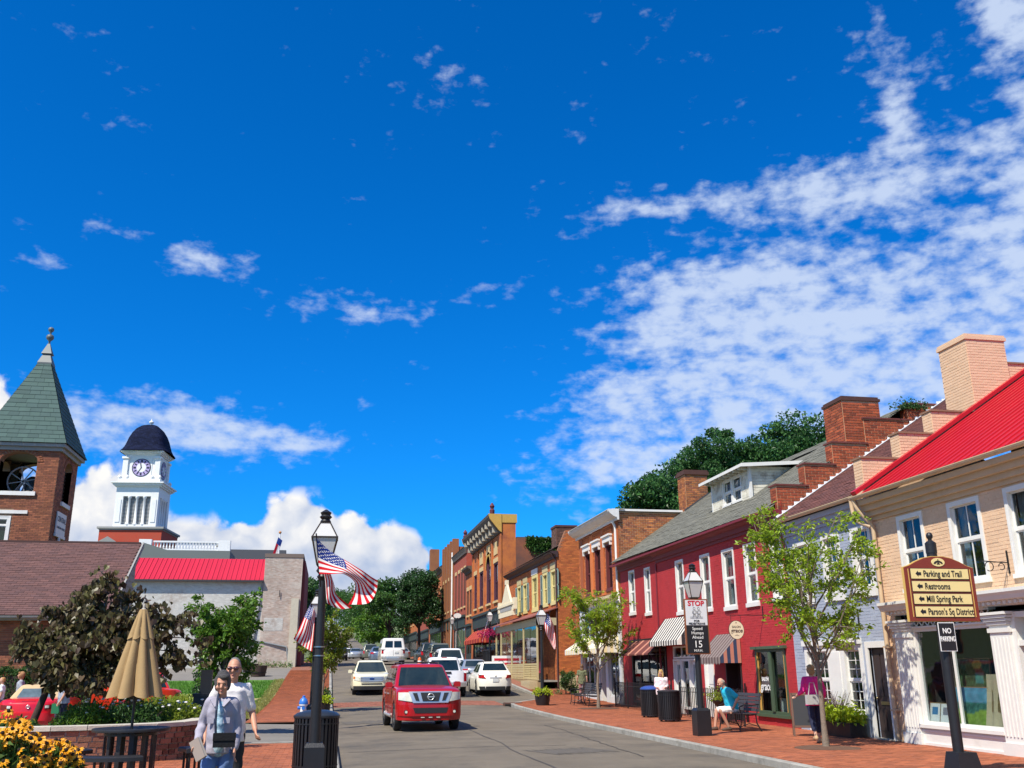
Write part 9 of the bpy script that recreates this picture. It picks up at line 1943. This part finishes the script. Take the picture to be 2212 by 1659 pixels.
# the couple in front
wm = Person('older woman with short grey hair in pale lavender jacket carrying a book',(-1.06,10.7,0.12),R(-4),1.58,SKIN2,0.05,arms={'l': ((-0.215,0.07,1.18),(-0.215,-0.13,1.02)),'r': ((0.185,0.05,1.15),(0.19,-0.06,0.93))},legs={'l': ((-0.10,-0.09,0.50),(-0.10,-0.11,0.075)),'r': ((0.09,0.02,0.48),(0.095,0.18,0.13))},head=(0.05,0.22),vox=0.0075,slim=0.80,belly=0.015)
wm.hair((0.055,0.05,0.047),'short'); JK = fab('lavender_jacket',(0.33,0.31,0.37)); wm.trousers(fab('blue_jeans',(0.12,0.20,0.40),noise=0.25,ns=5)); wm.shirt(JK,1.95,0.020,0.07,'jacket'); wm.shoes(pmat('white_shoe',(0.7,0.7,0.7),0.6))
b = MB()
for z,rx,ry in ((1.33,0.055,0.085),(1.2,0.068,0.09),(1.08,0.075,0.092),(0.96,0.085,0.096)): o = MB().ball((0,0,0),1,12,sc=(rx*0.9,ry*0.9,0.11)); b.add(np.vstack(o.V) @ wm.M.T+wm.T(0.012,-0.070,z),o.F)
remesh('patterned_top',b,pmat('blue_print_top',(0.22,0.38,0.48),0.9,noise=0.5,nscale=28,col2=(0.5,0.6,0.66)),wm.t,0.009,3)
for sx in (-1,1): MB().obb(wm.T(sx*0.055,-0.095,1.435),unit(np.array((sx*0.5,0.35,0.6))),unit(np.array((sx*0.7,-0.5,-0.3))),unit(np.cross((sx*0.5,0.35,0.6),(sx*0.7,-0.5,-0.3))),0.05,0.035,0.006).build('collar',JK,wm.t); MB().obb(wm.T(sx*0.088,-0.130,1.24),(1,0,0),(0,0,1),(0,-1,0),0.034,0.028,0.006).build('pocket_flap',JK,wm.t)
BGM = pmat('black_leather',(0.008,0.008,0.009),0.65,spec=0.25,noise=0.1,bump=0.2); bg = thing('shoulder_bag','black leather shoulder bag with strap across the woman in the lavender jacket','bag',(-0.985,10.44,0.985))
MB().box(-0.105,0.105,-0.04,0.04,0.0,0.125).box(-0.108,0.108,-0.05,0.042,0.065,0.135).build('pouch',BGM,bg); MB().tube([(-0.09,0.03,0.12),(-0.10,0.015,0.24),(-0.10,0.015,0.35),(-0.105,0.08,0.45),(-0.11,0.2,0.50)],0.013,6).build('strap',pmat('navy_strap',(0.02,0.03,0.06),0.6),bg)
h0 = wm.hd[0]; bk_ = thing('book','pale hardback book held at her side by the woman in the lavender jacket','book',tuple(Vector(wm.t.location)+Vector(rot('Z',R(-4)) @ (h0+np.array((0.035,-0.04,-0.02))))),R(-30)); MB().obb((0,0,0),(0.86,0,0.5),(-0.5,0,0.86),(0,1,0),0.055,0.10,0.016).build('pages',pmat('book_pages',(0.55,0.48,0.4),0.8),bk_); [MB().obb((0,s*0.018,0),(0.86,0,0.5),(-0.5,0,0.86),(0,1,0),0.058,0.104,0.002).build('cover',pmat('book_cover',(0.32,0.26,0.22),0.6),bk_) for s in (-1,1)]
mn = Person('tall grey haired man in white short sleeved shirt and sunglasses walking behind the woman',(-1.04,11.55,0.12),R(6),1.73,SKIN2,0.0,arms={'r': ((0.235,0.06,1.16),(0.275,-0.10,0.98)),'l': ((-0.27,0.05,1.14),(-0.26,-0.10,0.92))},legs={'l': ((-0.10,-0.05,0.49),(-0.10,-0.02,0.075)),'r': ((0.09,0.02,0.48),(0.10,0.16,0.12))},head=(-0.15,0.03),vox=0.0075,slim=0.93,belly=0.03)
mn.hair((0.20,0.185,0.175),'crop'); mn.shirt(fab('white_shirt',(0.72,0.67,0.65),noise=0.05),0.78,0.018,0.10); mn.trousers(fab('charcoal_trousers',(0.022,0.022,0.026))); mn.shoes(BGM)
g = MB(); kk = mn.k
for sx in (-1,1): o = MB().ball((sx*0.034*kk,-0.103*kk,0.012*kk),0.026*kk,12,sc=(1.2,0.4,0.85)); g.add(np.vstack(o.V) @ mn.hM.T+mn.hc,o.F); g.bar(mn.hc+mn.hM @ (np.array((sx*0.062,-0.09,0.018))*kk),mn.hc+mn.hM @ (np.array((sx*0.082,0.01,0.014))*kk),0.006)
g.bar(mn.hc+mn.hM @ (np.array((-0.03,-0.108,0.016))*kk),mn.hc+mn.hM @ (np.array((0.03,-0.108,0.016))*kk),0.007); g.build('sunglasses',pmat('sunglass_lens',(0.06,0.012,0.01),0.08,spec=0.9),mn.t,smooth=40)
# man on the bench, facing the street
p = Person('balding man in turquoise shirt and white shorts leaning forward on the bench',(10.62,24.75,0.12),R(-90),1.76,SKIN,R(24),hip=(0,0.0,0.56),arms={'l': ((-0.27,0.10,1.16),(-0.20,-0.12,0.97)),'r': ((0.27,0.12,1.16),(0.20,-0.10,0.97))},legs={'l': ((-0.13,-0.43,0.50),(-0.13,-0.50,0.075)),'r': ((0.12,-0.42,0.50),(0.11,-0.22,0.08))},head=(-0.1,0.25),slim=1.2,belly=0.05)
p.hair((0.33,0.27,0.22),'bald'); p.shirt(fab('turquoise_shirt',(0.012,0.40,0.56),noise=0.07),0.8,0.022); p.trousers(fab('white_shorts',(0.72,0.70,0.66),noise=0.04),0.85,0.024,'shorts'); p.shoes(pmat('brown_sandal',(0.08,0.045,0.03),0.7))
p = Person('blonde woman in white printed top standing behind the litter bins',(10.72,30.7,0.12),R(-20),1.52,SKIN,0.0,head=(-0.3,0.0),arms={'l': ((-0.21,0.02,1.17),(-0.12,-0.20,1.10)),'r': ((0.21,0.02,1.17),(0.12,-0.20,1.10))},slim=1.15,vox=0.011,belly=0.03)
p.hair((0.55,0.36,0.12),'long'); p.shirt(pmat('white_print_top',(0.76,0.74,0.74),0.9,noise=0.25,nscale=9,col2=(0.72,0.35,0.40)),1.5,0.024,0.10); p.trousers(fab('black_trousers',(0.015,0.015,0.018))); p.shoes(BGM)
p = Person('woman in bright pink top and navy capri trousers walking away behind the slim tree',(10.55,20.2,0.12),R(168),1.62,SKIN,0.04,arms={'l': ((-0.25,0.02,1.15),(-0.26,-0.12,0.95)),'r': ((0.26,0.04,1.16),(0.36,-0.12,1.06))},legs={'l': ((-0.08,-0.10,0.50),(-0.08,-0.12,0.075)),'r': ((0.08,0.02,0.48),(0.09,0.22,0.16))},slim=1.1,vox=0.011)
p.hair((0.35,0.22,0.10),'short'); p.shirt(fab('pink_top',(0.72,0.02,0.22),noise=0.08),1.6,0.026,0.12); p.trousers(fab('navy_capri',(0.012,0.016,0.045)),1.55); p.shoes(pmat('tan_sandal',(0.45,0.3,0.16),0.7))
hbg = thing('handbag','grey handbag carried by the woman in pink','bag',(10.42,19.98,0.92)); MB().box(-0.16,0.16,-0.05,0.05,0,0.20).build('pouch',pmat('grey_bag',(0.42,0.42,0.40),0.7),hbg); MB().tube([(-0.1,0,0.2),(-0.05,0,0.45),(0.05,0,0.45),(0.1,0,0.2)],0.01,5).build('strap',MATS['grey_bag'],hbg)
p = Person('long haired woman in olive top seen from behind by the benches',(11.45,43.6,0.22),R(170),1.66,SKIN,0.02,slim=1.02,vox=0.012); p.hair((0.14,0.07,0.035),'verylong'); p.shirt(fab('olive_top',(0.13,0.14,0.075)),0.6,0.02,0.12); p.trousers(pmat('patterned_leggings',(0.42,0.16,0.14),0.9,noise=0.4,nscale=12,col2=(0.12,0.10,0.12)),1.9,0.010); p.shoes(BGM)
# by the car lot
p = Person('blond boy in white shirt looking left behind the red convertible',(-10.35,34.55,0.07),R(-80),1.50,SKIN,0.0,vox=0.012,slim=0.9); p.hair((0.50,0.25,0.08),'crop'); p.shirt(fab('boy_white_shirt',(0.76,0.76,0.78)),0.6); p.trousers(fab('grey_shorts',(0.2,0.2,0.22)),0.9,0.02,'shorts'); p.shoes(BGM)
p = Person('woman with light brown hair in grey shirt behind the red convertible',(-9.85,34.75,0.07),R(-75),1.66,SKIN2,0.0,vox=0.012,slim=1.1); p.hair((0.36,0.18,0.07),'short'); p.shirt(fab('grey_shirt',(0.30,0.32,0.38)),0.6,0.022); p.trousers(fab('dark_trousers',(0.03,0.03,0.04))); p.shoes(BGM)
p = Person('person in grey shirt and navy shorts walking left under the redbud branches',(-7.2,29.6,0.09),R(-65),1.62,SKIN2,0.08,arms={'r': ((0.22,-0.02,1.15),(0.22,-0.16,0.92))},legs={'l': ((-0.09,-0.12,0.50),(-0.09,-0.10,0.075)),'r': ((0.08,0.0,0.48),(0.09,0.18,0.12))},vox=0.012,slim=1.2,belly=0.05); p.hair((0.05,0.03,0.02),'short'); p.shirt(MATS['grey_shirt'],0.75,0.026,0.10); p.trousers(fab('navy_shorts',(0.02,0.02,0.045)),1.0,0.026,'shorts'); p.shoes(pmat('white_shoe',(0.7,0.7,0.7),0.6))
gb = thing('green_bag','small green bag in the hand of the walker in navy shorts','bag',(-7.35,29.4,0.62)); MB().box(-0.1,0.1,-0.04,0.04,0,0.26).build('pouch',pmat('green_bag_cloth',(0.01,0.16,0.06),0.7),gb); MB().tube([(-0.06,0,0.26),(0,0,0.36),(0.06,0,0.26)],0.008,4).build('handle',MATS['green_bag_cloth'],gb)
